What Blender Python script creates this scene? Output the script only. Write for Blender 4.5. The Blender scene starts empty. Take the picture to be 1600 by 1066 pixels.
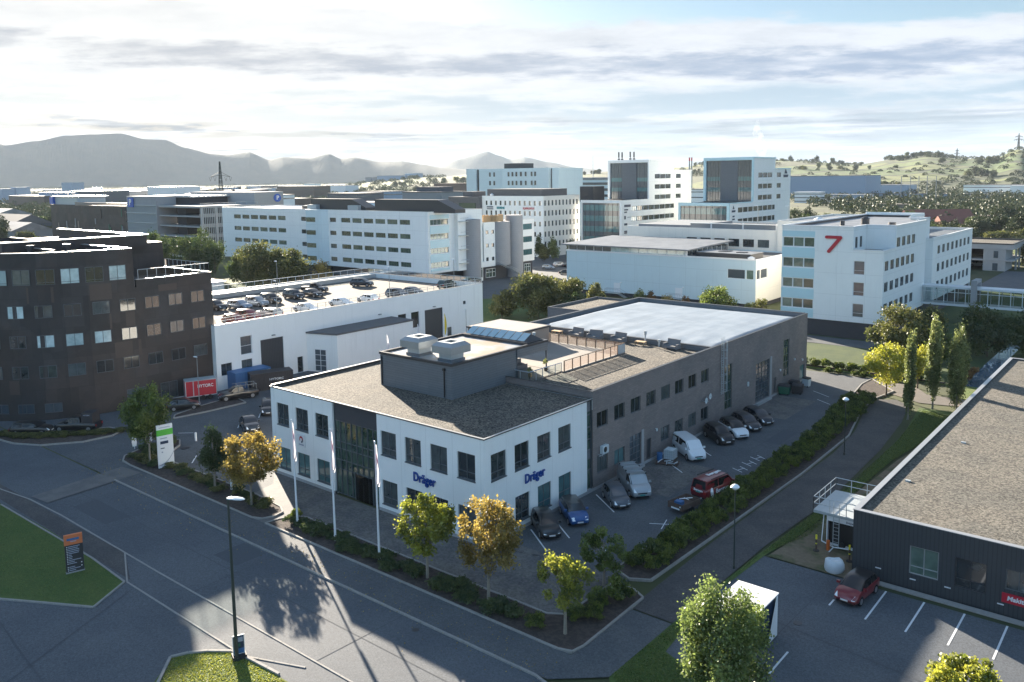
import bpy, math, random
import numpy as np
from mathutils import Vector, Matrix, Quaternion
R = math.radians
random.seed(7); RNG = np.random.default_rng(11)
SC = bpy.context.scene; COL = SC.collection

# ------------------------------------------------------------------ camera
F, CX, CY, PITCH, ROLL, YAW, CH = 1302.42, 824.4, 428.9, .1165, .0128, R(39.0), 30.0
cam = bpy.data.cameras.new('camera'); camo = bpy.data.objects.new('camera', cam); COL.objects.link(camo)
cp, sp = math.cos(PITCH), math.sin(PITCH)
fh = Vector((-math.sin(YAW), math.cos(YAW), 0)); rh = Vector((math.cos(YAW), math.sin(YAW), 0)); up = Vector((0, 0, 1))
fw = fh*cp - up*sp; dn = -fh*sp - up*cp
cr, sr = math.cos(ROLL), math.sin(ROLL)
ax = cr*rh + sr*dn; ay = -(-sr*rh + cr*dn); az = -fw
camo.matrix_world = Matrix(((ax.x, ay.x, az.x, 0), (ax.y, ay.y, az.y, 0), (ax.z, ay.z, az.z, CH), (0, 0, 0, 1)))
cam.sensor_width = 36; cam.lens = F/1600*36
cam.shift_x = (800-CX)/1600; cam.shift_y = (CY-533)/1600
cam.clip_start = 1; cam.clip_end = 40000
SC.camera = camo

# ------------------------------------------------------------------ node helper
class V:
    """a socket with arithmetic"""
    def __init__(s, nt, k): s.nt, s.k = nt, k
    def _m(s, op, *o, clamp=False):
        n = s.nt.nodes.new('ShaderNodeMath'); n.operation = op; n.use_clamp = clamp
        for i, q in enumerate((s,)+o):
            if isinstance(q, V): s.nt.links.new(q.k, n.inputs[i])
            else: n.inputs[i].default_value = q
        return V(s.nt, n.outputs[0])
    def __add__(s, o): return s._m('ADD', o)
    def __sub__(s, o): return s._m('SUBTRACT', o)
    def __mul__(s, o): return s._m('MULTIPLY', o)
    def __truediv__(s, o): return s._m('DIVIDE', o)
    def pow(s, o): return s._m('POWER', o)
    def max(s, o): return s._m('MAXIMUM', o)
    def min(s, o): return s._m('MINIMUM', o)
    def abs(s): return s._m('ABSOLUTE')
    def clamp(s): return s._m('ADD', 0.0, clamp=True)
    def step(s, a, b):
        n = s.nt.nodes.new('ShaderNodeMapRange'); n.interpolation_type = 'SMOOTHSTEP'; n.clamp = True
        s.nt.links.new(s.k, n.inputs[0]); n.inputs[1].default_value = a; n.inputs[2].default_value = b
        return V(s.nt, n.outputs[0])
def nd(nt, t, **kw):
    n = nt.nodes.new(t)
    for k, v in kw.items():
        if k.startswith('i_'):
            q = n.inputs[k[2:].replace('_', ' ')]
            if isinstance(v, V): nt.links.new(v.k, q)
            else: q.default_value = v
        else: setattr(n, k, v)
    return n
def mixc(nt, f, a, b):
    n = nt.nodes.new('ShaderNodeMix'); n.data_type = 'RGBA'; n.clamp_factor = True
    for i, q in ((0, f), (6, a), (7, b)):
        if isinstance(q, V): nt.links.new(q.k, n.inputs[i])
        elif i == 0: n.inputs[i].default_value = q
        else: n.inputs[i].default_value = (*q, 1) if len(q) == 3 else q
    return V(nt, n.outputs[2])
def noise(nt, vec, scale, detail=4, rough=.5, out='Fac', dist=0):
    n = nt.nodes.new('ShaderNodeTexNoise'); n.inputs['Scale'].default_value = scale
    n.inputs['Detail'].default_value = detail; n.inputs['Roughness'].default_value = rough; n.inputs['Distortion'].default_value = dist
    nt.links.new(vec.k, n.inputs['Vector']); return V(nt, n.outputs[out])
def vscale(nt, vec, s, loc=(0, 0, 0)):
    n = nt.nodes.new('ShaderNodeMapping'); n.inputs['Scale'].default_value = s; n.inputs['Location'].default_value = loc
    nt.links.new(vec.k, n.inputs['Vector']); return V(nt, n.outputs[0])

# ------------------------------------------------------------------ world
SUN = Vector((-3.25, 1.55, 1.0)).normalized()
ELEV = math.asin(SUN.z)
W = bpy.data.worlds.new('World'); SC.world = W; W.use_nodes = True
nt = W.node_tree; nt.nodes.clear()
sky = nt.nodes.new('ShaderNodeTexSky'); sky.sky_type = 'NISHITA'; sky.sun_disc = False
sky.sun_elevation = ELEV; sky.sun_rotation = math.atan2(SUN.x, SUN.y)
sky.air_density = 1.0; sky.dust_density = .6; sky.ozone_density = 2.0; sky.altitude = 30
tc = nd(nt, 'ShaderNodeTexCoord'); G = V(nt, tc.outputs['Generated'])
sep = nd(nt, 'ShaderNodeSeparateXYZ'); nt.links.new(G.k, sep.inputs[0])
dx, dy, t = (V(nt, sep.outputs[i]) for i in range(3))
s = dx*rh.x + dy*rh.y                       # -0.6 .. 0.6 across the view
fwd = dx*fh.x + dy*fh.y
dots = (dx*SUN.x + dy*SUN.y + t*SUN.z).max(0.0)
cxy = nd(nt, 'ShaderNodeCombineXYZ'); q_ = (t.max(0.0)+.10); u_ = s/q_; v_ = fwd/q_
nt.links.new((u_*.75).k, cxy.inputs[0]); nt.links.new((v_*1.0).k, cxy.inputs[1]); PL = V(nt, cxy.outputs[0])   # cloud sheet seen in perspective
wob = noise(nt, PL, 1.5, 10, .60)-.5
wob2 = noise(nt, vscale(nt, G, (2.5, 2.5, 26)), 2.6, 8, .62)
fine = noise(nt, vscale(nt, PL, (1, 1, 1), (4, 2, 1)), 3.4, 10, .62)
# upper deck of cloud with a ragged top, a dark underside, then a pale gap
top = s*-.055+.183 + wob*.075
deck = ((top - t)*60 + (fine-.5)*2.0).step(-.3, .6)
lowedge = (t + wob*.07 + (fine-.5)*.05).step(.082, .104)
deck = deck*lowedge
bandc = s*-.022+.129 + wob*.03
band = ((t - bandc).abs()*-1.0 + .020 + (fine-.5)*.05).step(.0, .016)
band = band*(fine*2.6-.62).clamp()*.95
streak = (wob2*.5 + fine*.5 + wob*.3 - (t-.05).max(0.0)*1.2).step(.43, .56)   # thin streaks nearer the horizon
low = (t*-1.0 + .115).step(0, .05)*streak
# unseen sky above and behind the view: broken cloud added to lift the shade
gen = noise(nt, vscale(nt, G, (1.6, 1.6, 4), (9, 3, 5)), 2.0, 7, .6).step(.46, .62)
back = (fwd*-1.0).step(-.35, .25)
high = t.step(.3, .45)
cover = (deck.max(low)*(back*-1.0+1.0)*(high*-1.0+1.0)).max(gen*back.max(high)*.85)
lowz = (t*-1.0+.155).step(0, .06)*(back*-1.0+1.0); cover0 = cover; cover = cover.max(lowz*.93)
glow = dots.pow(7.0)
white = mixc(nt, glow, (.150, .161, .178), (.182, .182, .178))
white = mixc(nt, back, white, (.225, .43, .69))  # behind the camera the cloud turns brighter and bluer as added fill light

grey = mixc(nt, glow, (.052, .074, .110), (.090, .094, .102))
lowgrey = mixc(nt, s.step(-.45, .5), (.046, .049, .053), (.034, .052, .074))
white = mixc(nt, (fine-.42).max(0.0)*3.0, white, mixc(nt, glow, (.106, .119, .138), (.148, .150, .152)))
ccol = mixc(nt, band, white, grey)
st2 = noise(nt, vscale(nt, G, (2.6, 2.6, 46), (2, 7, 3)), 1.9, 8, .64).step(.40, .60)
ccol = mixc(nt, (t*-1.0+.085).step(0, .03)*st2, ccol, lowgrey)
veil = mixc(nt, glow, (.066, .096, .126), (.110, .120, .128))
ccol = mixc(nt, lowz*((cover0*-1.0)+1.0)*(st2*(t*-1.0+.085).step(0, .03)*-.7+1.0), ccol, veil)
wst = nd(nt, 'ShaderNodeValue'); wst.outputs[0].default_value = 1.0
bgs = nd(nt, 'ShaderNodeBackground'); bgs.inputs['Strength'].default_value = .05
hs = nd(nt, 'ShaderNodeHueSaturation'); hs.inputs['Saturation'].default_value = 1.12; hs.inputs['Value'].default_value = .52; nt.links.new(sky.outputs[0], hs.inputs['Color'])
nt.links.new(hs.outputs[0], bgs.inputs['Color'])
bgc = nd(nt, 'ShaderNodeBackground'); nt.links.new(ccol.k, bgc.inputs['Color']); bgc.inputs['Strength'].default_value = 1.0
CLOUD = bgc
mx = nd(nt, 'ShaderNodeMixShader'); nt.links.new(cover.k, mx.inputs[0]); nt.links.new(bgs.outputs[0], mx.inputs[1]); nt.links.new(bgc.outputs[0], mx.inputs[2])
wo = nd(nt, 'ShaderNodeOutputWorld'); nt.links.new(mx.outputs[0], wo.inputs[0])
sl = bpy.data.lights.new('sun', 'SUN'); sl.energy = 5.0; sl.angle = R(.5); sl.color = (1.0, .88, .72)
slo = bpy.data.objects.new('sun', sl); COL.objects.link(slo); slo.rotation_mode = 'QUATERNION'
slo.rotation_quaternion = SUN.to_track_quat('Z', 'Y'); slo.location = SUN*300
SC.view_settings.view_transform = 'Standard'; SC.view_settings.look = 'None'; SC.view_settings.exposure = 2.4; SC.view_settings.gamma = 1

# ------------------------------------------------------------------ materials
M = {}
def mat(name, base, rough=.8, metal=0, spec=None, var=0, vs=1.5, bump=0, bs=20, two=None, two_s=.15, two_r=(.4, .6), oi=0, cells=None, streak=0):
    """principled material, colour broken up by noise: base, second colour 'two' in patches, fine variation 'var', bump"""
    m = bpy.data.materials.new(name); m.use_nodes = True; nt = m.node_tree
    b = nt.nodes['Principled BSDF']; b.inputs['Roughness'].default_value = rough; b.inputs['Metallic'].default_value = metal
    if spec is not None: b.inputs['Specular IOR Level'].default_value = spec
    c = (*base, 1)
    if var or two or bump or oi or cells:
        g = nd(nt, 'ShaderNodeNewGeometry'); P = V(nt, g.outputs['Position'])
        cc = base
        if two:
            f = noise(nt, P, two_s, 5, .6).step(*two_r); cc = mixc(nt, f, base, two)
        if var:
            n = noise(nt, P, vs, 6, .65); f = (n-.5)*(2*var)+1.0
            if streak: f = f*(noise(nt, vscale(nt, P, (1.6, 1.6, .09)), 1.0, 5, .7).step(.52, .85)*-streak+1.0)
            h = nd(nt, 'ShaderNodeHueSaturation'); nt.links.new(f.k, h.inputs['Value'])
            if isinstance(cc, V): nt.links.new(cc.k, h.inputs['Color'])
            else: h.inputs['Color'].default_value = (*cc, 1)
            cc = V(nt, h.outputs[0])
        if cells:
            vo = nd(nt, 'ShaderNodeTexVoronoi'); vo.inputs['Scale'].default_value = cells[0]; nt.links.new(P.k, vo.inputs['Vector'])
            q = nd(nt, 'ShaderNodeSeparateColor'); nt.links.new(vo.outputs['Color'], q.inputs[0]); f = (V(nt, q.outputs[0])-.5)*(2*cells[1])+1.0
            h = nd(nt, 'ShaderNodeHueSaturation'); nt.links.new(f.max(.05).k, h.inputs['Value'])
            if isinstance(cc, V): nt.links.new(cc.k, h.inputs['Color'])
            else: h.inputs['Color'].default_value = (*cc, 1)
            cc = V(nt, h.outputs[0])
        if oi:
            o = nd(nt, 'ShaderNodeObjectInfo'); f = (V(nt, o.outputs['Random'])-.5)*(2*oi)+1.0
            h = nd(nt, 'ShaderNodeHueSaturation'); nt.links.new(f.k, h.inputs['Value'])
            if isinstance(cc, V): nt.links.new(cc.k, h.inputs['Color'])
            else: h.inputs['Color'].default_value = (*cc, 1)
            cc = V(nt, h.outputs[0])
        if isinstance(cc, V): nt.links.new(cc.k, b.inputs['Base Color'])
        else: b.inputs['Base Color'].default_value = c
        if bump:
            n = noise(nt, P, bs, 3, .6); bp = nd(nt, 'ShaderNodeBump'); bp.inputs['Distance'].default_value = bump; bp.inputs['Strength'].default_value = 1
            nt.links.new(n.k, bp.inputs['Height']); nt.links.new(bp.outputs[0], b.inputs['Normal'])
    else: b.inputs['Base Color'].default_value = c
    M[name] = m; return m
def joints(name, bw, bh, mortar=.012, dark=.75, off=0.0, var=0):
    """thin joint lines over an existing material: u = x+y, v = z in world metres (all walls are axis aligned)"""
    m = M[name]; nt = m.node_tree; b = nt.nodes['Principled BSDF']; src = b.inputs['Base Color']
    g = nd(nt, 'ShaderNodeNewGeometry'); sp = nd(nt, 'ShaderNodeSeparateXYZ'); nt.links.new(g.outputs['Position'], sp.inputs[0])
    u = V(nt, sp.outputs[0])+V(nt, sp.outputs[1])+500.0
    cb = nd(nt, 'ShaderNodeCombineXYZ'); nt.links.new(u.k, cb.inputs[0]); nt.links.new(sp.outputs[2], cb.inputs[1])
    br = nd(nt, 'ShaderNodeTexBrick'); nt.links.new(cb.outputs[0], br.inputs['Vector'])
    br.offset = off; br.inputs['Scale'].default_value = 1; br.inputs['Brick Width'].default_value = bw; br.inputs['Row Height'].default_value = bh
    br.inputs['Mortar Size'].default_value = mortar; br.inputs['Mortar Smooth'].default_value = .1; br.inputs['Bias'].default_value = 0
    v0 = 1-var; br.inputs['Color1'].default_value = (v0, v0, v0, 1); br.inputs['Color2'].default_value = (1+var, 1+var, 1+var, 1); br.inputs['Mortar'].default_value = (dark, dark, dark, 1)
    mu = nd(nt, 'ShaderNodeMix', data_type='RGBA', blend_type='MULTIPLY'); mu.inputs[0].default_value = 1
    if src.is_linked: nt.links.new(src.links[0].from_socket, mu.inputs[6])
    else: mu.inputs[6].default_value = src.default_value
    nt.links.new(br.outputs['Color'], mu.inputs[7]); nt.links.new(mu.outputs[2], src)
def seams(name, bw, bh, dark=.82, mortar=.05):
    m = M[name]; nt = m.node_tree; b = nt.nodes['Principled BSDF']; src = b.inputs['Base Color']
    g = nd(nt, 'ShaderNodeNewGeometry'); br = nd(nt, 'ShaderNodeTexBrick'); mp = nd(nt, 'ShaderNodeMapping'); mp.inputs['Rotation'].default_value = (0, 0, R(90)); nt.links.new(g.outputs['Position'], mp.inputs[0]); nt.links.new(mp.outputs[0], br.inputs['Vector'])
    br.inputs['Scale'].default_value = 1; br.inputs['Brick Width'].default_value = bw; br.inputs['Row Height'].default_value = bh; br.inputs['Mortar Size'].default_value = mortar; br.inputs['Mortar Smooth'].default_value = 1
    br.inputs['Color1'].default_value = (.94, .94, .94, 1); br.inputs['Color2'].default_value = (1.06, 1.06, 1.06, 1); br.inputs['Mortar'].default_value = (dark, dark, dark, 1)
    mu = nd(nt, 'ShaderNodeMix', data_type='RGBA', blend_type='MULTIPLY'); mu.inputs[0].default_value = 1
    nt.links.new(src.links[0].from_socket, mu.inputs[6]); nt.links.new(br.outputs['Color'], mu.inputs[7]); nt.links.new(mu.outputs[2], src)
mat('white_panel', (.78, .80, .79), .55, var=.05, vs=.8, streak=.12); joints('white_panel', 3.15, 40, .02, .8)
mat('white_wall', (.78, .80, .79), .6, var=.05, vs=.5, streak=.14); joints('white_wall', 5.1, 3.93, .03, .82)
mat('white_plain', (.78, .80, .79), .6, var=.05, vs=.4, streak=.16)
mat('cool_wall', (.55, .66, .70), .6, var=.05, vs=.3, streak=.1); joints('cool_wall', 7, 4.1, .04, .85)
mat('warm_wall', (.76, .73, .66), .65, var=.05, vs=.4, streak=.1); joints('warm_wall', 6, 4.0, .04, .88)
mat('blue_panel', (.46, .66, .72), .3, var=.03)
mat('brick_grey', (.205, .175, .165), .85, var=.22, vs=5, two=(.17, .15, .145), two_s=.3); joints('brick_grey', .6, .2, .02, .85, .5, .1)
mat('brown_clad', (.048, .036, .032), .6, two=(.038, .034, .034), two_s=.11, var=.3, vs=1, cells=(.5, .15)); joints('brown_clad', 3.3, 3.9, .03, .8, .5, .25)
mat('tan_panel', (.075, .054, .044), .6, var=.15)
mat('dark_clad', (.040, .045, .052), .5, var=.15, vs=2); joints('dark_clad', .28, 40, .03, .6)
mat('slate_clad', (.125, .140, .155), .55, var=.12, vs=1.5); joints('slate_clad', 2.4, .24, .02, .72, .5, .05)
mat('dark_brick', (.045, .047, .055), .8, var=.2, vs=3)
mat('mid_grey', (.20, .22, .24), .7, var=.1)
mat('concrete', (.33, .33, .33), .85, var=.12, vs=1.2)
mat('stone_grey', (.30, .30, .31), .85, var=.1, vs=.6); joints('stone_grey', 1.2, .6, .02, .88, .5)
mat('cap_dark', (.035, .037, .042), .4)
mat('cap_metal', (.50, .50, .50), .35, metal=.6)
mat('metal', (.36, .39, .41), .45, metal=.7, var=.08, vs=2)
mat('galv', (.42, .46, .48), .55, metal=.35, var=.15, vs=3)
mat('gravel', (.100, .087, .070), .95, two=(.078, .071, .060), two_s=.4, bump=.06, bs=8, cells=(8.5, .95))
mat('gravel_fine', (.120, .108, .088), .95, two=(.09, .085, .072), two_s=.25, two_r=(.35, .65), bump=.05, bs=8, cells=(7.5, .7))
mat('membrane', (.25, .295, .345), .5, two=(.205, .25, .30), two_s=.30, var=.08, vs=1.2, bump=.02, bs=1.5, spec=.4)
mat('roof_shiny', (.22, .23, .245), .45, two=(.17, .18, .195), two_s=.3, var=.08, vs=1, spec=.6)
mat('roof_rusty', (.33, .34, .35), .42, two=(.36, .27, .19), two_s=.22, two_r=(.5, .62), var=.1, vs=1.5, spec=.6)
seams('membrane', 9.0, 1.1); seams('roof_shiny', 7.0, 1.2); mat('roof_dark', (.10, .10, .105), .7, var=.2, vs=1)
mat('deck_pale', (.150, .130, .112), .95, two=(.122, .110, .098), two_s=.25, var=.08, vs=2)
mat('asphalt', (.080, .090, .104), .85, two=(.100, .110, .123), two_s=.14, two_r=(.35, .65), var=.3, vs=5, spec=.3, cells=(14, .2))
mat('asphalt_old', (.072, .080, .090), .88, two=(.090, .097, .105), two_s=.3, two_r=(.35, .65), var=.35, vs=4, cells=(13, .22))
mat('asphalt_patch', (.066, .074, .086), .9, var=.3, vs=5)
mat('asphalt_dark', (.055, .054, .057), .9, two=(.075, .072, .07), two_s=.4, two_r=(.35, .65), var=.4, vs=5, cells=(12, .25))
mat('asphalt_pale', (.135, .132, .13), .85, two=(.105, .105, .108), two_s=.5, var=.15, vs=6)
mat('paving', (.095, .092, .092), .85, two=(.135, .125, .115), two_s=.45, var=.3, vs=6, cells=(6, .25))
mat('kerb', (.27, .26, .245), .9, var=.3, vs=3)
mat('mulch', (.045, .035, .032), 1, two=(.075, .058, .05), two_s=3, var=.5, vs=10, bump=.05, bs=9)
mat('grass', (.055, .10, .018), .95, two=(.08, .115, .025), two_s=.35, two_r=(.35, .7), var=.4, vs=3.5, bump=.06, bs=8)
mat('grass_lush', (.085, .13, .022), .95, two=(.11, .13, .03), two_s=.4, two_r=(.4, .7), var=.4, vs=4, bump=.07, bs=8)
mat('grass_shade', (.032, .058, .013), .95, two=(.05, .075, .016), two_s=.3, var=.4, vs=3, bump=.05, bs=7)  # darker green, the shade on the north lawn put into the colour
mat('grass_dry', (.16, .125, .085), .95, two=(.075, .085, .035), two_s=.35, two_r=(.45, .65), var=.5, vs=3, bump=.08, bs=6)
mat('plain', (.045, .055, .022), 1, two=(.075, .085, .03), two_s=.012, two_r=(.45, .55), var=.4, vs=.08)
mat('water', (.10, .14, .18), .06, spec=.9)
mat('line_white', (.62, .64, .66), .7, var=.25, vs=6)
mat('tyre', (.012, .012, .013), .8); mat('rim', (.35, .36, .38), .35, metal=.7)
mat('black', (.012, .012, .013), .45); mat('rubber', (.02, .02, .022), .7)
mat('lamp_glass', (.75, .78, .80), .15); mat('tail_red', (.30, .012, .012), .3); mat('plate_white', (.7, .7, .7), .5); mat('plate_green', (.03, .30, .26), .5)
mat('bark', (.11, .085, .065), .95, var=.3, vs=12); mat('bark_pale', (.24, .21, .17), .95, var=.3, vs=12)
mat('pole_white', (.72, .73, .74), .35); mat('pole_dark', (.028, .04, .036), .45); mat('pole_grey', (.26, .28, .29), .5, metal=.4)
mat('flag_white', (.75, .70, .72), .8); mat('flag_pink', (.62, .16, .24), .8); mat('flag_yellow', (.75, .55, .03), .8)
mat('terrace_stone', (.26, .235, .21), .85, two=(.22, .20, .18), two_s=.3, var=.08, vs=2)
mat('wood', (.30, .19, .12), .75, var=.2, vs=5); mat('timber', (.42, .28, .15), .8, var=.3, vs=4)
mat('frame_dark', (.085, .10, .11), .45); mat('frame_white', (.62, .64, .66), .5)
mat('sign_blue', (.012, .09, .42), .4); mat('logo_blue', (.008, .055, .26), .35); mat('sign_red', (.42, .012, .03), .45); mat('sign_green', (.09, .42, .05), .45)
mat('sign_orange', (.62, .17, .06), .5); mat('sign_teal', (.01, .22, .26), .5); mat('sign_navy', (.012, .03, .07), .5); mat('text_grey', (.32, .35, .42), .6)
mat('box_blue', (.035, .13, .30), .5, var=.1, vs=2); mat('tarp_blue', (.05, .15, .32), .6)
mat('wicker', (.16, .16, .165), .8, var=.3, vs=30); mat('plastic_white', (.55, .60, .62), .4); mat('bag_white', (.58, .60, .62), .8, var=.1, vs=5)
mat('bin_green', (.02, .12, .07), .5); mat('bin_olive', (.10, .12, .06), .6); mat('fence_wood', (.34, .27, .22), .8)
mat('rust', (.10, .065, .05), .85, var=.3, vs=4); mat('container_dark', (.035, .032, .035), .6, var=.1)
mat('orange', (.55, .12, .02), .5); mat('yellow', (.75, .65, .03), .5)
mat('red_hut', (.36, .05, .05), .7); mat('roof_tile', (.20, .075, .055), .85, var=.2, vs=.5)
for n, c in dict(black=(.010, .011, .013), blue=(.012, .07, .22), grey=(.085, .095, .11), silver=(.34, .36, .38), white=(.68, .70, .72), red=(.16, .010, .016), dark=(.022, .026, .032), paleblue=(.22, .28, .36), maroon=(.17, .02, .03), green=(.02, .035, .03)).items():
    m = mat('paint_'+n, c, .28, metal=.25 if n in ('silver', 'grey', 'paleblue') else 0); m.node_tree.nodes['Principled BSDF'].inputs['Coat Weight'].default_value = .6
def glass(name, c0, c1, rough=.06, tint=0.0):
    """window glass seen from outside: dark room or pale blind per window, plus reflection"""
    m = bpy.data.materials.new(name); m.use_nodes = True; nt = m.node_tree; b = nt.nodes['Principled BSDF']
    o = nd(nt, 'ShaderNodeObjectInfo'); r = V(nt, o.outputs['Random'])
    g = nd(nt, 'ShaderNodeNewGeometry'); P = V(nt, g.outputs['Position'])
    n = noise(nt, P, 1.1, 3, .6)
    f = ((r-.35)*1.3 + (n-.5)*1.6).clamp()
    c = mixc(nt, f, c0, c1); nt.links.new(c.k, b.inputs['Base Color'])
    bn = nd(nt, 'ShaderNodeBump'); bn.inputs['Strength'].default_value = .35; bn.inputs['Distance'].default_value = .02
    n2 = noise(nt, P, .55, 2, .5); nt.links.new(n2.k, bn.inputs['Height']); nt.links.new(bn.outputs[0], b.inputs['Normal'])
    b.inputs['Roughness'].default_value = rough; b.inputs['Specular IOR Level'].default_value = 1.0; b.inputs['IOR'].default_value = 1.6
    M[name] = m
glass('glass', (.020, .028, .032), (.10, .12, .12))
glass('glass_teal', (.05, .12, .13), (.11, .23, .24))
glass('glass_brown', (.02, .022, .024), (.11, .13, .13))
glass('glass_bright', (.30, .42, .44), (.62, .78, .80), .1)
glass('glass_slate', (.045, .060, .075), (.085, .105, .12), .15)
glass('glass_green', (.03, .06, .045), (.14, .20, .16))
mat('glass_car', (.008, .011, .014), .12, spec=.45)
mat('glass_sky', (.16, .30, .40), .08, spec=1.0)
m = bpy.data.materials.new('glass_clear'); m.use_nodes = True; nt = m.node_tree; nt.nodes.clear()
tr = nd(nt, 'ShaderNodeBsdfTransparent'); tr.inputs[0].default_value = (.72, .78, .78, 1); gl = nd(nt, 'ShaderNodeBsdfGlossy'); gl.inputs['Roughness'].default_value = .05
fr = nd(nt, 'ShaderNodeFresnel'); fr.inputs[0].default_value = 1.5; ms = nd(nt, 'ShaderNodeMixShader'); nt.links.new(fr.outputs[0], ms.inputs[0]); nt.links.new(tr.outputs[0], ms.inputs[1]); nt.links.new(gl.outputs[0], ms.inputs[2])
o = nd(nt, 'ShaderNodeOutputMaterial'); nt.links.new(ms.outputs[0], o.inputs[0]); M['glass_clear'] = m
def leafmat(name, c0, c1, tr=.45):
    m = bpy.data.materials.new(name); m.use_nodes = True; nt = m.node_tree; nt.nodes.clear()
    a = nd(nt, 'ShaderNodeAttribute', attribute_name='leaf_tone'); f = V(nt, a.outputs['Fac'])
    c = mixc(nt, f, c0, c1)
    d = nd(nt, 'ShaderNodeBsdfDiffuse'); nt.links.new(c.k, d.inputs[0])
    t2 = nd(nt, 'ShaderNodeBsdfTranslucent'); nt.links.new(c.k, t2.inputs[0])
    ms = nd(nt, 'ShaderNodeMixShader'); ms.inputs[0].default_value = tr; nt.links.new(d.outputs[0], ms.inputs[1]); nt.links.new(t2.outputs[0], ms.inputs[2])
    g = nd(nt, 'ShaderNodeBsdfGlossy'); g.inputs['Roughness'].default_value = .45; ms2 = nd(nt, 'ShaderNodeMixShader'); ms2.inputs[0].default_value = .05
    nt.links.new(ms.outputs[0], ms2.inputs[1]); nt.links.new(g.outputs[0], ms2.inputs[2])
    o = nd(nt, 'ShaderNodeOutputMaterial'); nt.links.new(ms2.outputs[0], o.inputs[0]); M[name] = m
leafmat('leaf_green', (.055, .09, .018), (.17, .22, .04), .5); leafmat('leaf_dark', (.032, .058, .018), (.095, .125, .034), .4)
leafmat('leaf_gold', (.17, .13, .03), (.44, .33, .08), .55); leafmat('leaf_yellow', (.22, .24, .02), (.50, .48, .07), .5)
leafmat('leaf_lime', (.12, .15, .02), (.42, .42, .05), .55); leafmat('leaf_big', (.07, .11, .03), (.26, .33, .09), .5)
leafmat('leaf_hedge', (.035, .06, .010), (.17, .21, .03), .4); leafmat('leaf_olive', (.055, .07, .02), (.18, .18, .05), .45)
leafmat('leaf_rust', (.12, .06, .02), (.26, .14, .04)); leafmat('leaf_column', (.09, .12, .035), (.32, .35, .12), .5); leafmat('leaf_far', (.030, .045, .016), (.066, .082, .026), .12)

# ------------------------------------------------------------------ objects and tags
def nth(i): return str(i)+('th' if 10 <= i % 100 <= 20 else {1: 'st', 2: 'nd', 3: 'rd'}.get(i % 10, 'th'))
def tag(o, label=None, cat=None, group=None, kind=None):
    if label: o['label'] = label
    if cat: o['category'] = cat
    if group: o['group'] = group
    if kind: o['kind'] = kind
    return o
def thing(name, label, cat, loc=(0, 0, 0), rz=0, group=None):
    o = bpy.data.objects.new(name, None); COL.objects.link(o); o.location = loc; o.rotation_euler = (0, 0, rz); o.empty_display_size = .5
    return tag(o, label, cat, group)
CH_ = {}
def link(o, parent):
    COL.objects.link(o)
    if parent is not None: o.parent = parent; CH_.setdefault(parent.name, []).append(o)
    return o
def dup(o, parent=None, loc=None, rz=None, label=None, scale=None):
    c = o.copy(); link(c, parent)
    if loc is not None: c.location = loc
    if rz is not None: c.rotation_euler = (0, 0, rz)
    if scale is not None: c.scale = scale
    if label: c['label'] = label
    for ch in list(CH_.get(o.name, ())): dup(ch, c)
    return c
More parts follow.
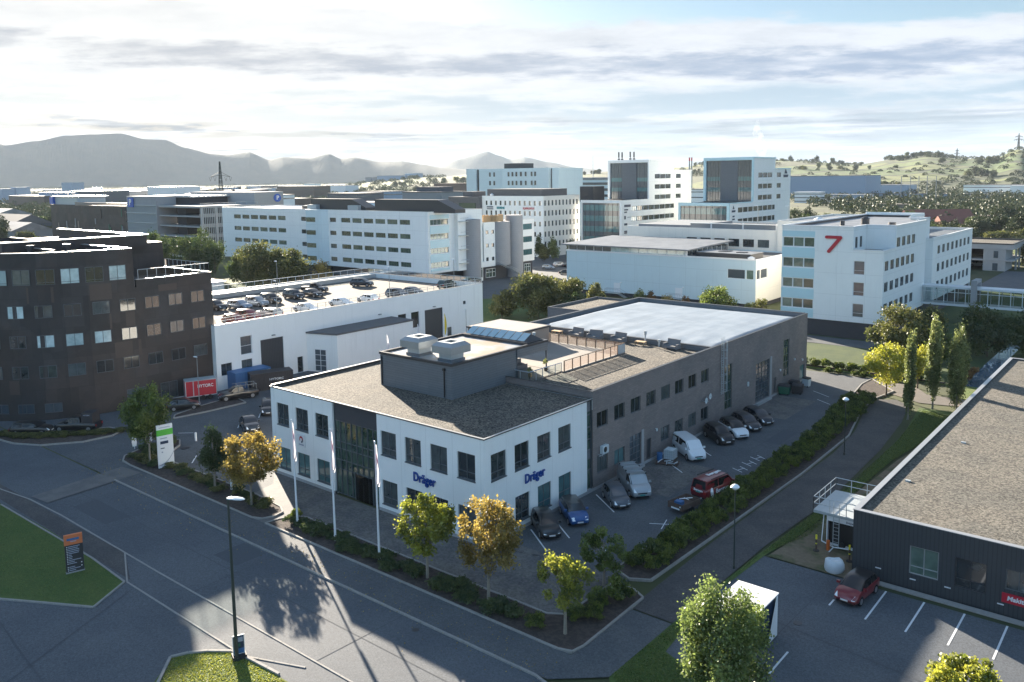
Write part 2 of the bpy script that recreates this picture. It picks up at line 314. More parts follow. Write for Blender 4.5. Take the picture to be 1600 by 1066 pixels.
class MB:
    """collects shapes, builds one mesh"""
    def __init__(s): s.v, s.f, s.m = [], [], []
    def add(s, vs, fs, m=0):
        n = len(s.v); s.v += [tuple(p) for p in vs]; s.f += [tuple(i+n for i in f) for f in fs]; s.m += [m]*len(fs)
    def box(s, x0, y0, z0, x1, y1, z1, m=0):
        s.add([(x0, y0, z0), (x1, y0, z0), (x1, y1, z0), (x0, y1, z0), (x0, y0, z1), (x1, y0, z1), (x1, y1, z1), (x0, y1, z1)],
              [(0, 3, 2, 1), (4, 5, 6, 7), (0, 1, 5, 4), (1, 2, 6, 5), (2, 3, 7, 6), (3, 0, 4, 7)], m)
    def quad(s, a, b, c, d, m=0): s.add([a, b, c, d], [(0, 1, 2, 3)], m)
    def poly(s, pts, z, m=0): s.add([(p[0], p[1], z) for p in pts], [tuple(range(len(pts)))], m)
    def prism(s, pts, z0, z1, m=0, mt=None, cap=True):
        n = len(pts); area = sum(pts[i][0]*pts[(i+1) % n][1]-pts[(i+1) % n][0]*pts[i][1] for i in range(n))
        if area < 0: pts = pts[::-1]
        vs = [(p[0], p[1], z0) for p in pts]+[(p[0], p[1], z1) for p in pts]
        s.add(vs, [(i, (i+1) % n, n+(i+1) % n, n+i) for i in range(n)], m)
        if cap: s.add(vs, [tuple(range(n, 2*n)), tuple(range(n-1, -1, -1))], m if mt is None else mt)
    def tube(s, pts, rs, n=8, m=0, caps=True):
        pts = [Vector(p) for p in pts]; rs = rs if hasattr(rs, '__len__') else [rs]*len(pts); vs = []
        ref = Vector((.13, .31, .94))
        for i, p in enumerate(pts):
            d = (pts[min(i+1, len(pts)-1)]-pts[max(i-1, 0)]).normalized()
            r0 = ref if abs(d.dot(ref)) < .9 else Vector((1, 0, 0))
            a = d.cross(r0).normalized(); b = d.cross(a)
            vs += [tuple(p+(a*math.cos(2*math.pi*k/n)+b*math.sin(2*math.pi*k/n))*rs[i]) for k in range(n)]
        fs = [(i*n+k, i*n+(k+1) % n, (i+1)*n+(k+1) % n, (i+1)*n+k) for i in range(len(pts)-1) for k in range(n)]
        if caps: fs += [tuple(range(n-1, -1, -1)), tuple(range((len(pts)-1)*n, len(pts)*n))]
        s.add(vs, fs, m)
    def cyl(s, x, y, z0, z1, r, n=16, m=0, r1=None): s.tube([(x, y, z0), (x, y, z1)], [r, r if r1 is None else r1], n, m)
    def build(s, name, mats, parent=None, world=False, smooth=None):
        me = bpy.data.meshes.new(name)
        off = parent.location if (world and parent is not None) else None
        vs = [(a-off.x, b-off.y, c-off.z) for a, b, c in s.v] if off else s.v
        me.from_pydata(vs, [], s.f); mats = mats if isinstance(mats, (list, tuple)) else [mats]
        for k in mats: me.materials.append(M[k])
        if len(mats) > 1: me.polygons.foreach_set('material_index', s.m)
        if smooth:
            me.polygons.foreach_set('use_smooth', [True]*len(me.polygons)); me.set_sharp_from_angle(angle=R(smooth))
        me.update(); o = bpy.data.objects.new(name, me); return link(o, parent)
def struct(name, mb, mats, smooth=None):
    o = mb.build(name, mats, None, smooth=smooth); o['kind'] = 'structure'; return o
def text(txt, parent, name, matn, loc, rot, size, depth=.04, bold=.02, xs=1.0, space=1.0, shear=0):
    """lettering standing off a face; local to the parent"""
    cu = bpy.data.curves.new('lettering', 'FONT'); cu.body = txt; cu.size = size; cu.extrude = depth/2; cu.offset = bold*size; cu.space_character = space; cu.shear = shear
    cu.align_x = 'CENTER'; cu.align_y = 'CENTER'; cu.resolution_u = 3
    o = bpy.data.objects.new('tmp', cu); COL.objects.link(o)
    dg = bpy.context.evaluated_depsgraph_get(); me = bpy.data.meshes.new_from_object(o.evaluated_get(dg)); bpy.data.objects.remove(o)
    me.materials.clear(); me.materials.append(M[matn]); me.name = name
    q = bpy.data.objects.new(name, me); q.location = loc; q.rotation_euler = rot; q.scale = (xs, 1, 1); return link(q, parent)

# windows -----------------------------------------------------------
WC = {}
def wmesh(w, h, nv, tr, fr, gm, fm, rec, sill):
    k = (round(w, 2), round(h, 2), nv, tuple(tr), fr, gm, fm, rec, sill)
    if k in WC: return WC[k]
    b = MB(); y0, y1 = rec-.05, rec+.01
    b.box(0, y0, 0, fr, y1, h, 1); b.box(w-fr, y0, 0, w, y1, h, 1); b.box(fr, y0, 0, w-fr, y1, fr, 1); b.box(fr, y0, h-fr, w-fr, y1, h, 1)
    for i in range(1, nv):
        x = w*i/nv; b.box(x-fr*.45, y0-.004, fr, x+fr*.45, y1, h-fr, 1)
    for z in tr: b.box(fr, y0-.008, h*z-fr*.4, w-fr, y1, h*z+fr*.4, 1)
    b.quad((0, rec, 0), (w, rec, 0), (w, rec, h), (0, rec, h), 0)
    if sill: b.box(-.03, -.07, -.07, w+.03, rec, .004, 1)
    me = bpy.data.meshes.new('window'); me.from_pydata(b.v, [], b.f); me.materials.append(M[gm]); me.materials.append(M[fm]); me.polygons.foreach_set('material_index', b.m); me.update()
    WC[k] = me; return me
SIDE = {'S': (0, Vector((1, 0, 0)), Vector((0, -1, 0))), 'E': (R(90), Vector((0, 1, 0)), Vector((1, 0, 0))), 'N': (R(180), Vector((-1, 0, 0)), Vector((0, 1, 0))), 'W': (R(-90), Vector((0, -1, 0)), Vector((-1, 0, 0)))}
def facade(mb, side, c, a0, a1, z0, z1, holes, rec=.12, m=0):
    """one wall plane: side S/E/N/W at constant c, along a0..a1 (world x or y, ascending), with recessed holes (a, z, a', z')"""
    def P(a, z, d=0):
        return {'S': (a, c+d, z), 'N': (a, c-d, z), 'E': (c-d, a, z), 'W': (c+d, a, z)}[side]
    flip = side in ('N', 'W')
    us = sorted({a0, a1, *[h[0] for h in holes], *[h[2] for h in holes]}); zs = sorted({z0, z1, *[h[1] for h in holes], *[h[3] for h in holes]})
    us = [u for u in us if a0-1e-6 <= u <= a1+1e-6]; zs = [z for z in zs if z0-1e-6 <= z <= z1+1e-6]
    def q(*p): mb.add(p[::-1] if flip else p, [(0, 1, 2, 3)], m)
    for i in range(len(us)-1):
        run = None
        for j in range(len(zs)-1):
            uc, zc = (us[i]+us[i+1])/2, (zs[j]+zs[j+1])/2
            inside = any(h[0] < uc < h[2] and h[1] < zc < h[3] for h in holes)
            if not inside: q(P(us[i], zs[j]), P(us[i+1], zs[j]), P(us[i+1], zs[j+1]), P(us[i], zs[j+1]))
    for h in holes:
        a, z, b, y = h[:4]
        q(P(a, z), P(a, z, rec), P(a, y, rec), P(a, y)); q(P(b, z, rec), P(b, z), P(b, y), P(b, y, rec))
        q(P(a, z, rec), P(a, z), P(b, z), P(b, z, rec)); q(P(a, y), P(a, y, rec), P(b, y, rec), P(b, y))
def window(E, side, c, a, z, w, h, nv=2, tr=(), fr=.07, gm='glass', fm='frame_dark', rec=.12, sill=False, name='window'):
    rz, ud, n = SIDE[side]
    o = bpy.data.objects.new(name, wmesh(w, h, nv, tr, fr, gm, fm, rec, sill))
    if side == 'S': p = (a, c, z)
    elif side == 'E': p = (c, a, z)
    elif side == 'N': p = (a+w, c, z)
    else: p = (c, a+w, z)
    o.location = Vector(p)-E.location; o.rotation_euler = (0, 0, rz); return link(o, E)
def block(E, x0, y0, x1, y1, z0, z1, wall, roof='roof_dark', par=.4, pt=.3, cap='cap_dark', capw=.03, wins={}, rec=.12, name='wall', rname='roof', sides='SENW'):
    """a building volume: walls with window holes, parapet with inner faces, roof sheet, capping. wins: side -> list of dict(a, z, w, h, ...)"""
    b = MB()
    for sd in sides:
        c, a0, a1 = {'S': (y0, x0, x1), 'N': (y1, x0, x1), 'E': (x1, y0, y1), 'W': (x0, y0, y1)}[sd]
        ws = wins.get(sd, [])
        facade(b, sd, c, a0, a1, z0, z1-.03, [(w['a'], w['z'], w['a']+w['w'], w['z']+w['h']) for w in ws], rec)
    zi = z1-par
    for (p, q) in (((x0+pt, y0+pt), (x1-pt, y0+pt)), ((x1-pt, y0+pt), (x1-pt, y1-pt)), ((x1-pt, y1-pt), (x0+pt, y1-pt)), ((x0+pt, y1-pt), (x0+pt, y0+pt))):
        b.quad((p[0], p[1], z1-.03), (q[0], q[1], z1-.03), (q[0], q[1], zi-.05), (p[0], p[1], zi-.05))
    wo = b.build(name, wall, E, True)
    r = MB(); r.poly([(x0+pt-.01, y0+pt-.01), (x1-pt+.01, y0+pt-.01), (x1-pt+.01, y1-pt+.01), (x0+pt-.01, y1-pt+.01)], zi); ro = r.build(rname, roof, E, True)
    if cap:
        k = MB(); o = capw; i = pt+.02
        k.box(x0-o, y0-o, z1-.05, x1+o, y0+i, z1); k.box(x0-o, y1-i, z1-.05, x1+o, y1+o, z1); k.box(x0-o, y0+i, z1-.05, x0+i, y1-i, z1); k.box(x1-i, y0+i, z1-.05, x1+o, y1-i, z1)
        k.build('roof_edge', cap, E, True)
    for sd, ws in wins.items():
        c = {'S': y0, 'N': y1, 'E': x1, 'W': x0}[sd]
        for w in ws:
            w = dict(w); window(E, sd, c, w.pop('a'), w.pop('z'), w.pop('w'), w.pop('h'), rec=rec, **w)
    return wo, ro
def rows(a0, pitch, n, zs, w, h, **k): return [dict(a=a0+pitch*i, z=z, w=w, h=h, **k) for z in zs for i in range(n)]
m = bpy.data.materials.new('mesh_brown'); m.use_nodes = True; nt = m.node_tree; nt.nodes.clear()
tr = nd(nt, 'ShaderNodeBsdfTransparent'); di = nd(nt, 'ShaderNodeBsdfDiffuse'); di.inputs[0].default_value = (.22, .17, .145, 1); tl_ = nd(nt, 'ShaderNodeBsdfTranslucent'); tl_.inputs[0].default_value = (.26, .205, .175, 1)
m1 = nd(nt, 'ShaderNodeMixShader'); m1.inputs[0].default_value = .4; nt.links.new(di.outputs[0], m1.inputs[1]); nt.links.new(tl_.outputs[0], m1.inputs[2])
m2 = nd(nt, 'ShaderNodeMixShader'); m2.inputs[0].default_value = .6; nt.links.new(tr.outputs[0], m2.inputs[1]); nt.links.new(m1.outputs[0], m2.inputs[2])
o = nd(nt, 'ShaderNodeOutputMaterial'); nt.links.new(m2.outputs[0], o.inputs[0]); M['mesh_brown'] = m
leafmat('flag_white', (.80, .77, .80), (.88, .86, .88), .55)
# ================================================================== GROUND
def sheet(name, polys, z, matn):
    b = MB()
    for i, p in enumerate(polys): b.poly(p, z+.0005*i)
    return struct(name, b, matn)
def rect(x0, y0, x1, y1): return [(x0, y0), (x1, y0), (x1, y1), (x0, y1)]
b = MB(); b.poly(rect(-14000, -6000, 14000, 14000), -.06); struct('ground', b, 'plain')
sheet('yard_asphalt', [[(-135, 37), (-62, 37), (-62, 48), (-73, 48), (-73, 123), (-108, 123), (-150, 160), (-210, 160), (-210, 60)]], -.03, 'asphalt_old')
sheet('foreground_asphalt', [[(-135, -40), (0, -40), (0, 29.6), (-135, 29.6)]], -.02, 'asphalt')
sheet('road', [[(-135, 27), (-28, 27), (-20, 20), (0, 20), (0, 36.8), (-135, 36.8)]], -.012, 'asphalt')
sheet('pavement', [[(-89, 36.95), (-28.8, 36.95), (-26, 39.4), (-26, 47), (-29.2, 47), (-29.2, 39.9), (-89, 39.9)]], .05, 'asphalt_old')
sheet('crossing_strip', [[(-86.0, 29.8), (-83.0, 30.1), (-83.9, 39.5), (-87.4, 39.2)]], .056, 'asphalt_pale')
sheet('forecourt', [[(-65.0, 42.9), (-32.2, 42.9), (-32.2, 50.2), (-43.72, 50.2), (-43.72, 48.1), (-73, 48.1), (-66.5, 43.4)]], .02, 'paving')
sheet('entrance_strip', [[(-63.6, 39.9), (-61.9, 39.9), (-61.2, 42.6), (-62.5, 43.5), (-70.3, 46.6), (-69.5, 43.3), (-64.3, 43.0), (-63.2, 42.4)]], .026, 'asphalt_pale')
sheet('car_park', [[(-43.72, 48.4), (-31.5, 48.4), (-31.5, 52), (-33.6, 53), (-33.6, 104), (-35.4, 124.2), (-73, 124.2), (-73, 119), (-43.72, 119)]], .008, 'asphalt_old')
sheet('car_park_patch', [rect(-43.7, 66.5, -37.2, 76), rect(-43.7, 97, -38.2, 107.5)], .014, 'paving')
sheet('path', [[(-29.4, 47.2), (-26.0, 47.2), (-25.9, 62), (-25.1, 75), (-25.6, 92), (-26.6, 104), (-27.9, 112.2), (-30.0, 114.5), (-32.3, 113), (-31.6, 106), (-29.9, 97), (-29.3, 88), (-29.6, 60)]], .012, 'asphalt_dark')
sheet('gravel_path', [[(-33.5, 118.4), (-27.2, 114.6), (-22, 115.8), (-16, 117), (-16, 120.4), (-22, 119.6), (-27.5, 119.6), (-30, 123.5), (-34.5, 124)]], .01, 'deck_pale')
sheet('customer_car_park', [[(-25.4, 60.4), (-6, 60.4), (12, 60.4), (12, 15), (-21, 15), (-20, 37), (-22.9, 43.2), (-24.7, 43.9), (-25.8, 52)]], .0, 'asphalt')
sheet('verge', [[(-26.0, 39.4), (-24.4, 37.2), (-20, 36), (-20, 42), (-22.9, 43.2), (-24.7, 43.9), (-25.6, 52), (-25.2, 60.6), (-24.4, 66), (-23.9, 80), (-23.6, 90), (-22.6, 98), (-18.9, 106), (-18.9, 113), (-26.6, 112), (-25.2, 100), (-24.6, 80), (-25.7, 60), (-26.0, 50)]], .035, 'grass')
sheet('dry_bank', [[(-25.0, 60.5), (-18.7, 60.5), (-18.7, 104), (-22.0, 98), (-23.2, 90), (-23.7, 78), (-24.3, 66)]], .045, 'grass_dry')
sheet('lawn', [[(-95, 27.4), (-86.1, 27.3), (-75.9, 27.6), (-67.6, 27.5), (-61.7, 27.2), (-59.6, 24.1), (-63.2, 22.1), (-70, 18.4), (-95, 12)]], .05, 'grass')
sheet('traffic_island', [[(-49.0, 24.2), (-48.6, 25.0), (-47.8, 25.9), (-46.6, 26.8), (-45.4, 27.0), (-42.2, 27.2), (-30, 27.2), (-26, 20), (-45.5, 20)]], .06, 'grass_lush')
sheet('side_pavement', [[(-95, 27.8), (-61.5, 27.6), (-66.4, 29.55), (-95, 29.3)]], .004, 'asphalt_dark')
sheet('north_lawn', [[(-90, 127.8), (-30, 128.4), (-24.6, 128), (-24.9, 240), (-43, 240), (-43, 146), (-66, 144), (-120, 141)], ], -.02, 'grass_shade')
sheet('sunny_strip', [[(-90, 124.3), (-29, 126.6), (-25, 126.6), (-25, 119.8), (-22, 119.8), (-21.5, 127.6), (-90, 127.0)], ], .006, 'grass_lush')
sheet('building_apron', [[(-72, 145.5), (-43, 145.5), (-43, 152), (-72, 152)]], .0, 'asphalt_old')
sheet('field', [rect(-23, 119, 5, 240)], -.03, 'grass')
sheet('far_asphalt', [[(-170, 160), (-128, 140), (-126, 240), (-215, 300), (-260, 240), (-164, 205)], rect(-45, 225, 30, 285)], -.024, 'asphalt_old')
sheet('west_lawn', [[(-135, 128), (-100, 118), (-100, 160), (-128, 165), (-140, 150)]], -.015, 'grass')
sheet('stream', [[(-24.9, 119.9), (-22.6, 119.9), (-22.7, 190), (-24.9, 190)]], .0, 'water')
def kerb(name, pts, w=.14, h=.12, m='kerb', z=0, closed=False):
    b = MB(); n = len(pts); seg = [(pts[i], pts[(i+1) % n]) for i in range(n if closed else n-1)]
    for p, q in seg:
        p, q = Vector((*p, 0)), Vector((*q, 0)); d = (q-p).normalized(); nn = Vector((-d.y, d.x, 0))*w/2; L = (q-p).length; k = max(1, int(L/1.0))
        for i in range(k):
            a = p+d*(L*i/k+.012); c = p+d*(L*(i+1)/k-.012)
            e = random.uniform(-.006, .006); v = [a-nn, c-nn, c+nn, a+nn]
            b.add([(u.x, u.y, z-.05) for u in v]+[(u.x, u.y, z+h+e) for u in v], [(4, 5, 6, 7), (0, 1, 5, 4), (1, 2, 6, 5), (2, 3, 7, 6), (3, 0, 4, 7)])
    return struct(name, b, m)
kerb('road_kerb', [(-84, 36.85), (-29.6, 36.85), (-28.6, 36.6), (-27.8, 36.0), (-27.5, 35)], .15, .11)
kerb('road_kerb', [(-95, 28.6), (-90.6, 28.8), (-85.4, 29.5), (-79, 29.7), (-61, 29.55), (-26, 29.6)], .12, .03)
kerb('road_kerb', [(-66.6, 29.6), (-61.4, 27.3), (-45.6, 27.15), (-41.4, 28.8)], .12, .035)
kerb('lawn_kerb', [(-86.1, 27.25), (-67.6, 27.45), (-61.5, 27.15), (-59.5, 24.0), (-63.2, 22.0), (-70, 18.2), (-95, 11.8)], .14, .10)
kerb('island_kerb', [(-44, 19.5), (-49.05, 24.15), (-48.6, 25.1), (-47.8, 26.0), (-46.6, 26.9), (-45.4, 27.1), (-42, 27.3)], .18, .16)
def bed(name, pts, kname='bed_kerb'):
    b = MB(); b.poly(pts, .09); struct(name, b, 'mulch'); kerb(kname, pts, .16, .15, closed=True)
BED_A = [(-91.6, 43.5), (-90.6, 41.0), (-89.1, 40.1), (-87.0, 39.9), (-64.4, 39.9), (-63.4, 40.3), (-63.0, 41.3), (-63.2, 42.3), (-64.4, 42.9), (-68.8, 43.3), (-84.5, 43.2), (-87.5, 44.4), (-89.2, 46.6), (-91.0, 47.6), (-92.2, 46.6)]
BED_B = [(-62.3, 39.9), (-30.2, 39.9), (-29.3, 40.2), (-29.1, 41.2), (-29.3, 48.8), (-30.4, 49.4), (-32.2, 49.4), (-32.3, 43.6), (-33.4, 42.9), (-60.4, 42.9), (-61.6, 42.4), (-62.1, 41.2)]
bed('planting_bed', BED_A); bed('planting_bed', BED_B)
bed('planting_bed', [(-33.3, 51.3), (-31.6, 50.6), (-30.2, 51.4), (-30.0, 60), (-29.6, 80), (-29.9, 95), (-31.6, 104), (-32.6, 112), (-31.5, 118.5), (-36, 124), (-36.2, 120), (-34.2, 104), (-33.5, 90)])
bed('planting_bed', [(-111, 34.4), (-105.5, 35.2), (-102.2, 36.9), (-99.6, 40.4), (-99.2, 43.6), (-100.4, 45.4), (-102.8, 44.9), (-106, 40.4), (-111, 37.2)])
bed('planting_bed', [(-101.4, 52.6), (-100.2, 51.8), (-99.6, 56), (-99.4, 61.6), (-103.4, 62.4), (-102.8, 57)])
struct('north_hedge_soil', (lambda b: (b.box(-62, 127.1, -.05, -27, 127.9, .10), b)[1])(MB()), 'mulch')
# painted lines
def line(b, p, q, w=.12, z=.02):
    p, q = Vector((*p, 0)), Vector((*q, 0)); d = (q-p).normalized(); n = Vector((-d.y, d.x, 0))*w/2
    b.quad(*[(v.x, v.y, z) for v in (p-n, q-n, q+n, p+n)])
b = MB()
BAY = Vector((3.63, -2.48)).normalized()
for y in (53.1, 56.2, 63.0, 75.6, 82.0, 95.2): line(b, (-43.0, y), (-43.0+BAY.x*4.4, y+BAY.y*4.4))
for x in (-42.2, -41.0, -39.7): line(b, (x-.28, 49.0+(x+42.2)*.18), (x+.35, 49.1+(x+42.2)*.18), .1)
line(b, (-35.6, 60.3), (-33.4, 61.6), .1); line(b, (-34.8, 61.9), (-34.2, 59.9), .08); line(b, (-37.5, 54.7), (-35.4, 53.4), .09); line(b, (-37.3, 55.0), (-37.7, 54.4), .09)
for y in (77.4, 79.6, 81.7): line(b, (-35.9, y), (-34.6, y-.6), .09); line(b, (-35.5, y+.9), (-34.4, y+.3), .09); line(b, (-35.2, y-.2), (-34.9, y+.7), .09)
line(b, (-38.4, 108.5), (-36.2, 107), .1); line(b, (-40.4, 112.5), (-37.6, 110.6), .1)
struct('bay_markings', b, 'line_white')
b = MB()
for i in range(6): line(b, (-16.0+2.56*i, 60.35), (-16.0+2.56*i, 55.5), .13, .012)
line(b, (-18.55, 56.9), (-18.55, 55.9), .13, .012); line(b, (-18.6, 48.6), (-18.6, 45.4), .13, .012); line(b, (-16.0, 43), (-16.0, 40), .13, .012)
struct('bay_markings', b, 'line_white')
b = MB(); b.box(-17.2, 60.9, .0, 12, 61.5, .09); struct('wall_kerb', b, 'kerb')
b = MB()
for p, q in (((-84.5, 46), (-82.6, 44.4)), ((-79.8, 47.4), (-77.6, 45.4)), ((-92.5, 56.5), (-90.0, 54.5)), ((-90, 50.8), (-86.2, 48.5)), ((-86.2, 48.5), (-85.6, 49.6)), ((-94, 49), (-92.6, 50.2)), ((-94, 60.4), (-91.8, 58.6))): line(b, p, q, .12, -.02)
struct('bay_markings', b, 'line_white')
b = MB()
for q in ((-80.2, 31.2, -73.6, 33.4), (-60.4, 33.8, -57.2, 36.6), (-39.6, 51.8, -36.8, 55.4), (-71.5, 21.0, -66.8, 23.2), (-36.8, 87.4, -35.0, 93.0)): b.poly(rect(*q), .0175 if q[1] > 50 else .004)
struct('asphalt_patches', b, 'asphalt_patch')
b = MB()
for p, q in (((-84, 33.2), (-30, 33.15)), ((-56, 29.7), (-56.3, 36.7)), ((-71, 29.7), (-70.8, 36.7)), ((-41.5, 29.7), (-41.2, 36.7)), ((-90, 22), (-52, 18)), ((-60, 27), (-52, 12))): line(b, p, q, .07, .003)
for y in (38.4,): line(b, (-84, y), (-30, y), .04, .056)
for x in np.arange(-80, -32, 6.1): line(b, (x, 37), (x+.1, 39.8), .04, .057)
for p, q in (((-38, 50), (-36.4, 96)), ((-24, 52), (-8, 50)), ((-20, 47), (-19.6, 60))): line(b, p, q, .06, .019)
struct('asphalt_seams', b, 'asphalt_patch')
# drains and covers
for p, r in (((-62.2, 43.9), .34), ((-19.4, 52.3), .3), ((-88, 46.6), .5), ((-39.2, 36), .25)):
    b = MB(); b.cyl(p[0], p[1], -.1, .062 if 37 < p[1] < 40 else (-.006 if p[1] < 37 else .028), r, 20); struct('drain_cover', b, 'cap_dark')

# ================================================================== MAIN BUILDING
E1 = thing('office_building', 'white and grey-brown two storey office with gravel roof and blue lettering beside the flagpoles', 'building', (-43.72, 48.12, 0))
H1 = 2.25
us = [dict(a=x, z=z, w=2.0, h=H1, tr=(.28,), sill=True, gm='glass' if z > 4 else 'glass_teal') for z in (5.32, .75) for x in (-72.05, -68.9, -65.75)]
us2 = [dict(a=x, z=z, w=2.0, h=H1, tr=(.28,), sill=True, gm='glass') for z in (5.32, .75) for x in (-56.2, -53.05, -49.9, -46.72)]
ue = [dict(a=y, z=z, w=1.92, h=H1, tr=(.28,), sill=True, gm='glass' if z > 4 or y < 54 else 'glass_teal') for z in (5.33, .8) for y in (48.93, 51.95, 55.02, 58.07)]
# white front: west wing, glass entrance, east wing
b = MB()
facade(b, 'S', 48.12, -73.0, -63.05, .3, 9.1, [(w['a'], w['z'], w['a']+w['w'], w['z']+w['h']) for w in us], .16)
facade(b, 'S', 48.12, -56.7, -43.72, .3, 9.1, [(w['a'], w['z'], w['a']+w['w'], w['z']+w['h']) for w in us2], .16)
facade(b, 'E', -43.72, 48.12, 62.55, .3, 9.1, [(w['a'], w['z'], w['a']+w['w'], w['z']+w['h']) for w in ue], .16)
facade(b, 'W', -73.0, 48.12, 63.47, .0, 9.1, [], .1); facade(b, 'N', 63.47, -73.0, -43.72, 8, 9.1, [])
b.quad((-63.05, 48.12, .0), (-63.05, 48.5, .0), (-63.05, 48.5, 9.1), (-63.05, 48.12, 9.1)); b.quad((-56.7, 48.5, 0), (-56.7, 48.12, 0), (-56.7, 48.12, 9.1), (-56.7, 48.5, 9.1))
b.build('wall', 'white_panel', E1, True)
b = MB(); b.box(-73.02, 48.09, -.05, -63.05, 48.4, .3); b.box(-56.7, 48.09, -.05, -43.69, 48.4, .3); b.box(-44.0, 48.4, -.05, -43.69, 118.6, .3); b.build('plinth', 'concrete', E1, True)
for w in us+us2: w = dict(w); window(E1, 'S', 48.12, w.pop('a'), w.pop('z'), w.pop('w'), w.pop('h'), rec=.16, **w)
for w in ue: w = dict(w); window(E1, 'E', -43.72, w.pop('a'), w.pop('z'), w.pop('w'), w.pop('h'), rec=.16, **w)
# glass entrance front
b = MB()
b.quad((-63.05, 48.42, .1), (-56.7, 48.42, .1), (-56.7, 48.42, 9.08), (-63.05, 48.42, 9.08), 0)
for i in range(9):
    x = -63.02+6.29*i/8; b.box(x-.03, 48.30, .1, x+.03, 48.42, 9.08, 1)
for z in (.15, 2.6, 3.5, 4.6, 5.3, 7.3, 9.03): b.box(-63.05, 48.33, z-.04, -56.7, 48.415, z+.04, 1)
b.box(-62.9, 48.29, 7.35, -56.8, 48.36, 9.0, 2)
b.build('entrance_glazing', ['glass_green', 'frame_dark', 'dark_brick'], E1, True)
b = MB(); b.box(-60.1, 48.24, .1, -58.9, 48.30, 2.55, 0); b.box(-58.85, 48.24, .1, -57.7, 48.30, 2.55, 0); b.box(-60.2, 48.22, .08, -60.1, 48.32, 2.65, 1); b.box(-57.7, 48.22, .08, -57.6, 48.32, 2.65, 1); b.build('entrance_door', ['glass_clear', 'frame_dark'], E1, True)
# glazed slot between the two volumes
b = MB(); b.quad((-44.0, 62.55, .3), (-44.0, 63.47, .3), (-44.0, 63.47, 9.1), (-44.0, 62.55, 9.1), 0); b.box(-44.0, 62.55, .3, -43.72, 62.6, 9.08, 1); b.box(-44.0, 63.41, .3, -43.78, 63.47, 9.08, 1)
for z in (2.2, 3.3, 4.0, 5.2, 6.4, 7.6): b.box(-43.99, 62.6, z-.05, -43.9, 63.41, z+.05, 1)
for z in (3.3, 7.9): b.box(-43.995, 62.6, z, -43.93, 63.41, z+.9, 2)
b.build('stair_glazing', ['glass_green', 'frame_dark', 'slate_clad'], E1, True)
# roof of the front part: gravel, edge capping
b = MB(); b.poly([(-72.8, 48.3), (-43.9, 48.3), (-43.9, 63.47), (-72.8, 63.47)], 8.98); b.poly([(-72.1, 63.45), (-43.95, 63.45), (-43.95, 89.2), (-72.1, 89.2)], 9.1); b.build('gravel_roof', 'gravel', E1, True)
b = MB(); b.box(-73.06, 48.06, 9.02, -43.66, 48.34, 9.1, 0); b.box(-43.94, 48.34, 9.02, -43.66, 63.44, 9.1, 0); b.box(-73.06, 48.34, 9.02, -72.74, 63.44, 9.22, 0)
b.box(-73.08, 48.04, 9.10, -43.64, 48.22, 9.15, 1); b.box(-43.80, 48.22, 9.10, -43.64, 63.44, 9.15, 1); b.box(-73.08, 48.22, 9.22, -72.72, 63.44, 9.26, 1)
b.build('roof_edge', ['cap_dark', 'cap_metal'], E1, True)
# grey-brown rear part
ub = [dict(a=64.2+3.045*i, z=5.98, w=1.9, h=1.56, gm='glass' if i % 3 else 'glass_brown') for i in range(8)]
ub += [dict(a=64.2, z=1.5, w=1.9, h=1.8), dict(a=67.25, z=1.45, w=1.9, h=1.55, gm='glass_teal')]+[dict(a=y, z=1.45, w=1.85, h=1.6) for y in (76.35, 79.4, 82.5, 85.55)]
gates = [dict(a=70.1, z=.32, w=2.2, h=3.35, nv=3, tr=(.2, .4, .6, .8), gm='glass_slate', name='garage_door'), dict(a=100.75, z=.32, w=4.4, h=5.2, nv=4, tr=(.14, .28, .43, .57, .71, .86), gm='glass_slate', name='garage_door'),
         dict(a=73.4, z=.32, w=.95, h=2.2, nv=1, gm='dark_clad', name='door'), dict(a=106.6, z=.32, w=.95, h=2.2, nv=1, gm='dark_clad', name='door'),
         dict(a=91.7, z=1.4, w=2.0, h=5.6, nv=2, tr=(.2, .4, .6, .8), gm='glass_green'), dict(a=109.9, z=1.9, w=2.0, h=5.25, nv=2, tr=(.2, .4, .6, .8), gm='glass_green'), dict(a=116.0, z=.35, w=1.9, h=2.1, nv=1, gm='glass_teal')]
b = MB(); facade(b, 'E', -43.72, 63.47, 118.6, .3, 9.75, [(w['a'], w['z'], w['a']+w['w'], w['z']+w['h']) for w in ub+gates], .16)
facade(b, 'N', 118.6, -72.3, -43.72, 0, 9.75, []); facade(b, 'W', -72.3, 63.47, 118.6, 0, 9.75, []); facade(b, 'S', 63.47, -72.3, -43.72, 9.0, 9.75, [])
b.quad((-44.05, 63.47, 9.05), (-44.05, 118.3, 9.05), (-44.05, 118.3, 9.75), (-44.05, 63.47, 9.75))
b.build('brick_wall', 'brick_grey', E1, True)
for w in ub+gates: w = dict(w); window(E1, 'E', -43.72, w.pop('a'), w.pop('z'), w.pop('w'), w.pop('h'), rec=.16, **w)
for q in ((-43.9, 72.34, .3, -43.66, 72.8, 3.85), (-43.9, 105.2, .3, -43.62, 105.75, 5.7)): b = MB(); b.box(*q); b.build('door_frame', 'concrete', E1, True)
for q in ((-43.7, 100.7, .0, -43.3, 105.2, .31), (-43.7, 70, .0, -43.3, 72.4, .31)): b = MB(); b.box(*q); b.build('door_step', 'concrete', E1, True)
b = MB()
b.box(-72.0, 88.9, 8.2, -44.06, 89.3, 9.66, 0); b.box(-72.28, 63.5, 9.0, -71.9, 118.55, 9.78, 0); b.box(-71.9, 118.1, 9.0, -43.8, 118.55, 9.78, 0)
b.build('parapet', 'slate_clad', E1, True)
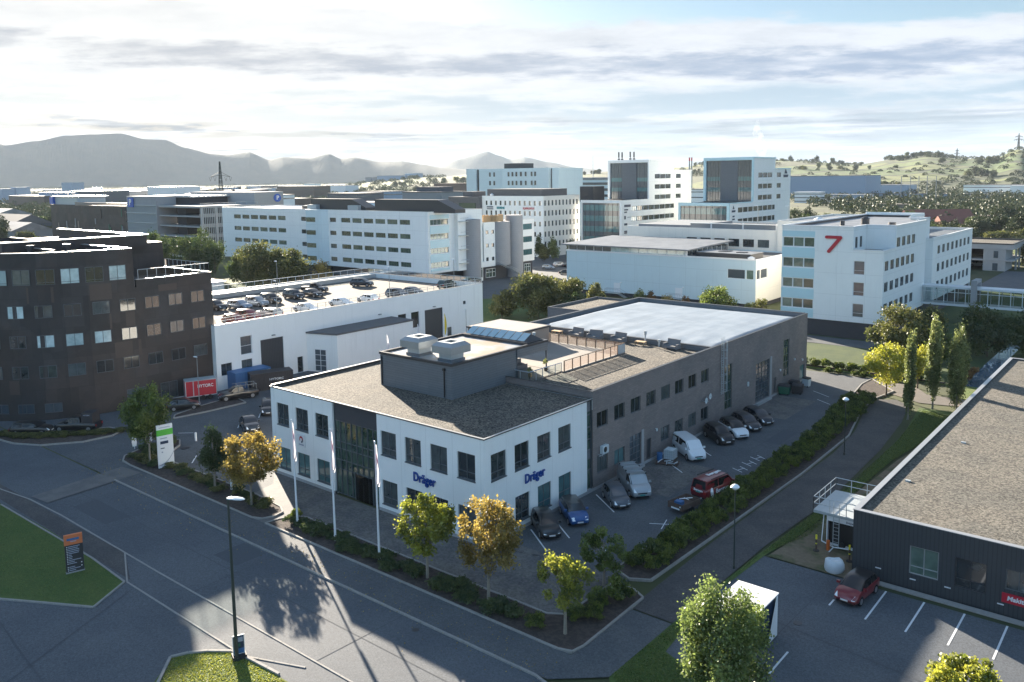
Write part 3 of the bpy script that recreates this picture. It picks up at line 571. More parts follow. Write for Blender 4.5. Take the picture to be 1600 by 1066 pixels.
b = MB(); b.box(-44.06, 63.42, 9.75, -43.68, 118.64, 9.80); b.box(-72.34, 63.42, 9.79, -71.86, 118.64, 9.83); b.box(-71.86, 118.06, 9.79, -44.1, 118.64, 9.83); b.box(-72.0, 88.86, 9.66, -44.1, 89.34, 9.7); b.box(-71.86, 63.40, 9.75, -44.1, 63.52, 9.79)
b.build('roof_edge', 'cap_dark', E1, True)
# membrane roof, gently vaulted, taut in ripples
b = MB(); nx, ny = 60, 40; vs = []
for j in range(ny+1):
    for i in range(nx+1):
        x = -71.9+27.8*i/nx; y = 89.3+28.8*j/ny; u, v = i/nx, j/ny
        e = min(1, v/.10)*min(1, (1-v)/.06)*min(1, u/.05)*min(1, (1-u)/.03)
        z = 9.0+.55*e*(.75+.25*math.sin(math.pi*v))+.05*e*math.sin(u*60+3*v)*math.exp(-v*5)+.02*math.sin(9*u+14*v)
        vs.append((x, y, z))
b.add(vs, [(j*(nx+1)+i, j*(nx+1)+i+1, (j+1)*(nx+1)+i+1, (j+1)*(nx+1)+i) for j in range(ny) for i in range(nx)])
b.build('membrane_roof', 'membrane', E1, True, smooth=60)
# roof-top pavilion with skylight
b = MB(); zt = 12.35
b.box(-64.6, 55.6, 8.9, -54.45, 65.2, 12.2)
b.box(-64.6, 65.2, 11.35, -54.3, 70.4, 12.2); b.box(-64.6, 65.2, 8.9, -58.5, 70.3, 11.35)
b.build('penthouse', 'slate_clad', E1, True)
b = MB(); b.box(-64.2, 56.0, 12.19, -54.7, 70.1, 12.26); b.build('penthouse_roof', 'roof_rusty', E1, True)
b = MB()
for q in ((-64.68, 55.5, 12.2, -54.35, 55.8, 12.45), (-54.65, 55.8, 12.2, -54.35, 70.5, 12.45), (-64.68, 55.8, 12.2, -64.38, 70.5, 12.45), (-64.38, 70.2, 12.2, -54.65, 70.5, 12.45)): b.box(*q)
b.build('penthouse_edge', 'cap_dark', E1, True)
b = MB(); b.quad((-58.4, 65.3, 9.1), (-54.7, 65.3, 9.1), (-54.7, 65.3, 11.3), (-58.4, 65.3, 11.3), 0)
b.box(-54.5, 65.2, 9.0, -54.38, 65.32, 11.35, 1); b.box(-54.5, 70.2, 9.0, -54.38, 70.32, 11.35, 1); b.box(-58.55, 67.6, 9.0, -58.45, 67.72, 11.35, 1)
b.quad((-58.48, 65.3, 9.1), (-58.48, 70.2, 9.1), (-58.48, 70.2, 11.3), (-58.48, 65.3, 11.3), 0)
b.build('penthouse_glazing', ['glass_brown', 'frame_dark'], E1, True)
b = MB(); b.tube([(-64.3, 55.52, 12.0), (-64.3, 55.52, 9.1)], .06); b.tube([(-55.4, 55.52, 11.9), (-55.4, 55.52, 9.1)], .06); b.box(-55.55, 55.44, 11.7, -55.25, 55.58, 11.95); b.build('downpipe', 'black', E1, True)
b = MB(); x0, x1 = -64.0, -54.6
b.box(x0, 67.2, 12.2, x1, 69.9, 12.55, 0)
b.add([(x0+.05, 67.3, 12.55), (x1-.05, 67.3, 12.55), (x1-.9, 68.7, 13.3), (x0+.9, 68.7, 13.3), (x0+.05, 69.85, 12.55), (x1-.05, 69.85, 12.55)], [(0, 1, 2, 3), (3, 2, 5, 4), (1, 5, 2), (0, 3, 4)], 0)
for i in range(8):
    a = x0+.0+i*1.07; d = Vector((0, 1.4, .75)); n = Vector((0, -.47, .88))*.03
    a += .35; p = Vector((a, 67.42, 12.62))+n; q = p+Vector((.97, 0, 0)); e = d*.86
    b.quad(tuple(p), tuple(q), tuple(q+e), tuple(p+e), 1)
b.build('skylight', ['cap_dark', 'glass_sky'], E1, True)
# second small roof house and the terrace
b = MB(); b.box(-71.6, 76.2, 9.0, -63.5, 82.6, 11.1); b.build('roof_house', 'fence_wood', E1, True)
b = MB(); b.box(-71.75, 76.05, 11.1, -63.35, 82.75, 11.3, 0); b.box(-71.5, 76.3, 11.3, -63.6, 82.5, 11.305, 1); b.build('roof_house_top', ['cap_dark', 'terrace_stone'], E1, True)
b = MB(); b.box(-66, 70.4, 9.1, -52.2, 82.6, 9.22); b.box(-58.5, 65.3, 9.1, -52.6, 70.4, 9.2); b.build('terrace_deck', 'terrace_stone', E1, True)
def rail(pts, h, step, parent, name='railing', post='wood', panel=None, r=.035, z=0, mid=(), top=.05):
    b = MB()
    for p, q in zip(pts[:-1], pts[1:]):
        p, q = Vector(p), Vector(q); L = (q-p).length; n = max(1, round(L/step)); d = (q-p)/n
        for i in range(n+1):
            s_ = p+d*i; b.box(s_.x-r, s_.y-r, s_.z, s_.x+r, s_.y+r, s_.z+h, 0)
        for k in (h, *mid): b.tube([p+Vector((0, 0, k)), q+Vector((0, 0, k))], top, 6, 0)
        if panel:
            a, c = Vector((0, 0, .12)), Vector((0, 0, h-.1)); b.quad(tuple(p+a), tuple(q+a), tuple(q+c), tuple(p+c), 1)
    return b.build(name, [post, panel] if panel else post, parent, parent is not None)
rail([(-52.2, 70.5, 9.2), (-52.2, 82.5, 9.2), (-63.3, 82.5, 9.2)], 1.15, 1.45, E1, 'terrace_railing', 'wood', 'mesh_brown', .05)
rail([(-58.5, 64.9, 9.1), (-52.5, 64.9, 9.1), (-52.5, 70.4, 9.1)], 1.05, 1.2, E1, 'glass_railing', 'galv', 'glass_clear', .03)
b = MB(); b.box(-52.16, 81.0, 9.25, -52.12, 82.5, 10.3); b.build('screen', 'galv', E1, True)
# two ventilation cowls
def cowl(x, y):
    t_ = thing('roof_cowl', 'galvanised steel roof cowl', 'ventilator', (x, y, 12.26))
    b = MB(); b.box(-.95, -.95, 0, .95, .95, .28); b.build('base', 'slate_clad', t_)
    b = MB(); b.box(-.85, -.85, .28, .85, .85, .9); b.build('duct', 'galv', t_)
    b = MB(); a, c, z0, z1, z2 = 1.35, .95, .85, 1.55, 1.9
    vs = [(-a, -a, z0), (a, -a, z0), (a, a, z0), (-a, a, z0), (-a, -a, z1), (a, -a, z1), (a, a, z1), (-a, a, z1), (-c, -c, z2), (c, -c, z2), (c, c, z2), (-c, c, z2), (-.5, -.5, z2), (.5, -.5, z2), (.5, .5, z2), (-.5, .5, z2), (-.5, -.5, 1.3), (.5, -.5, 1.3), (.5, .5, 1.3), (-.5, .5, 1.3)]
    fs = [(3, 2, 1, 0)]
    for k in (0, 4):
        fs += [(k+i, k+(i+1) % 4, k+4+(i+1) % 4, k+4+i) for i in range(4)]
    fs += [(8+i, 8+(i+1) % 4, 12+(i+1) % 4, 12+i) for i in range(4)]+[(12+i, 12+(i+1) % 4, 16+(i+1) % 4, 16+i) for i in range(4)]
    b.add(vs, fs, 0); b.quad((-.5, -.5, 1.32), (.5, -.5, 1.32), (.5, .5, 1.32), (-.5, .5, 1.32), 1)
    b.build('hood', ['metal', 'black'], t_); return t_
c1 = cowl(-60.9, 57.6); c1['label'] = 'grey steel ventilation cowl, the left of two on the penthouse roof'; c1['group'] = 'ventilation cowls on the penthouse'
c2 = cowl(-56.3, 57.5); c2['label'] = 'grey steel ventilation cowl at the front corner of the penthouse roof'; c2['group'] = 'ventilation cowls on the penthouse'
# lettering, plate
text('Dräger', E1, 'lettering', 'logo_blue', (-50.65+43.72, -.09, 4.22), (R(90), 0, 0), 1.12, .09, .022, .80, 1.06)
text('Dräger', E1, 'lettering', 'logo_blue', (.09, 54.55-48.12, 4.25), (R(90), 0, R(90)), 1.12, .09, .022, .82, 1.06)
b = MB(); b.box(-68.6, 48.04, 3.7, -67.45, 48.1, 4.95, 0); n = 24
cx, cz = -68.02, 4.45
ring = [(cx+.3*math.cos(6.283*i/n), 48.02, cz+.34*math.sin(6.283*i/n)) for i in range(n)]; inn = [(cx-.03+.15*math.cos(6.283*i/n), 48.02, cz-.02+.17*math.sin(6.283*i/n)) for i in range(n)]
for i in range(n):
    if not 13 < i < 18: b.quad(ring[i], ring[(i+1) % n], inn[(i+1) % n], inn[i], 1 if i < 16 else 2)
b.box(-68.4, 48.01, 3.86, -67.65, 48.035, 3.98, 3); b.build('name_plate', ['pole_white', 'sign_red', 'sign_navy', 'text_grey'], E1, True)
# roof ladder with cage on the long wall
t_ = thing('roof_ladder', 'galvanised caged ladder fixed to the long brown wall beside tall window', 'ladder', (-43.72, 90.7, 3.7))
b = MB()
for y in (-.25, .25): b.tube([(.15, y, 0), (.15, y, 7.0)], .035, 6)
for i in range(23): b.tube([(.15, -.25, .15+.29*i), (.15, .25, .15+.29*i)], .02, 5)
for z in (.3, 2.2, 4.1, 6.0): b.tube([(0, -.25, z), (.15, -.25, z)], .03, 5); b.tube([(0, .25, z), (.15, .25, z)], .03, 5)
b.build('ladder', 'galv', t_)
b = MB()
for i in range(7):
    z = .5+i*1.0; b.tube([(.15+.6*math.sin(a), -.42*math.cos(a), z) for a in [math.pi*k/8 for k in range(9)]], .025, 5)
for a in (.6, 1.2, 1.57, 1.95, 2.55): b.tube([(.15+.6*math.sin(a), -.42*math.cos(a), .5), (.15+.6*math.sin(a), -.42*math.cos(a), 6.6)], .02, 5)
b.build('cage', 'galv', t_)
# small fittings on the wall
t_ = thing('heat_pump', 'white outdoor heat pump unit on bracket above low window of brown wall', 'heat pump', (-43.72, 65.1, 3.45))
b = MB(); b.box(.08, -.5, 0, .45, .5, .75, 0); b.tube([(.45, -.1, .38), (.47, -.1, .38)], .27, 16, 1); b.build('casing', ['plastic_white', 'black'], t_)
b = MB(); b.box(0, -.75, -.08, .5, -.7, -.02); b.box(0, .3, -.08, .5, .35, -.02); b.box(.3, -1.0, -.1, .4, .5, -.05); b.build('bracket', 'galv', t_)
for i, (y, z, l) in enumerate(((86.9, 4.35, 'white satellite dish on brown wall, the one nearer the ladder'), (85.9, 4.05, 'white satellite dish on brown wall, the one nearer the flagpoles'))):
    t_ = thing('satellite_dish', l, 'satellite dish', (-43.72, y, z), group='satellite dishes on the brown wall')
    b = MB(); vs = [(.45, 0, 0)]
    for k in range(1, 4):
        r = .11*k; vs += [(.45+r*r*.55, r*math.cos(a), r*math.sin(a)*1.1) for a in [6.283*q/14 for q in range(14)]]
    fs = [(0, 1+q, 1+(q+1) % 14) for q in range(14)]+[(1+14*k+q, 1+14*k+(q+1) % 14, 15+14*k+(q+1) % 14, 15+14*k+q) for k in range(2) for q in range(14)]
    b.add(vs, fs); b.build('dish', 'plastic_white', t_, smooth=60); b = MB(); b.tube([(0, 0, -.1), (.3, 0, -.15), (.45, 0, 0), (.75, 0, -.05)], .03, 6); b.build('arm', 'galv', t_)
b = MB(); b.box(.02, -.12, 0, .2, .12, .55); o = b.build('wall_box', 'plastic_white'); o.location = (-43.72, 98.2, 3.15); tag(o, 'small white cabinet on the brown wall left of the tall garage door', 'box')
for y, z in ((75.2, 3.2), (108.5, 3.3), (116.6, 3.3), (113.6, 3.9)):
    b = MB(); b.tube([(0, 0, .1), (.14, 0, .1)], .03, 6); b.cyl(.18, 0, -.14, .14, .09, 10)
    o = b.build('wall_lamp', 'lamp_glass'); o.location = (-43.72, y, z); tag(o, {75.2: 'white wall lamp beside the small door near the white van', 108.5: 'white wall lamp between garage door and bins', 116.6: 'white wall lamp over the last window of the brown wall', 113.6: 'white security camera on the brown wall above the bins'}[y], 'wall lamp')
# roof furniture
for k, (x, y) in enumerate(((-66.0, 87.6), (-62.9, 87.6), (-59.9, 87.6), (-56.5, 87.9), (-53.2, 87.8), (-48.9, 87.9))):
    if k in (0, 4):
        t_ = thing('low_table', ['low brown table left of the roof armchairs by the parapet', 'low brown table between roof armchairs and pipe'][k//4], 'table', (x, y, 9.1))
        b = MB(); b.box(-.7, -.4, .38, .7, .4, .46); b.build('top', 'timber', t_); b = MB(); [b.box(sx*.6-.05, sy*.32-.05, 0, sx*.6+.05, sy*.32+.05, .38) for sx in (-1, 1) for sy in (-1, 1)]; b.build('legs', 'timber', t_); continue
    t_ = thing('armchair', {1: 'grey wicker armchair on gravel roof, leftmost against the parapet', 2: 'grey wicker armchair on gravel roof, middle of the row', 3: 'grey wicker armchair on gravel roof next to the vent pipe', 5: 'grey wicker armchair on gravel roof standing apart nearest the roof edge'}[k], 'armchair', (x, y, 9.1), R(random.uniform(-14, 14)), group='wicker armchairs on the roof')
    b = MB(); b.box(-.9, -.45, .12, .9, .45, .42); b.build('seat', 'wicker', t_); b = MB(); b.add([(-.9, .3, .42), (.9, .3, .42), (.9, .42, .42), (-.9, .42, .42), (-.9, .52, 1.15), (.9, .52, 1.15), (.9, .64, 1.15), (-.9, .64, 1.15)], [(4, 5, 6, 7), (0, 1, 5, 4), (1, 2, 6, 5), (2, 3, 7, 6), (3, 0, 4, 7)]); b.build('backrest', 'wicker', t_)
    for sx in (-1, 1): b = MB(); b.box(sx*.95-.1, -.45, .1, sx*.95+.1, .4, .68); b.build('armrest', 'wicker', t_)
for x, y, h, l in ((-52.9, 88.4, 1.7, 'tall steel vent pipe behind the roof armchairs'), (-50.8, 88.2, .9, 'short steel vent pipe right of the roof armchairs'), (-67.4, 64.6, 1.0, 'slim dark vent pipe beside the skylight'), (-55.9, 70.0, .9, 'slim vent pipe at the penthouse corner')):
    b = MB(); z = 9.1 if y > 71 else 12.26; z = 9.1 if x == -67.4 else z; b.cyl(0, 0, 0, h*.75, .1, 10); b.cyl(0, 0, h*.72, h, .18, 12); o = b.build('vent_pipe', 'galv'); o.location = (x, y, z); tag(o, l, 'vent pipe')
# terrace plants and sofas
def potplant(x, y, z, h, l):
    t_ = thing('potted_plant', l, 'plant', (x, y, z)); b = MB(); b.cyl(0, 0, 0, .4, .2, 12, 0, .26); b.build('pot', 'cap_dark', t_); return t_
# annex behind, west side
E1b = thing('annex', 'low annex with gravel roof on the far side of the membrane roof', 'building', (-80, 112, 0))
block(E1b, -80.6, 104.5, -72.4, 118.4, 0, 9.3, 'slate_clad', 'gravel', .3, .3)
# garden seating under the overhang
t_ = thing('sofa', 'grey outdoor sofa under the roof overhang beside the glass railing', 'sofa', (-57.2, 68.6, 9.2)); b = MB(); b.box(-.5, -1.2, 0, .5, 1.2, .42); b.build('seat', 'wicker', t_); b = MB(); b.box(-.6, -1.2, 0, -.4, 1.2, .85); b.build('backrest', 'wicker', t_)

# ================================================================== WHITE HALL WITH ROOF PARKING
E2 = thing('parking_hall', 'white hall with a fenced car deck on its roof, two tall dark doors', 'building', (-108.48, 63, 0))
hw = [dict(a=66.9, z=4.5, w=1.9, h=2.75, nv=1, tr=(.47,), gm='glass_slate', fm='frame_white'), dict(a=63.6, z=2.0, w=1.75, h=1.75, nv=2, gm='glass'), dict(a=66.9, z=2.0, w=1.8, h=1.75, nv=2, gm='glass'),
      dict(a=70.2, z=.0, w=4.0, h=6.2, nv=1, gm='dark_clad', name='gate'), dict(a=76.6, z=.0, w=1.05, h=2.5, nv=1, gm='glass_brown', name='door'),
      dict(a=97.75, z=3.4, w=1.95, h=2.85, nv=1, gm='glass_brown'), dict(a=100.85, z=3.4, w=1.95, h=2.85, nv=1, gm='glass_brown'), dict(a=104.2, z=0, w=4.6, h=6.2, nv=1, gm='dark_clad', name='gate'), dict(a=109.9, z=0, w=1.2, h=2.2, nv=1, gm='glass_brown', name='door'), dict(a=114.3, z=6.0, w=.8, h=.65, nv=1, gm='dark_clad')]
block(E2, -142.5, 62.9, -108.48, 119.9, -.1, 9.55, 'white_plain', 'deck_pale', 1.0, .2, 'cap_metal', .04, {'E': hw}, .2, rname='car_deck')
a0, a1 = 78.4, 96.1
b = MB(); pass
b.prism([(-108.47, 78.45), (-103.0, 80.1), (-103.0, a1), (-108.47, a1)], -.1, 6.0); b.build('annex_wall', 'white_plain', E2, True)
b = MB(); b.prism([(-108.45, 78.3), (-102.9, 79.98), (-102.9, a1+.1), (-108.45, a1+.1)], 6.0, 6.25); b.build('annex_roof', 'roof_dark', E2, True)
b = MB()
p, q = Vector((-107.0, 78.85, 0)), Vector((-105.0, 79.45, 0)); n = Vector((.28, -.96, 0))*.03
for i in range(2):
    for j in range(4):
        u0, u1 = i/2+.03, (i+1)/2-.03; z0, z1 = .2+j*.85, .2+(j+1)*.85-.08
        A = p.lerp(q, u0)+n; B = p.lerp(q, u1)+n; b.quad((A.x, A.y, z0), (B.x, B.y, z0), (B.x, B.y, z1), (A.x, A.y, z1), 0)
A, B = p+n*.5, q+n*.5; b.quad((A.x, A.y, .1), (B.x, B.y, .1), (B.x, B.y, 3.6), (A.x, A.y, 3.6), 1); b.build('window', ['glass_slate', 'frame_white'], E2, True)
rail([(-108.6, 63.1, 9.55), (-108.6, 119.7, 9.55)], .85, 1.6, E2, 'railing', 'galv', None, .03, top=.03, mid=(.45,))
rail([(-108.6, 119.8, 9.55), (-142.3, 119.8, 9.55), (-142.3, 63.1, 9.55)], .95, 1.9, E2, 'railing', 'galv', 'glass_clear', .04, top=.06)
b = MB(); b.box(-142.0, 63.2, 8.55, -139.6, 119.5, 9.35); b.build('ramp_wall', 'cap_metal', E2, True)
for y, z in ((72.4, 6.6), (106.5, 6.55), (93.5, 6.9)):
    b = MB(); b.box(0, -.25, 0, .35, .25, .14); o = b.build('wall_lamp', 'pole_grey', E2); o.location = (0, y-63, z)
# four tall dark roof lamps
def lamp(name, x, y, z, h, label, r=.07, m='pole_grey', arm=(0, -.8), head='flat', group=None, base=True):
    t_ = thing(name, label, 'street lamp', (x, y, z), group=group)
    b = MB(); b.tube([(0, 0, 0), (0, 0, h)], [r*1.25, r*.7], 10); 
    if base: b.cyl(0, 0, 0, .25, r*2, 10)
    b.build('pole', m, t_)
    b = MB(); ax_, ay_ = arm; L = math.hypot(ax_, ay_); ux, uy = (ax_/L, ay_/L) if L else (1, 0); vx, vy = -uy, ux
    if head == 'flat':
        prof = [(-.08, .06, .05), (.1, .13, .10), (.45*L/.8, .17, .12), (L*.85, .15, .09), (L, .05, .03)]
        vs = []
        for d_, w_, t2 in prof: vs += [(ux*d_+vx*w_, uy*d_+vy*w_, h), (ux*d_-vx*w_, uy*d_-vy*w_, h), (ux*d_-vx*w_*.7, uy*d_-vy*w_*.7, h+t2), (ux*d_+vx*w_*.7, uy*d_+vy*w_*.7, h+t2)]
        fs = [(4*i+k, 4*i+(k+1) % 4, 4*i+4+(k+1) % 4, 4*i+4+k) for i in range(4) for k in range(4)]+[(3, 2, 1, 0), (16, 17, 18, 19)]
        b.add(vs, fs)
    else:
        b.tube([(0, 0, h-.05), (0, 0, h+.12), (0, 0, h+.2), (0, 0, h+.34), (0, 0, h+.42)], [.09, .3, .34, .22, .04], 14)
    b.build('lamp_head', 'lamp_glass', t_, smooth=50); return t_
for x, y, l in ((-110.2, 74.5, 'thin grey lamp post on the car deck front edge above the left door'), (-137.0, 93, 'thin grey lamp post at the rear edge of the roof car deck'), (-110.2, 97.5, 'thin grey lamp post on the car deck front edge near the middle'), (-110.4, 114, 'thin grey lamp post on the car deck front edge above the right door')):
    lamp('deck_lamp', x, y, 8.55, 6.0, l, .06, arm=(-.7, 0), group='lamp posts on the roof car deck')

# ================================================================== BROWN CURVED OFFICE
E3 = thing('curved_office', 'dark brown curved five storey office with a roof terrace', 'building', (-109.5, 58, 0))
LOW = [(-109.4, 63.4), (-109.4, 52.6)]
arc = [(-109.5, 52.4), (-109.75, 49.6), (-110.4, 46.8), (-111.45, 44.2), (-112.9, 41.8), (-114.9, 39.7), (-117.3, 37.9), (-120.2, 36.3), (-123.6, 35.0), (-127.5, 34.0), (-132, 33.3)]
low = [(-109.4, 63.4)]+arc+[(-150, 33), (-150, 63.4)]
b = MB(); b.prism(low, -.1, 16.1); b.build('wall', 'brown_clad', E3, True)
b = MB(); b.poly([(-109.8, 63.0), (-109.8, 52.5), (-149, 52.5), (-149, 63.0)], 16.15); b.build('terrace', 'deck_pale', E3, True)
b = MB(); b.box(-109.75, 52.6, 16.1, -109.4, 63.4, 17.1); b.box(-150, 63.05, 16.1, -109.75, 63.4, 17.1); b.build('parapet', 'brown_clad', E3, True)
b = MB(); b.box(-109.8, 52.6, 17.1, -109.35, 63.45, 17.16); b.box(-150, 63.0, 17.1, -109.8, 63.45, 17.16); b.build('roof_edge', 'cap_metal', E3, True)
high = arc+[(-150, 33), (-150, 52.4)]
b = MB(); b.prism(high, 16.1, 21.3, cap=False); b.prism([(-121.9, 52.2), (-121.9, 63.0), (-150, 63.0), (-150, 52.2)], 16.1, 21.0)
ins = [(x*1.0+(-135-x)*.02, y+(45-y)*.035) for x, y in high]
b.prism(ins, 20.6, 21.25, cap=False); b.build('upper_wall', 'brown_clad', E3, True)
b = MB(); b.poly(ins, 20.75); b.build('upper_roof', 'roof_shiny', E3, True)
b = MB()
for i in range(len(arc)-1):
    (xa, ya), (xb, yb) = arc[i], arc[i+1]; A2, B2 = ins[i], ins[i+1]
    b.add([(xa, ya, 21.3), (xb, yb, 21.3), (*B2, 21.3), (*A2, 21.3), (xa, ya, 21.36), (xb, yb, 21.36), (*B2, 21.36), (*A2, 21.36)], [(0, 1, 2, 3), (7, 6, 5, 4), (1, 0, 4, 5), (3, 2, 6, 7)])
b.box(-150, 52.0, 21.3, -109.6, 52.4, 21.36); b.build('roof_edge', 'cap_metal', E3, True)
b = MB(); b.box(-149, 40.5, 20.8, -119.5, 41.0, 22.3, 0); b.box(-119.9, 41, 20.8, -119.5, 59.5, 22.3, 0); b.box(-149, 59.1, 20.8, -119.9, 59.5, 22.3, 0); b.box(-149, 40.3, 22.3, -119.3, 41.1, 22.42, 1); b.box(-120.1, 41.1, 22.3, -119.3, 59.7, 22.42, 1); b.box(-149, 58.9, 22.3, -120.1, 59.7, 22.42, 1)
b.box(-119.5, 44, 20.8, -113.5, 44.3, 21.5, 0); b.box(-119.5, 44, 21.5, -113.3, 44.4, 21.56, 1); b.box(-119.5, 50.2, 21.0, -111.5, 50.6, 21.55, 0); b.box(-119.5, 50.2, 21.55, -111.3, 50.7, 21.62, 1)
b.build('plant_screen', ['brown_clad', 'cap_metal'], E3, True)
for x, y in ((-118.0, 43.2), (-116.2, 47.0)): b = MB(); b.cyl(x, y, 20.75, 21.6, .32, 12); b.cyl(x, y, 21.6, 22.0, .5, 12); b.build('roof_vent', 'cap_dark', E3, True)
rail([(-109.6, 53.0, 17.1), (-109.6, 63.2, 17.1), (-122, 63.2, 17.1)], 1.3, 1.3, E3, 'terrace_railing', 'galv', 'glass_clear', .03, top=.04)
# windows on the curved wall: set out along the arc
P_ = [(-109.4, 63.4)]+arc; segs = []; acc = 0
for i in range(len(P_)-1): L = math.dist(P_[i], P_[i+1]); segs.append((acc, L, P_[i], P_[i+1])); acc += L
def along(s_):
    for a, L, p, q in segs:
        if a <= s_ <= a+L or (p, q) == segs[-1][2:]:
            k = (s_-a)/L; x, y = p[0]+(q[0]-p[0])*k, p[1]+(q[1]-p[1])*k; return x, y, math.atan2(q[1]-p[1], q[0]-p[0])
def cwin(s_, z, w, h, gm, nv=2, tr=()):
    x0, y0, _ = along(s_); x1, y1, _ = along(s_+w); an = math.atan2(y1-y0, x1-x0)+math.pi
    # outward frame, set 2 cm proud of the cladding
    ww = math.dist((x0, y0), (x1, y1)); me = wmesh(ww, h, nv, tr, .06, gm, 'frame_dark', .0, False)
    o = bpy.data.objects.new('window', me); nx_, ny_ = -math.sin(an), math.cos(an)
    o.location = Vector((x1-nx_*.06, y1-ny_*.06, z))-E3.location; o.rotation_euler = (0, 0, an); link(o, E3)
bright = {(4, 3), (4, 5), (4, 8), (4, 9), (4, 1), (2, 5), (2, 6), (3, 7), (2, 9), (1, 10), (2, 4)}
for fl, z in ((1, 5.4), (2, 9.3), (3, 13.1)):
    for k in range(12):
        s_ = 1.3+3.25*k
        if fl == 1 and k in (2, 3, 7, 8): pass
        gm = 'glass_bright' if (fl, k) in bright else ('glass_brown' if (fl+k) % 3 else 'glass')
        cwin(s_, z, 2.0, 1.6, gm)
for k in range(10): cwin(12.0+2.75*k, 17.3, 2.1, 1.95, 'glass_bright' if k in (0, 2, 5, 6) else 'glass_brown', 2, (.15,))
for k in range(3): cwin(20.5+3.2*k, .9, 2.0, 1.2, 'glass_slate')
for k in range(2): cwin(6.0+4.5*k, .3, 2.4, 2.3, 'glass', 2)
for s_, z, w, h in ((13.9, 14.9, 2.6, 2.1), (20.5, 15.0, 3.1, 2.0), (28.5, 15.1, 3.8, 1.4), (11.2, 11.0, 3.2, 2.0), (10.6, 7.0, 3.4, 2.1), (25.3, 3.4, 1.3, 1.8), (33, 13.0, 2.6, 3.4), (5.2, 15.2, 2.6, 1.7)):
    x0, y0, _ = along(s_); x1, y1, _ = along(s_+w); an = math.atan2(y1-y0, x1-x0); nx_, ny_ = -math.sin(an)*-.012, math.cos(an)*-.012
    nx_, ny_ = (math.sin(an)*-.03, math.cos(an)*.03)
    b = MB(); b.quad((x0+nx_, y0+ny_, z), (x1+nx_, y1+ny_, z), (x1+nx_, y1+ny_, z+h), (x0+nx_, y0+ny_, z+h)); b.build('cladding_panel', 'tan_panel', E3, True)

# ================================================================== DARK HALL ON THE RIGHT
E4 = thing('dark_hall', 'low black-clad hall with a broad gravel roof at the right edge', 'building', (-18.9, 61.8, 0))
ww = [dict(a=-14.9, z=1.15, w=1.95, h=2.1, nv=2, tr=(.28,), fm='cap_metal', gm='glass_green'), dict(a=-11.9, z=1.1, w=1.98, h=2.15, nv=2, tr=(.28,), fm='cap_dark', gm='glass_brown'), dict(a=-8.8, z=1.85, w=1.6, h=1.45, nv=2, gm='glass_brown'), dict(a=-5.5, z=1.1, w=2, h=2.1, nv=2), dict(a=-2.3, z=1.1, w=2, h=2.1, nv=2)]
block(E4, -18.9, 61.8, 14, 126.5, -.05, 5.0, 'dark_clad', 'gravel_fine', .22, .35, 'cap_metal', .05, {'S': ww}, .14)
b = MB(); b.box(-8.95, 61.71, .95, -7.15, 61.78, 1.62, 0); b.box(-7.05, 61.71, .95, -5.3, 61.78, 1.62, 0); b.build('sign', 'sign_red', E4, True)
text('Makita', E4, 'lettering', 'pole_white', (-8.05+18.9, -.10, 1.29), (R(90), 0, 0), .44, .02, .03, 1.0, 1, .15)
text('Makita', E4, 'lettering', 'pole_white', (-6.15+18.9, -.10, 1.29), (R(90), 0, 0), .44, .02, .03, 1.0, 1, .15)
for x, z in ((-17.2, .9), (-14.8, .75), (-12.5, .85), (-9.2, .7)): b = MB(); b.box(x, 61.72, z, x+.4, 61.79, z+.06); b.build('parking_plate', 'pole_white', E4, True)
for x, y in ((-17.6, 70.6), (-16.2, 84)): b = MB(); b.box(x, y, 4.78, x+.4, y+.25, 4.9); b.build('roof_outlet', 'galv', E4, True)
# ================================================================== LONG WHITE OFFICE (left, four storeys)
E5 = thing('long_office', 'long white four storey office with dark roof housings beyond the roof car deck', 'building', (-162.5, 158.1, 0))
ZF = (17.25, 13.32, 9.39, 5.46)
sw = rows(-256.4, 5.06, 6, ZF, 4.25, 1.35, nv=4, tr=(), gm='glass_green')+rows(-199.2, 5.1, 6, ZF, 4.25, 1.35, nv=4, gm='glass_green')+rows(-204.6, 1, 1, ZF, 3.0, 1.3, nv=3, gm='glass')+rows(-218.8, 1, 1, ZF, 2.6, 1.3, nv=3, gm='glass')
ew = rows(159.0, 1, 1, ZF, 7.0, 1.5, nv=5, gm='glass_green', fm='frame_white')
block(E5, -263.5, 158.1, -162.5, 180.0, 4.0, 21.0, 'white_wall', 'roof_shiny', .35, .3, 'cap_metal', .05, {'S': sw, 'E': ew}, .25)
b = MB(); b.box(-258, 160.2, -.1, -165, 178, 4.0); b.box(-215, 158.6, -.1, -207, 160.2, 4.0); b.build('ground_floor', 'dark_brick', E5, True)
b = MB(); b.prism([(-216.2, 158.1), (-213.4, 156.0), (-206.6, 156.6), (-205.2, 158.1)], 4.0, 20.9, cap=True); b.build('bay', 'cool_wall', E5, True)
for z in ZF:
    b = MB(); b.add([(-213.2, 155.93, z), (-209.2, 156.28, z), (-209.2, 156.28, z+1.35), (-213.2, 155.93, z+1.35)], [(0, 1, 2, 3)]); b.build('window', 'glass_green', E5, True)
b = MB(); b.box(-162.46, 158.8, 4.2, -162.42, 166.4, 20.0)
for z0, z1 in ((5.3, 7.0), (9.2, 10.9), (13.1, 14.8), (17.1, 18.8)): pass
b = MB()
for z0, z1 in ((7.1, 9.2), (11.0, 13.1), (14.9, 17.0), (18.9, 20.0), (4.6, 5.2)): b.box(-162.5, 158.9, z0, -162.4, 166.2, z1)
b.build('spandrel', 'blue_panel', E5, True)
b = MB()
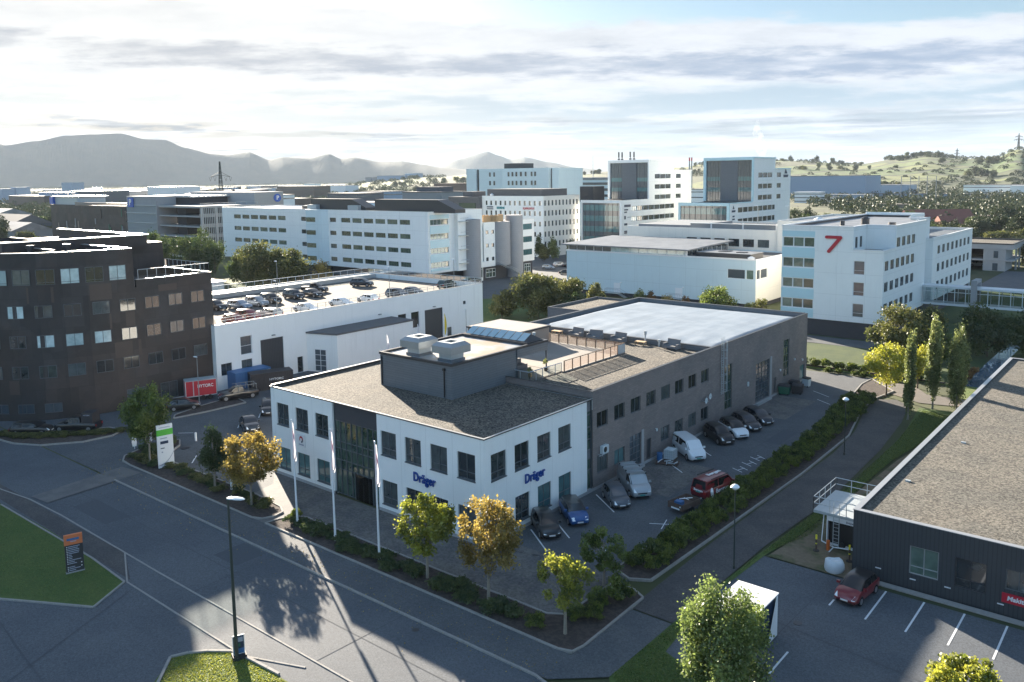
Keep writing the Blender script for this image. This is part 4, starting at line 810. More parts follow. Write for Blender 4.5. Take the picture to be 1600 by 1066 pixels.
for x0, x1, zt in ((-216.5, -193.5, 24.1), (-186.6, -157.5, 24.1)):
    b.add([(x0, 160.5, 20.6), (x1+3, 160.5, 20.6), (x1+3, 160.5, 21.6), (x1-3.5, 160.5, zt), (x0, 160.5, zt), (x0, 164.5, 20.6), (x1+3, 164.5, 20.6), (x1+3, 164.5, 21.6), (x1-3.5, 164.5, zt), (x0, 164.5, zt)],
          [(0, 1, 2, 3, 4), (9, 8, 7, 6, 5), (4, 3, 8, 9), (3, 2, 7, 8), (0, 4, 9, 5), (2, 1, 6, 7)])
b.box(-222, 161, 20.6, -216.5, 165, 21.8); b.build('roof_housing', 'cap_dark', E5, True)
for x in (-216.5, -197.0): b = MB(); b.box(x, 159.0, 20.7, x+4.5, 160.3, 22.3); b.build('roof_cowl', 'galv', E5, True)
# stair towers and the wing behind
b = MB(); b.box(-163, 168.4, 4.0, -161.2, 172.2, 20.0, 0)
for z in (6, 9.9, 13.8, 17.7): b.box(-161.3, 168.5, z, -160.2, 171.8, z+.12, 1); b.tube([(-160.2, 168.5, z+1.1), (-160.2, 171.8, z+1.1)], .05, 5, 1)
b.build('fire_stair', ['white_plain', 'metal'], E5, True)
def rtower(x, y, r, z1, nm='stair_tower'):
    b = MB(); b.cyl(x, y, -.1, z1, r, 28); b.build(nm, 'stone_grey', E5, True, smooth=40)
rtower(-161.4, 174.2, 2.6, 18.2)
b = MB(); b.box(-166, 176.3, -.1, -162.6, 180.1, 20.6); b.build('link_wall', 'white_plain', E5, True)
window(E5, 'E', -162.58, 177.0, 5.6, 2.9, 14.6, 3, (.14, .28, .42, .57, .71, .86), .12, 'glass_teal', 'frame_white', .0)
window(E5, 'E', -162.58, 177.0, .9, 2.9, 4.2, 2, (.6,), .12, 'glass_green', 'frame_white', .0)
E6 = thing('east_wing', 'white three storey wing with a rounded stair tower and a timber screened roof terrace', 'building', (-162.5, 180, 0))
block(E6, -180, 180.3, -162.2, 186.2, 4.0, 17.0, 'white_plain', 'roof_dark', .3, .3, 'cap_metal', .04, {'E': rows(181.2, 2.5, 2, (5.6, 9.6, 13.5), 1.1, 1.1, nv=1)}, .15)
b = MB(); pts = [(-163.4+3.4*math.cos(a), 188.4+3.4*math.sin(a)) for a in [R(-110+200*k/14) for k in range(15)]]+[(-170, 191.5), (-170, 185.5)]
b.prism(pts, 4.0, 16.9); b.build('round_corner', 'stone_grey', E6, True, smooth=40)
b = MB(); b.box(-172, 180.2, -.1, -162.9, 192.5, 4.0); b.box(-176, 192.5, -.1, -162.9, 203.6, 4.0); b.build('ground_floor', 'dark_brick', E6, True)
for y, w_ in ((181.5, 4.4), (199.5, 3.0)): window(E6, 'E', -162.85, y, .6, w_, 2.6, 3, (.6,), .14, 'glass_green', 'frame_white', .0)
b = MB(); b.cyl(-162.2, 194.0, -.1, 18.6, 2.7, 28); b.build('stair_tower', 'stone_grey', E6, True, smooth=40)
block(E6, -182, 196.2, -162.4, 204.0, 4.0, 17.0, 'white_plain', 'roof_shiny', .3, .3, 'cap_metal', .04, {'E': rows(198.6, 1, 1, (5.9, 9.9, 13.8), 4.4, 1.8, nv=4, gm='glass_teal')+rows(196.8, 1, 1, (5.9, 9.9, 13.8), 1.0, 1.6, nv=1)}, .15)
b = MB()
for i in range(26):
    a = R(-100+190*i/25); x, y = -164.5+3.0*math.cos(a), 186.5+3.2*math.sin(a); b.box(x-.22, y-.22, 17.0, x+.22, y+.22, 18.9+.15*math.sin(i*2.1))
for i in range(14): b.box(-162.7, 180.6+.44*i, 17.0, -162.55, 180.95+.44*i, 18.9+.1*math.sin(i))
b.build('terrace_screen', 'timber', E6, True)
b = MB(); b.box(-163.2, 176.8, 4.0, -161.6, 184.5, 5.6, 0)
for s_ in (0, 1.4):
    for k in range(2): b.tube([(-161.0+s_, 184.6, 4.9-2.0*k*.0+.5*k), (-158.2+s_, 193.0, .3+.9*k)], .07, 6, 1)
for i in range(14): z = 4.6-4.4*i/13; y = 184.6+8.2*i/13; x = -161.0+2.8*i/13; b.box(x, y, z, x+1.4, y+.5, z+.08, 1)
b.build('outside_stair', ['white_plain', 'metal'], E6, True)

# ================================================================== MULTI-STOREY CAR PARK (far left)
E7 = thing('multi_storey_car_park', 'open sided multi storey car park with slatted concrete tower and blue P signs', 'building', (-331, 170, 0))
b = MB(); b.box(-356, 169.5, -.1, -331, 178, 24.0); b.build('stair_tower', 'stone_grey', E7, True)
b = MB()
for i in range(50): x = -355.7+.5*i; b.box(x, 169.2, 2, x+.16, 169.5, 20.0, 0)
for z in (5, 9, 13, 17, 20.2): b.box(-356, 169.1, z, -331, 169.5, z+.25, 0)
b.build('tower_slats', 'galv', E7, True)
b = MB()
for x, y, s_ in ((-351.5, 169.0, 0), (-331, 0, 1)):
    if s_ == 0: b.box(x-2.2, 168.8, 19.4, x+2.2, 169.2, 23.4, 0)
b.box(-356.2, 169.6, 19.4, -355.9, 174.5, 23.4, 0); b.build('sign', 'sign_blue', E7, True)
text('P', E7, 'lettering', 'pole_white', (-351.5+331, -1.3, 21.4), (R(90), 0, 0), 3.6, .1, .03)
b = MB()
for z in (0, 4, 8, 12, 16): b.box(-330.9, 170.5, z, -300, 196, z+.5, 0)
b.box(-330.9, 170.3, 19.6, -299.8, 196, 20.4, 0); b.box(-325, 175, .5, -318, 195, 19.5, 1)
for i in range(5):
    y = 171+6*i; b.box(-300.6, y, 0, -299.7, y+.8, 19.6, 0); 
for z in (4, 8, 12, 16): b.box(-300.1, 170.5, z+.5, -299.9, 196, z+1.4, 0)
b.build('deck', ['concrete', 'dark_brick'], E7, True)
b = MB()
for i in range(34): y = 171+.75*i; b.box(-299.75, y, 4.2, -299.6, y+.18, 19.6)
b.build('facade_slats', 'galv', E7, True)
rail([(-299.9, 171, 20.4), (-299.9, 196, 20.4)], 1.0, 5, E7, 'railing', 'galv', None, .06, top=.05)
b = MB(); b.box(-350, 179, 20.4, -322, 196, 23.4, 0); b.box(-352, 178, 23.4, -320, 196, 23.8, 1); b.box(-352, 196.2, 0, -302.2, 210, 25.2, 2)
for i in range(9): b.box(-352, 178.5+2*i, 23.8, -320, 178.8+2*i, 24.2, 1)
b.build('upper_deck', ['dark_brick', 'cap_metal', 'concrete'], E7, True)
b = MB(); b.tube([(-302.3, 207, 22.6), (-301.9, 207, 22.6)], 1.7, 24); b.build('sign', 'sign_blue', E7, True)
text('P', E7, 'lettering', 'pole_white', (-301.8+331, 37, 22.6), (R(90), 0, R(90)), 2.4, .1, .03)
E8 = thing('dark_car_park', 'dark clad car park with thin coloured strips on its wall', 'building', (-430, 170, 0))
b = MB(); b.box(-440, 172, -.1, -357, 200, 19.6, 0); b.build('wall', 'brown_clad', E8, True)
b = MB()
for i in range(44): b.box(-412+1.2*i, 171.8, 19.2, -411.5+1.2*i, 172, 20.6)
b.box(-412, 171.7, 20.6, -359, 172.2, 20.9); b.build('railing', 'fence_wood', E8, True)
b = MB()
cols = 0
for i in range(26):
    x = random.uniform(-432, -360); z = random.uniform(1, 15); h = random.uniform(2.5, 4.5); b.box(x, 171.75, z, x+.7, 171.95, z+h, i % 4)
b.build('coloured_strips', ['bin_green', 'fence_wood', 'tan_panel', 'stone_grey'], E8, True)
b = MB(); b.box(-439, 173, 19.6, -412, 186, 23.2, 0); b.box(-440, 172.5, 23.2, -411, 187, 23.6, 1); b.box(-440.1, 171.8, 19.8, -436.5, 172.9, 23.2, 2); b.build('roof_house', ['galv', 'cap_metal', 'sign_blue'], E8, True)
b = MB(); b.poly(rect(-438, 174, -358, 198), 19.65); b.build('deck', 'deck_pale', E8, True)

# ================================================================== NUMBER SEVEN BUILDING
E9 = thing('white_office', 'white five level office with a big red 7 and a cut-back corner terrace', 'building', (-43.2, 153.1, 0))
fl = (5.55, 9.2, 12.6+.0, 16.45)
fz = (4.9, 8.6, 12.4, 16.4)
sw = []
for z in (16.4, 12.55, 8.7, 4.85):
    for k in range(3): sw.append(dict(a=-61.45+2.0*k, z=z, w=1.9, h=1.7, nv=1, gm='glass_green', fm='frame_white', fr=.06))
sr = [dict(a=-48.3, z=z, w=1.9, h=2.45, nv=1, tr=(.3,), gm='glass_slate', fm='frame_white') for z in (11.75, 7.9, 4.0)]
b = MB(); hs_ = [(w['a'], w['z'], w['a']+w['w'], w['z']+w['h']) for w in sw+sr]
facade(b, 'S', 153.1, -61.7, -48.5, 3.0, 20.2, [h for h in hs_ if h[0] < -48.6], .15); facade(b, 'S', 153.1, -48.5, -43.2, 3.0, 16.1, [h for h in hs_ if h[0] > -48.6], .15)
def fr_row(y0, n, z, h=1.75, w=1.55, p=2.35): return [dict(a=y0+p*i, z=z, w=w, h=h, nv=2, gm='glass', fm='frame_dark', fr=.09) for i in range(n)]
e1 = fr_row(154.0, 6, 12.5, p=3.4, w=2.3)+fr_row(154.0, 6, 8.7, p=3.4, w=2.3)+fr_row(154.0, 6, 4.85, p=3.4, w=2.3)
e1b = fr_row(161.0, 4, 16.3, p=3.4, w=2.3)
e2 = fr_row(191.7, 8, 12.6, 1.8, 2.3, 4.1)+fr_row(191.7, 8, 8.8, 1.8, 2.3, 4.1)+fr_row(191.7, 8, 5.0, 1.8, 2.3, 4.1)
hole = lambda L: [(w['a'], w['z'], w['a']+w['w'], w['z']+w['h']) for w in L]
facade(b, 'E', -43.2, 153.1, 160.4, 3.0, 16.1, [h for h in hole(e1) if h[0] < 158], .15)
facade(b, 'E', -43.2, 160.4, 181.6, 3.0, 20.2, [h for h in hole(e1) if h[0] > 160.4]+hole(e1b), .15)
e1f = [w for w in e1 if w['a'] < 158 or w['a'] > 160.4]
facade(b, 'E', -43.2, 187.5, 225.5, 3.0, 16.2, hole(e2), .15)
facade(b, 'S', 187.5, -45, -43.2, 3, 16.2, []); facade(b, 'E', -44.9, 181.6, 191.5, 3.0, 20.5, [], .1); facade(b, 'S', 191.5, -46, -44.9, 15, 20.3, [])
facade(b, 'E', -48.8, 191.5, 203, 15.8, 20.8, hole(fr_row(192.3, 4, 17.2, 1.8, 1.7, 2.7)), .15)
facade(b, 'E', -48.5, 153.1, 160.4, 15.8, 20.2, [(154.2, 16.4, 155.6, 18.4), (156.8, 16.4, 158.2, 18.4)], .15); facade(b, 'S', 160.4, -48.5, -43.2, 15.8, 20.2, [])
facade(b, 'W', -61.7, 153.1, 203, 0, 20.2, []); facade(b, 'N', 225.5, -60, -43.2, 0, 16.2, []); facade(b, 'N', 203, -61.7, -48.8, 10, 20.8, [])
facade(b, 'N', 181.6, -45, -43.2, 3, 20.2, [])
b.build('wall', 'white_wall', E9, True)
for L, sd, c in ((sw, 'S', 153.1), (sr, 'S', 153.1), (e1f+e1b, 'E', -43.2), (e2, 'E', -43.2), (fr_row(192.3, 4, 17.2, 1.8, 1.7, 2.7), 'E', -48.8), ([dict(a=154.2, z=16.4, w=1.4, h=2.0), dict(a=156.8, z=16.4, w=1.4, h=2.0)], 'E', -48.5)):
    for w in L: w = dict(w); window(E9, sd, c, w.pop('a'), w.pop('z'), w.pop('w'), w.pop('h'), rec=.15, **w)
b = MB(); b.box(-61.68, 153.08, 18.25, -55.45, 153.12, 19.3)
for z in (6.75, 10.6, 14.45): b.box(-61.68, 153.05, z-.1, -55.45, 153.1, z+1.75)
b.box(-61.68, 153.05, 3.2, -55.45, 153.1, 4.75)
b.build('spandrel', 'blue_panel', E9, True)
b = MB(); b.poly([(-61.4, 153.4), (-48.8, 153.4), (-48.8, 160.7), (-43.5, 160.7), (-43.5, 181.4), (-45.2, 191.3), (-49.1, 191.5), (-49.1, 202.7), (-61.4, 202.7)], 19.75); b.build('roof', 'roof_shiny', E9, True)
b = MB(); b.poly(rect(-48.5, 153.3, -43.4, 160.4), 15.75); b.build('terrace', 'slate_clad', E9, True); b = MB(); b.poly(rect(-60, 191.6, -43.5, 225.3), 15.7); b.build('terrace', 'slate_clad', E9, True)
b = MB()
for q in ((-61.8, 153.0, -48.4, 153.4), (-48.8, 153.4, -48.4, 160.3), (-48.8, 160.3, -43.1, 160.7), (-43.5, 160.7, -43.1, 181.6), (-45.2, 181.6, -44.8, 191.6), (-49.1, 191.2, -44.8, 191.6), (-49.1, 191.6, -48.7, 203.1), (-61.8, 153.4, -61.4, 203.1), (-61.4, 202.7, -49.1, 203.1)): b.box(q[0], q[1], 20.15, q[2], q[3], 20.4, 0)
b.box(-61.4, 153.4, 19.7, -61.1, 202.7, 20.16, 1); b.box(-61.1, 202.3, 19.7, -49.1, 202.7, 20.16, 1)
for q in ((-48.4, 153.0, -43.1, 153.35), (-43.5, 153.35, -43.1, 160.3), (-43.5, 187.4, -43.1, 225.6), (-60, 225.3, -43.5, 225.6)): b.box(q[0], q[1], 16.08, q[2], q[3], 16.3, 0)
b.build('roof_edge', ['pole_white', 'cap_dark'], E9, True)
b = MB(); b.box(-61.5, 153.4, -.1, -43.5, 225, 3.0); b.build('ground_floor', 'dark_brick', E9, True)
b = MB()
def bar7(b, p, q, w, y):
    p, q = Vector((p[0], 0, p[1])), Vector((q[0], 0, q[1])); d = (q-p).normalized(); n = Vector((-d.z, 0, d.x))*w/2; pts = []
    for k in range(9): a = math.pi*k/8; pts.append(q+n*math.cos(a)+d*(w/2)*math.sin(a))
    for k in range(9): a = math.pi*k/8; pts.append(p-n*math.cos(a)-d*(w/2)*math.sin(a))
    N = len(pts); b.add([(v.x, y, v.z) for v in pts]+[(v.x, 153.09, v.z) for v in pts], [tuple(range(N)), *[(i, i+N, (i+1) % N+N, (i+1) % N) for i in range(N)]])
bar7(b, (-53.3, 18.35), (-50.75, 18.35), .55, 152.9); bar7(b, (-50.75, 18.3), (-52.8, 15.75), .6, 152.88); b.build('number_seven', 'sign_red', E9, True)
b = MB(); b.cyl(-52, 171, 19.8, 20.9, .8, 16); b.cyl(-52, 171, 20.9, 21.3, .95, 16, r1=.3); b.cyl(-54.8, 166, 19.8, 20.7, .45, 12); b.cyl(-45.5, 166, 19.8, 20.6, .7, 16); b.build('roof_vent', 'cap_dark', E9, True)
# glazed footbridge
E10 = thing('footbridge', 'glazed white framed footbridge on a concrete pylon joining the white office', 'footbridge', (-43.2, 180.3, 3.5))
b = MB(); X1 = 8
b.box(-43.2, 180.2, 3.45, X1, 183.4, 3.9, 0); b.box(-43.2, 180.1, 6.9, X1, 183.5, 7.3, 0)
for i in range(27): x = -43.0+1.95*i; b.box(x-.06, 180.2, 3.9, x+.06, 180.34, 6.9, 0); b.box(x-.06, 183.26, 3.9, x+.06, 183.4, 6.9, 0)
b.box(-43.2, 180.22, 6.1, X1, 180.30, 6.2, 0); b.build('frame', 'frame_white', E10, True)
b = MB(); b.quad((-43.2, 180.27, 3.9), (X1, 180.27, 3.9), (X1, 180.27, 6.9), (-43.2, 180.27, 6.9)); b.quad((-43.2, 183.33, 3.9), (X1, 183.33, 3.9), (X1, 183.33, 6.9), (-43.2, 183.33, 6.9)); b.build('glazing', 'glass_clear', E10, True)
b = MB(); b.box(-34.2, 179.5, -.1, -33.2, 180.05, 8.8); b.box(-34.2, 183.6, -.1, -33.2, 184.1, 8.8); b.box(-34.2, 180.05, 8.2, -33.2, 183.6, 8.8); b.build('pylon', 'stone_grey', E10, True)
# small car park house with open deck
E11 = thing('small_car_park', 'two level concrete car park with pale gravel roof and an entry ramp', 'building', (-45, 284, 0))
b = MB(); b.box(-110, 283, 6.5, -43, 303, 8.0, 0); b.box(-110, 283, 3.0, -43, 303, 3.4, 0); b.box(-51, 283.2, -.1, -45, 295, 6.5, 0); b.box(-63, 283.2, -.1, -61, 285, 6.5, 0); b.box(-110, 299, 0, -51, 302.5, 6.5, 1)
for y in (290, 296, 302): b.box(-43.6, y, 0, -43.1, y+.6, 6.5, 0)
b.build('structure', ['concrete', 'dark_brick'], E11, True)
b = MB(); b.poly(rect(-109.5, 283.5, -43.5, 302.5), 8.03); b.build('roof', 'gravel_fine', E11, True)
b = MB(); b.box(-110.1, 282.9, 8.0, -42.9, 283.4, 8.35); b.box(-110, 302.6, 8.0, -42.9, 303.1, 8.5); b.box(-43.4, 283.4, 8.0, -42.9, 302.6, 8.35); b.build('roof_edge', 'cap_dark', E11, True)
b = MB(); b.add([(-61, 283.5, 3.2), (-55, 283.5, 3.2), (-55, 262, 0), (-61, 262, 0)], [(3, 2, 1, 0)]); b.box(-54.9, 264, -.1, -54.5, 283, 1.4); b.build('ramp', 'concrete', E11, True)
b = MB(); b.quad((-48.2, 283.1, 3.9), (-47.0, 283.1, 3.9), (-47.0, 283.1, 6.0), (-48.2, 283.1, 6.0)); b.quad((-48.4, 283.1, .1), (-47.0, 283.1, .1), (-47.0, 283.1, 2.3), (-48.4, 283.1, 2.3)); b.build('door', 'glass_slate', E11, True)

# ================================================================== HALL WITH OVERHANGING ROOF
E12 = thing('sports_hall', 'pale blue-white windowless hall with a strip of windows under its overhanging roof', 'building', (-76.2, 174.6, 0))
sw = [dict(a=-83.0, z=6.6, w=4.2, h=2.1, nv=1, gm='glass_slate', fm='frame_white'), dict(a=-78.5, z=6.6, w=1.7, h=2.1, nv=1, gm='glass_green', fm='frame_white')]
ew = [dict(a=175.0, z=6.6, w=1.9, h=2.1, nv=1, gm='glass_slate', fm='frame_white'), dict(a=177.2, z=6.6, w=3.6, h=2.1, nv=1, gm='glass_slate', fm='frame_white')]
b = MB(); facade(b, 'S', 174.6, -128.2, -76.2, 1.0, 10.8, hole(sw), .15); facade(b, 'W', -128.2, 174.6, 200, 0, 10.8, []); facade(b, 'N', 200, -128.2, -76.2, 0, 10.8, [])
b.build('wall', 'cool_wall', E12, True)
b = MB(); facade(b, 'E', -76.2, 174.6, 200, 1.0, 10.8, hole(ew), .15); b.build('east_wall', 'warm_wall', E12, True)
for L, sd, c in ((sw, 'S', 174.6), (ew, 'E', -76.2)):
    for w in L: w = dict(w); window(E12, sd, c, w.pop('a'), w.pop('z'), w.pop('w'), w.pop('h'), rec=.15, **w)
b = MB(); b.box(-127.8, 175.0, -.1, -76.6, 199.6, 1.0); b.build('plinth', 'dark_brick', E12, True)
b = MB(); b.poly(rect(-128, 174.8, -76.4, 199.8), 10.45); b.build('roof', 'roof_dark', E12, True)
b = MB(); b.box(-128.3, 174.5, 10.8, -76.1, 174.85, 11.15); b.box(-76.45, 174.85, 10.8, -76.1, 200.1, 11.15); b.build('roof_edge', 'pole_white', E12, True)
b = MB(); 
for i in range(13):
    x = -127.6+2.62*i; b.quad((x, 174.9, 11.15), (x+2.5, 174.9, 11.15), (x+2.5, 174.9, 12.3), (x, 174.9, 12.3), 0 if i < 5 else 3); b.box(x-.12, 174.8, 11.15, x, 174.95, 12.35, 1)  # paler panes have a bright reflection put into the glass colour
for i in range(8): y = 175.1+2.6*i; b.quad((-93.6, y, 11.15), (-93.6, y+2.45, 11.15), (-93.6, y+2.45, 12.3), (-93.6, y, 12.3), 0); b.box(-93.7, y-.12, 11.15, -93.55, y, 12.35, 1)
b.box(-93.9, 174.7, 11.1, -93.4, 175.1, 12.4, 1); b.box(-127.7, 175.0, 10.5, -93.7, 197, 12.3, 2)
b.build('clerestory', ['glass_slate', 'frame_white', 'slate_clad', 'glass_bright'], E12, True)
b = MB(); b.add([(-129.3, 173.6, 12.35), (-92.6, 173.6, 12.35), (-92.6, 198, 12.9), (-129.3, 198, 12.9), (-129.3, 173.6, 12.65), (-92.6, 173.6, 12.65), (-92.6, 198, 13.3), (-129.3, 198, 13.3)], [(0, 3, 2, 1), (4, 5, 6, 7), (0, 1, 5, 4), (1, 2, 6, 5), (2, 3, 7, 6), (3, 0, 4, 7)]); b.build('upper_roof', 'roof_shiny', E12, True)
b = MB(); b.box(-92.0, 177, 10.5, -78.6, 184, 11.9, 0); b.box(-92.1, 176.9, 11.9, -78.5, 184.1, 12.0, 1); b.box(-88, 180, 12.0, -85.5, 182.5, 12.15, 0); b.box(-83, 179, 12.0, -81, 181, 12.15, 0); b.build('roof_housing', ['cap_dark', 'roof_shiny'], E12, True)
b = MB(); b.cyl(-78.2, 176.5, 10.5, 11.2, .7, 14); b.cyl(-78.2, 176.5, 11.2, 11.6, .95, 14, r1=.2); b.build('roof_vent', 'pole_white', E12, True)
for x, l in ((-113.6, 'white side door with a steel stair on the blue-white hall, leftmost'), (-96.3, 'white side door with a steel stair on the blue-white hall, middle'), (-86.7, 'white side door with a steel stair on the blue-white hall, nearest the corner windows')):
    b = MB(); b.box(x, 174.52, 1.0, x+1.9, 174.62, 3.4); b.box(x+1.9, 174.3, 3.5, x+2.3, 174.6, 3.7); b.build('door', 'pole_white', E12, True)
    t_ = thing('steel_stair', l.replace('white side door with a steel stair', 'steel landing and stair at a side door'), 'stair', (x, 174.5, 0), group='steel stairs on the side of the hall')
    b = MB(); b.box(-1.8, -1.4, .85, 2.0, 0, .95)
    for i in range(6): b.box(2.0+.35*i, -1.4, .75-.15*i, 2.38+.35*i, 0, .80-.15*i)
    b.build('landing', 'galv', t_); b = MB()
    for i in range(9): b.tube([(-1.8+.47*i, -1.4, .9), (-1.8+.47*i, -1.4, 2.0)], .03, 5)
    for q in (0, -1.4): b.tube([(-1.8, q, 2.0), (2.0, q, 2.0), (4.1, q, 1.0)], .04, 5)
    b.tube([(-1.8, -1.4, 2.0), (-1.8, 0, 2.0)], .04, 5); b.build('railing', 'galv', t_)

# ================================================================== LONG PALE BLOCK
E13 = thing('pale_block', 'long pale block with square windows and a dark deck rail on its roof', 'building', (-82, 201, 0))
sw = [dict(a=-107.6+4.02*i, z=11.4, w=3.1, h=2.0, nv=1, gm='glass_brown') for i in range(6)]
block(E13, -126.3, 201, -82.2, 236, 0, 15.9, 'warm_wall', 'roof_dark', .5, .3, 'pole_white', .05, {'S': sw}, .3)
b = MB(); b.box(-107.6, 203.2, 15.5, -82.6, 203.5, 17.0, 0); b.box(-125, 205, 15.5, -108, 230, 16.3, 0)
for x in (-101.6, -92.6, -83.6): b.box(x, 203.0, 15.4, x+.35, 203.25, 17.3, 1)
b.box(-107.8, 202.9, 17.0, -82.4, 203.6, 17.12, 1)
b.build('deck_rail', ['mid_grey', 'pole_white'], E13, True)
block(E13, -82.19, 200.6, -58, 240, 0, 18.4, 'warm_wall', 'roof_shiny', .4, .3, 'pole_white', .05, {}, name='end_wall')
b = MB(); b.cyl(-76, 212, 17.4, 18.3, .9, 14); b.cyl(-76, 212, 18.3, 18.9, 1.3, 14, r1=.2); b.build('roof_vent', 'pole_white', E13, True)
lampx = ((-101, 208), (-90.5, 208), (-82.3, 208))
for i, (x, y) in enumerate(lampx):
    lamp('deck_lamp', x, y, 15.2, 6.5, ['slim lamp post on the pale block roof, leftmost of three', 'slim lamp post on the pale block roof, middle of three', 'slim lamp post on the pale block roof, rightmost of three'][i], .07, arm=(-.8, 0), group='lamp posts on the pale block roof')

# ================================================================== TWO TOWERS
def tower(E, x0, x1, xl0, lowy, y, zt, zl, blue):
    """low glazed block (front lowy, roof zl) stepping up to a slab (front y, roof zt); one long east wall at x1"""
    fr = 'blue_panel' if blue else 'white_plain'
    hi = [dict(a=y+4.6+4.25*i, z=z, w=4.2, h=1.75, nv=3, gm='glass', fr=.12) for z in (28.7, 24.65, 20.55) for i in range(5)]
    lo = [dict(a=lowy+7.0+4.25*i, z=z, w=4.2, h=1.8, nv=3, gm='glass_bright' if (i == 0 and not blue) else 'glass', fr=.12) for z in (16.6, 12.65, 8.7, 4.7) for i in range(9)]
    b = MB(); facade(b, 'E', x1, lowy, y+20, 0, zl-.3, hole(lo), .3); facade(b, 'E', x1, y, y+20, zl-.3, zt-.5, hole([w for w in hi if w['a']+w['w'] < y+20]), .3); facade(b, 'E', x1, y+20, y+35, 0, zt-4.2, hole([w for w in hi if w['a'] > y+20]), .3)
    facade(b, 'W', xl0, lowy, y+35, 0, zl-.3, []); facade(b, 'W', x0, y, y+35, zl-.3, zt-.5, []); facade(b, 'N', y+35, xl0, x1, 0, zt-4.2, []); facade(b, 'N', y+20, x0, x1, zt-4.2, zt-.5, [])
    b.build('wall', 'white_wall', E, True)
    for w in hi+lo: w = dict(w); window(E, 'E', x1, w.pop('a'), w.pop('z'), w.pop('w'), w.pop('h'), rec=.3 if not (y+20-4.3 < 0) else .3, **w)
    b = MB(); b.poly(rect(xl0+.2, lowy+.4, x1-.2, y), zl-.4); b.poly(rect(x0, y, x1-.05, y+20), zt-.3); b.poly(rect(x0, y+20, x1-.05, y+35), zt-4.3); b.poly(rect(xl0, y, x0, y+35), zl-.5); b.build('roof', 'roof_dark', E, True)
    b = MB(); b.box(x0-.1, y-.1, zt-1.1, x1+.05, y+.8, zt, 0); b.box(x0-.1, y-.1, zl, x0+.9, y+.8, zt-1.1, 0); b.box(x1-.5, y-.1, zl, x1+.05, y+.8, zt-1.1, 0); b.box(x0-.1, y+.8, zt-.5, x0+.4, y+20.1, zt, 0); b.box(x1-.4, y+.8, zt-.5, x1+.25, y+20.1, zt, 0); b.box(x0, y+19.8, zt-.5, x1, y+20.1, zt, 0); b.box(x1-.4, y+20.1, zt-4.4, x1+.25, y+35.1, zt-4.0, 0)
    b.box(xl0, lowy-.1, zl-1.1, x1+.05, lowy+.5, zl, 0); b.box(xl0, lowy-.1, 0, xl0+.8, lowy+.5, zl-1.1, 0); b.box(x1-.9, lowy-.1, 0, x1+.05, lowy+.5, zl-1.1, 0); b.box(x1-.3, lowy+.5, zl-.35, x1+.05, y-.1, zl, 0); b.build('front_frame', fr, E, True)
    b = MB(); w3 = (x1-x0)/3
    b.quad((x0+.9, y+.5, zl-.2), (x1-.5, y+.5, zl-.2), (x1-.5, y+.5, zt-1.1), (x0+.9, y+.5, zt-1.1), 0)
    b.box(x0+w3*1.02, y+.3, zl-.2, x0+w3*2.08, y+.5, zt-1.2, 1)
    for i in range(5):
        z = zt-4.6-3.9*i
        if z < zl: break
        for q in ((x0+1, x0+w3*1.02), (x0+w3*2.08, x1-.6)):
            if i: b.quad((q[0]+.2, y+.44, z), (q[1]-.2, y+.44, z), (q[1]-.2, y+.44, z+1.5), (q[0]+.2, y+.44, z+1.5), 2)
    x = x0+1.3
    while x < x1-.8: b.box(x, y+.36, zl-.2, x+.05, y+.47, zt-1.2, 3); x += 1.1
    b.quad((xl0+.8, lowy+.3, 0), (x1-.9, lowy+.3, 0), (x1-.9, lowy+.3, zl-1.1), (xl0+.8, lowy+.3, zl-1.1), 0); z = zl-4.0
    while z > 1:
        for k in range(3): w_ = (x1-xl0-2.4)/3; b.quad((xl0+1.2+k*w_, lowy+.2, z), (xl0+1.0+k*w_+w_, lowy+.2, z), (xl0+1.0+k*w_+w_, lowy+.2, z+2.1), (xl0+1.2+k*w_, lowy+.2, z+2.1), 2)
        z -= 4.0
    for q in range(1, 9): x = xl0+(x1-xl0)*q/9; b.box(x, lowy+.1, 0, x+.07, lowy+.22, zl-1.2, 3)
    b.build('curtain_wall', ['glass_slate', 'slate_clad', 'glass_teal', 'frame_dark'], E, True)
E14 = thing('left_tower', 'tall office tower with grey glazed front, the one with mobile antennas on top', 'tower', (-169.2, 285, 0))
tower(E14, -188.2, -169.2, -187.9, 265.3, 285, 36.1, 20.8, False)
E15 = thing('right_tower', 'tall office tower with grey glazed front and a triangle sail mark near its roof', 'tower', (-126.2, 285, 0))
tower(E15, -145.6, -126.2, -145.7, 266.0, 285, 36.1, 20.2, True)
b = MB(); x = -126.1
b.add([(x, 313.6, 30.0), (x, 316.6, 30.0), (x, 314.8, 32.0)], [(0, 1, 2)]); b.quad((x, 312.8, 28.6), (x, 317.0, 28.6), (x, 317.6, 29.6), (x, 312.6, 29.6)); b.build('emblem', 'sign_navy', E15, True)
b = MB()
for z, w_, h in ((18.0, 1.6, 1.3), (16.9, 2.8, .7), (15.2, 1.6, .5), (14.2, 2.0, .5), (13.3, 2.8, .5), (11.4, .8, 1.3), (9.9, 3.0, 1.2)):
    y = 269.3
    if h > 1.2 and z > 15: b.add([(x, y-w_/2, z), (x, y+w_/2, z), (x, y-.2, z+h)], [(0, 1, 2)])
    else: b.quad((x, y-w_/2, z), (x, y+w_/2, z), (x, y+w_/2+.2, z+h), (x, y-w_/2, z+h))
b.build('emblem', 'sign_navy', E15, True)
b = MB(); x = -169.1
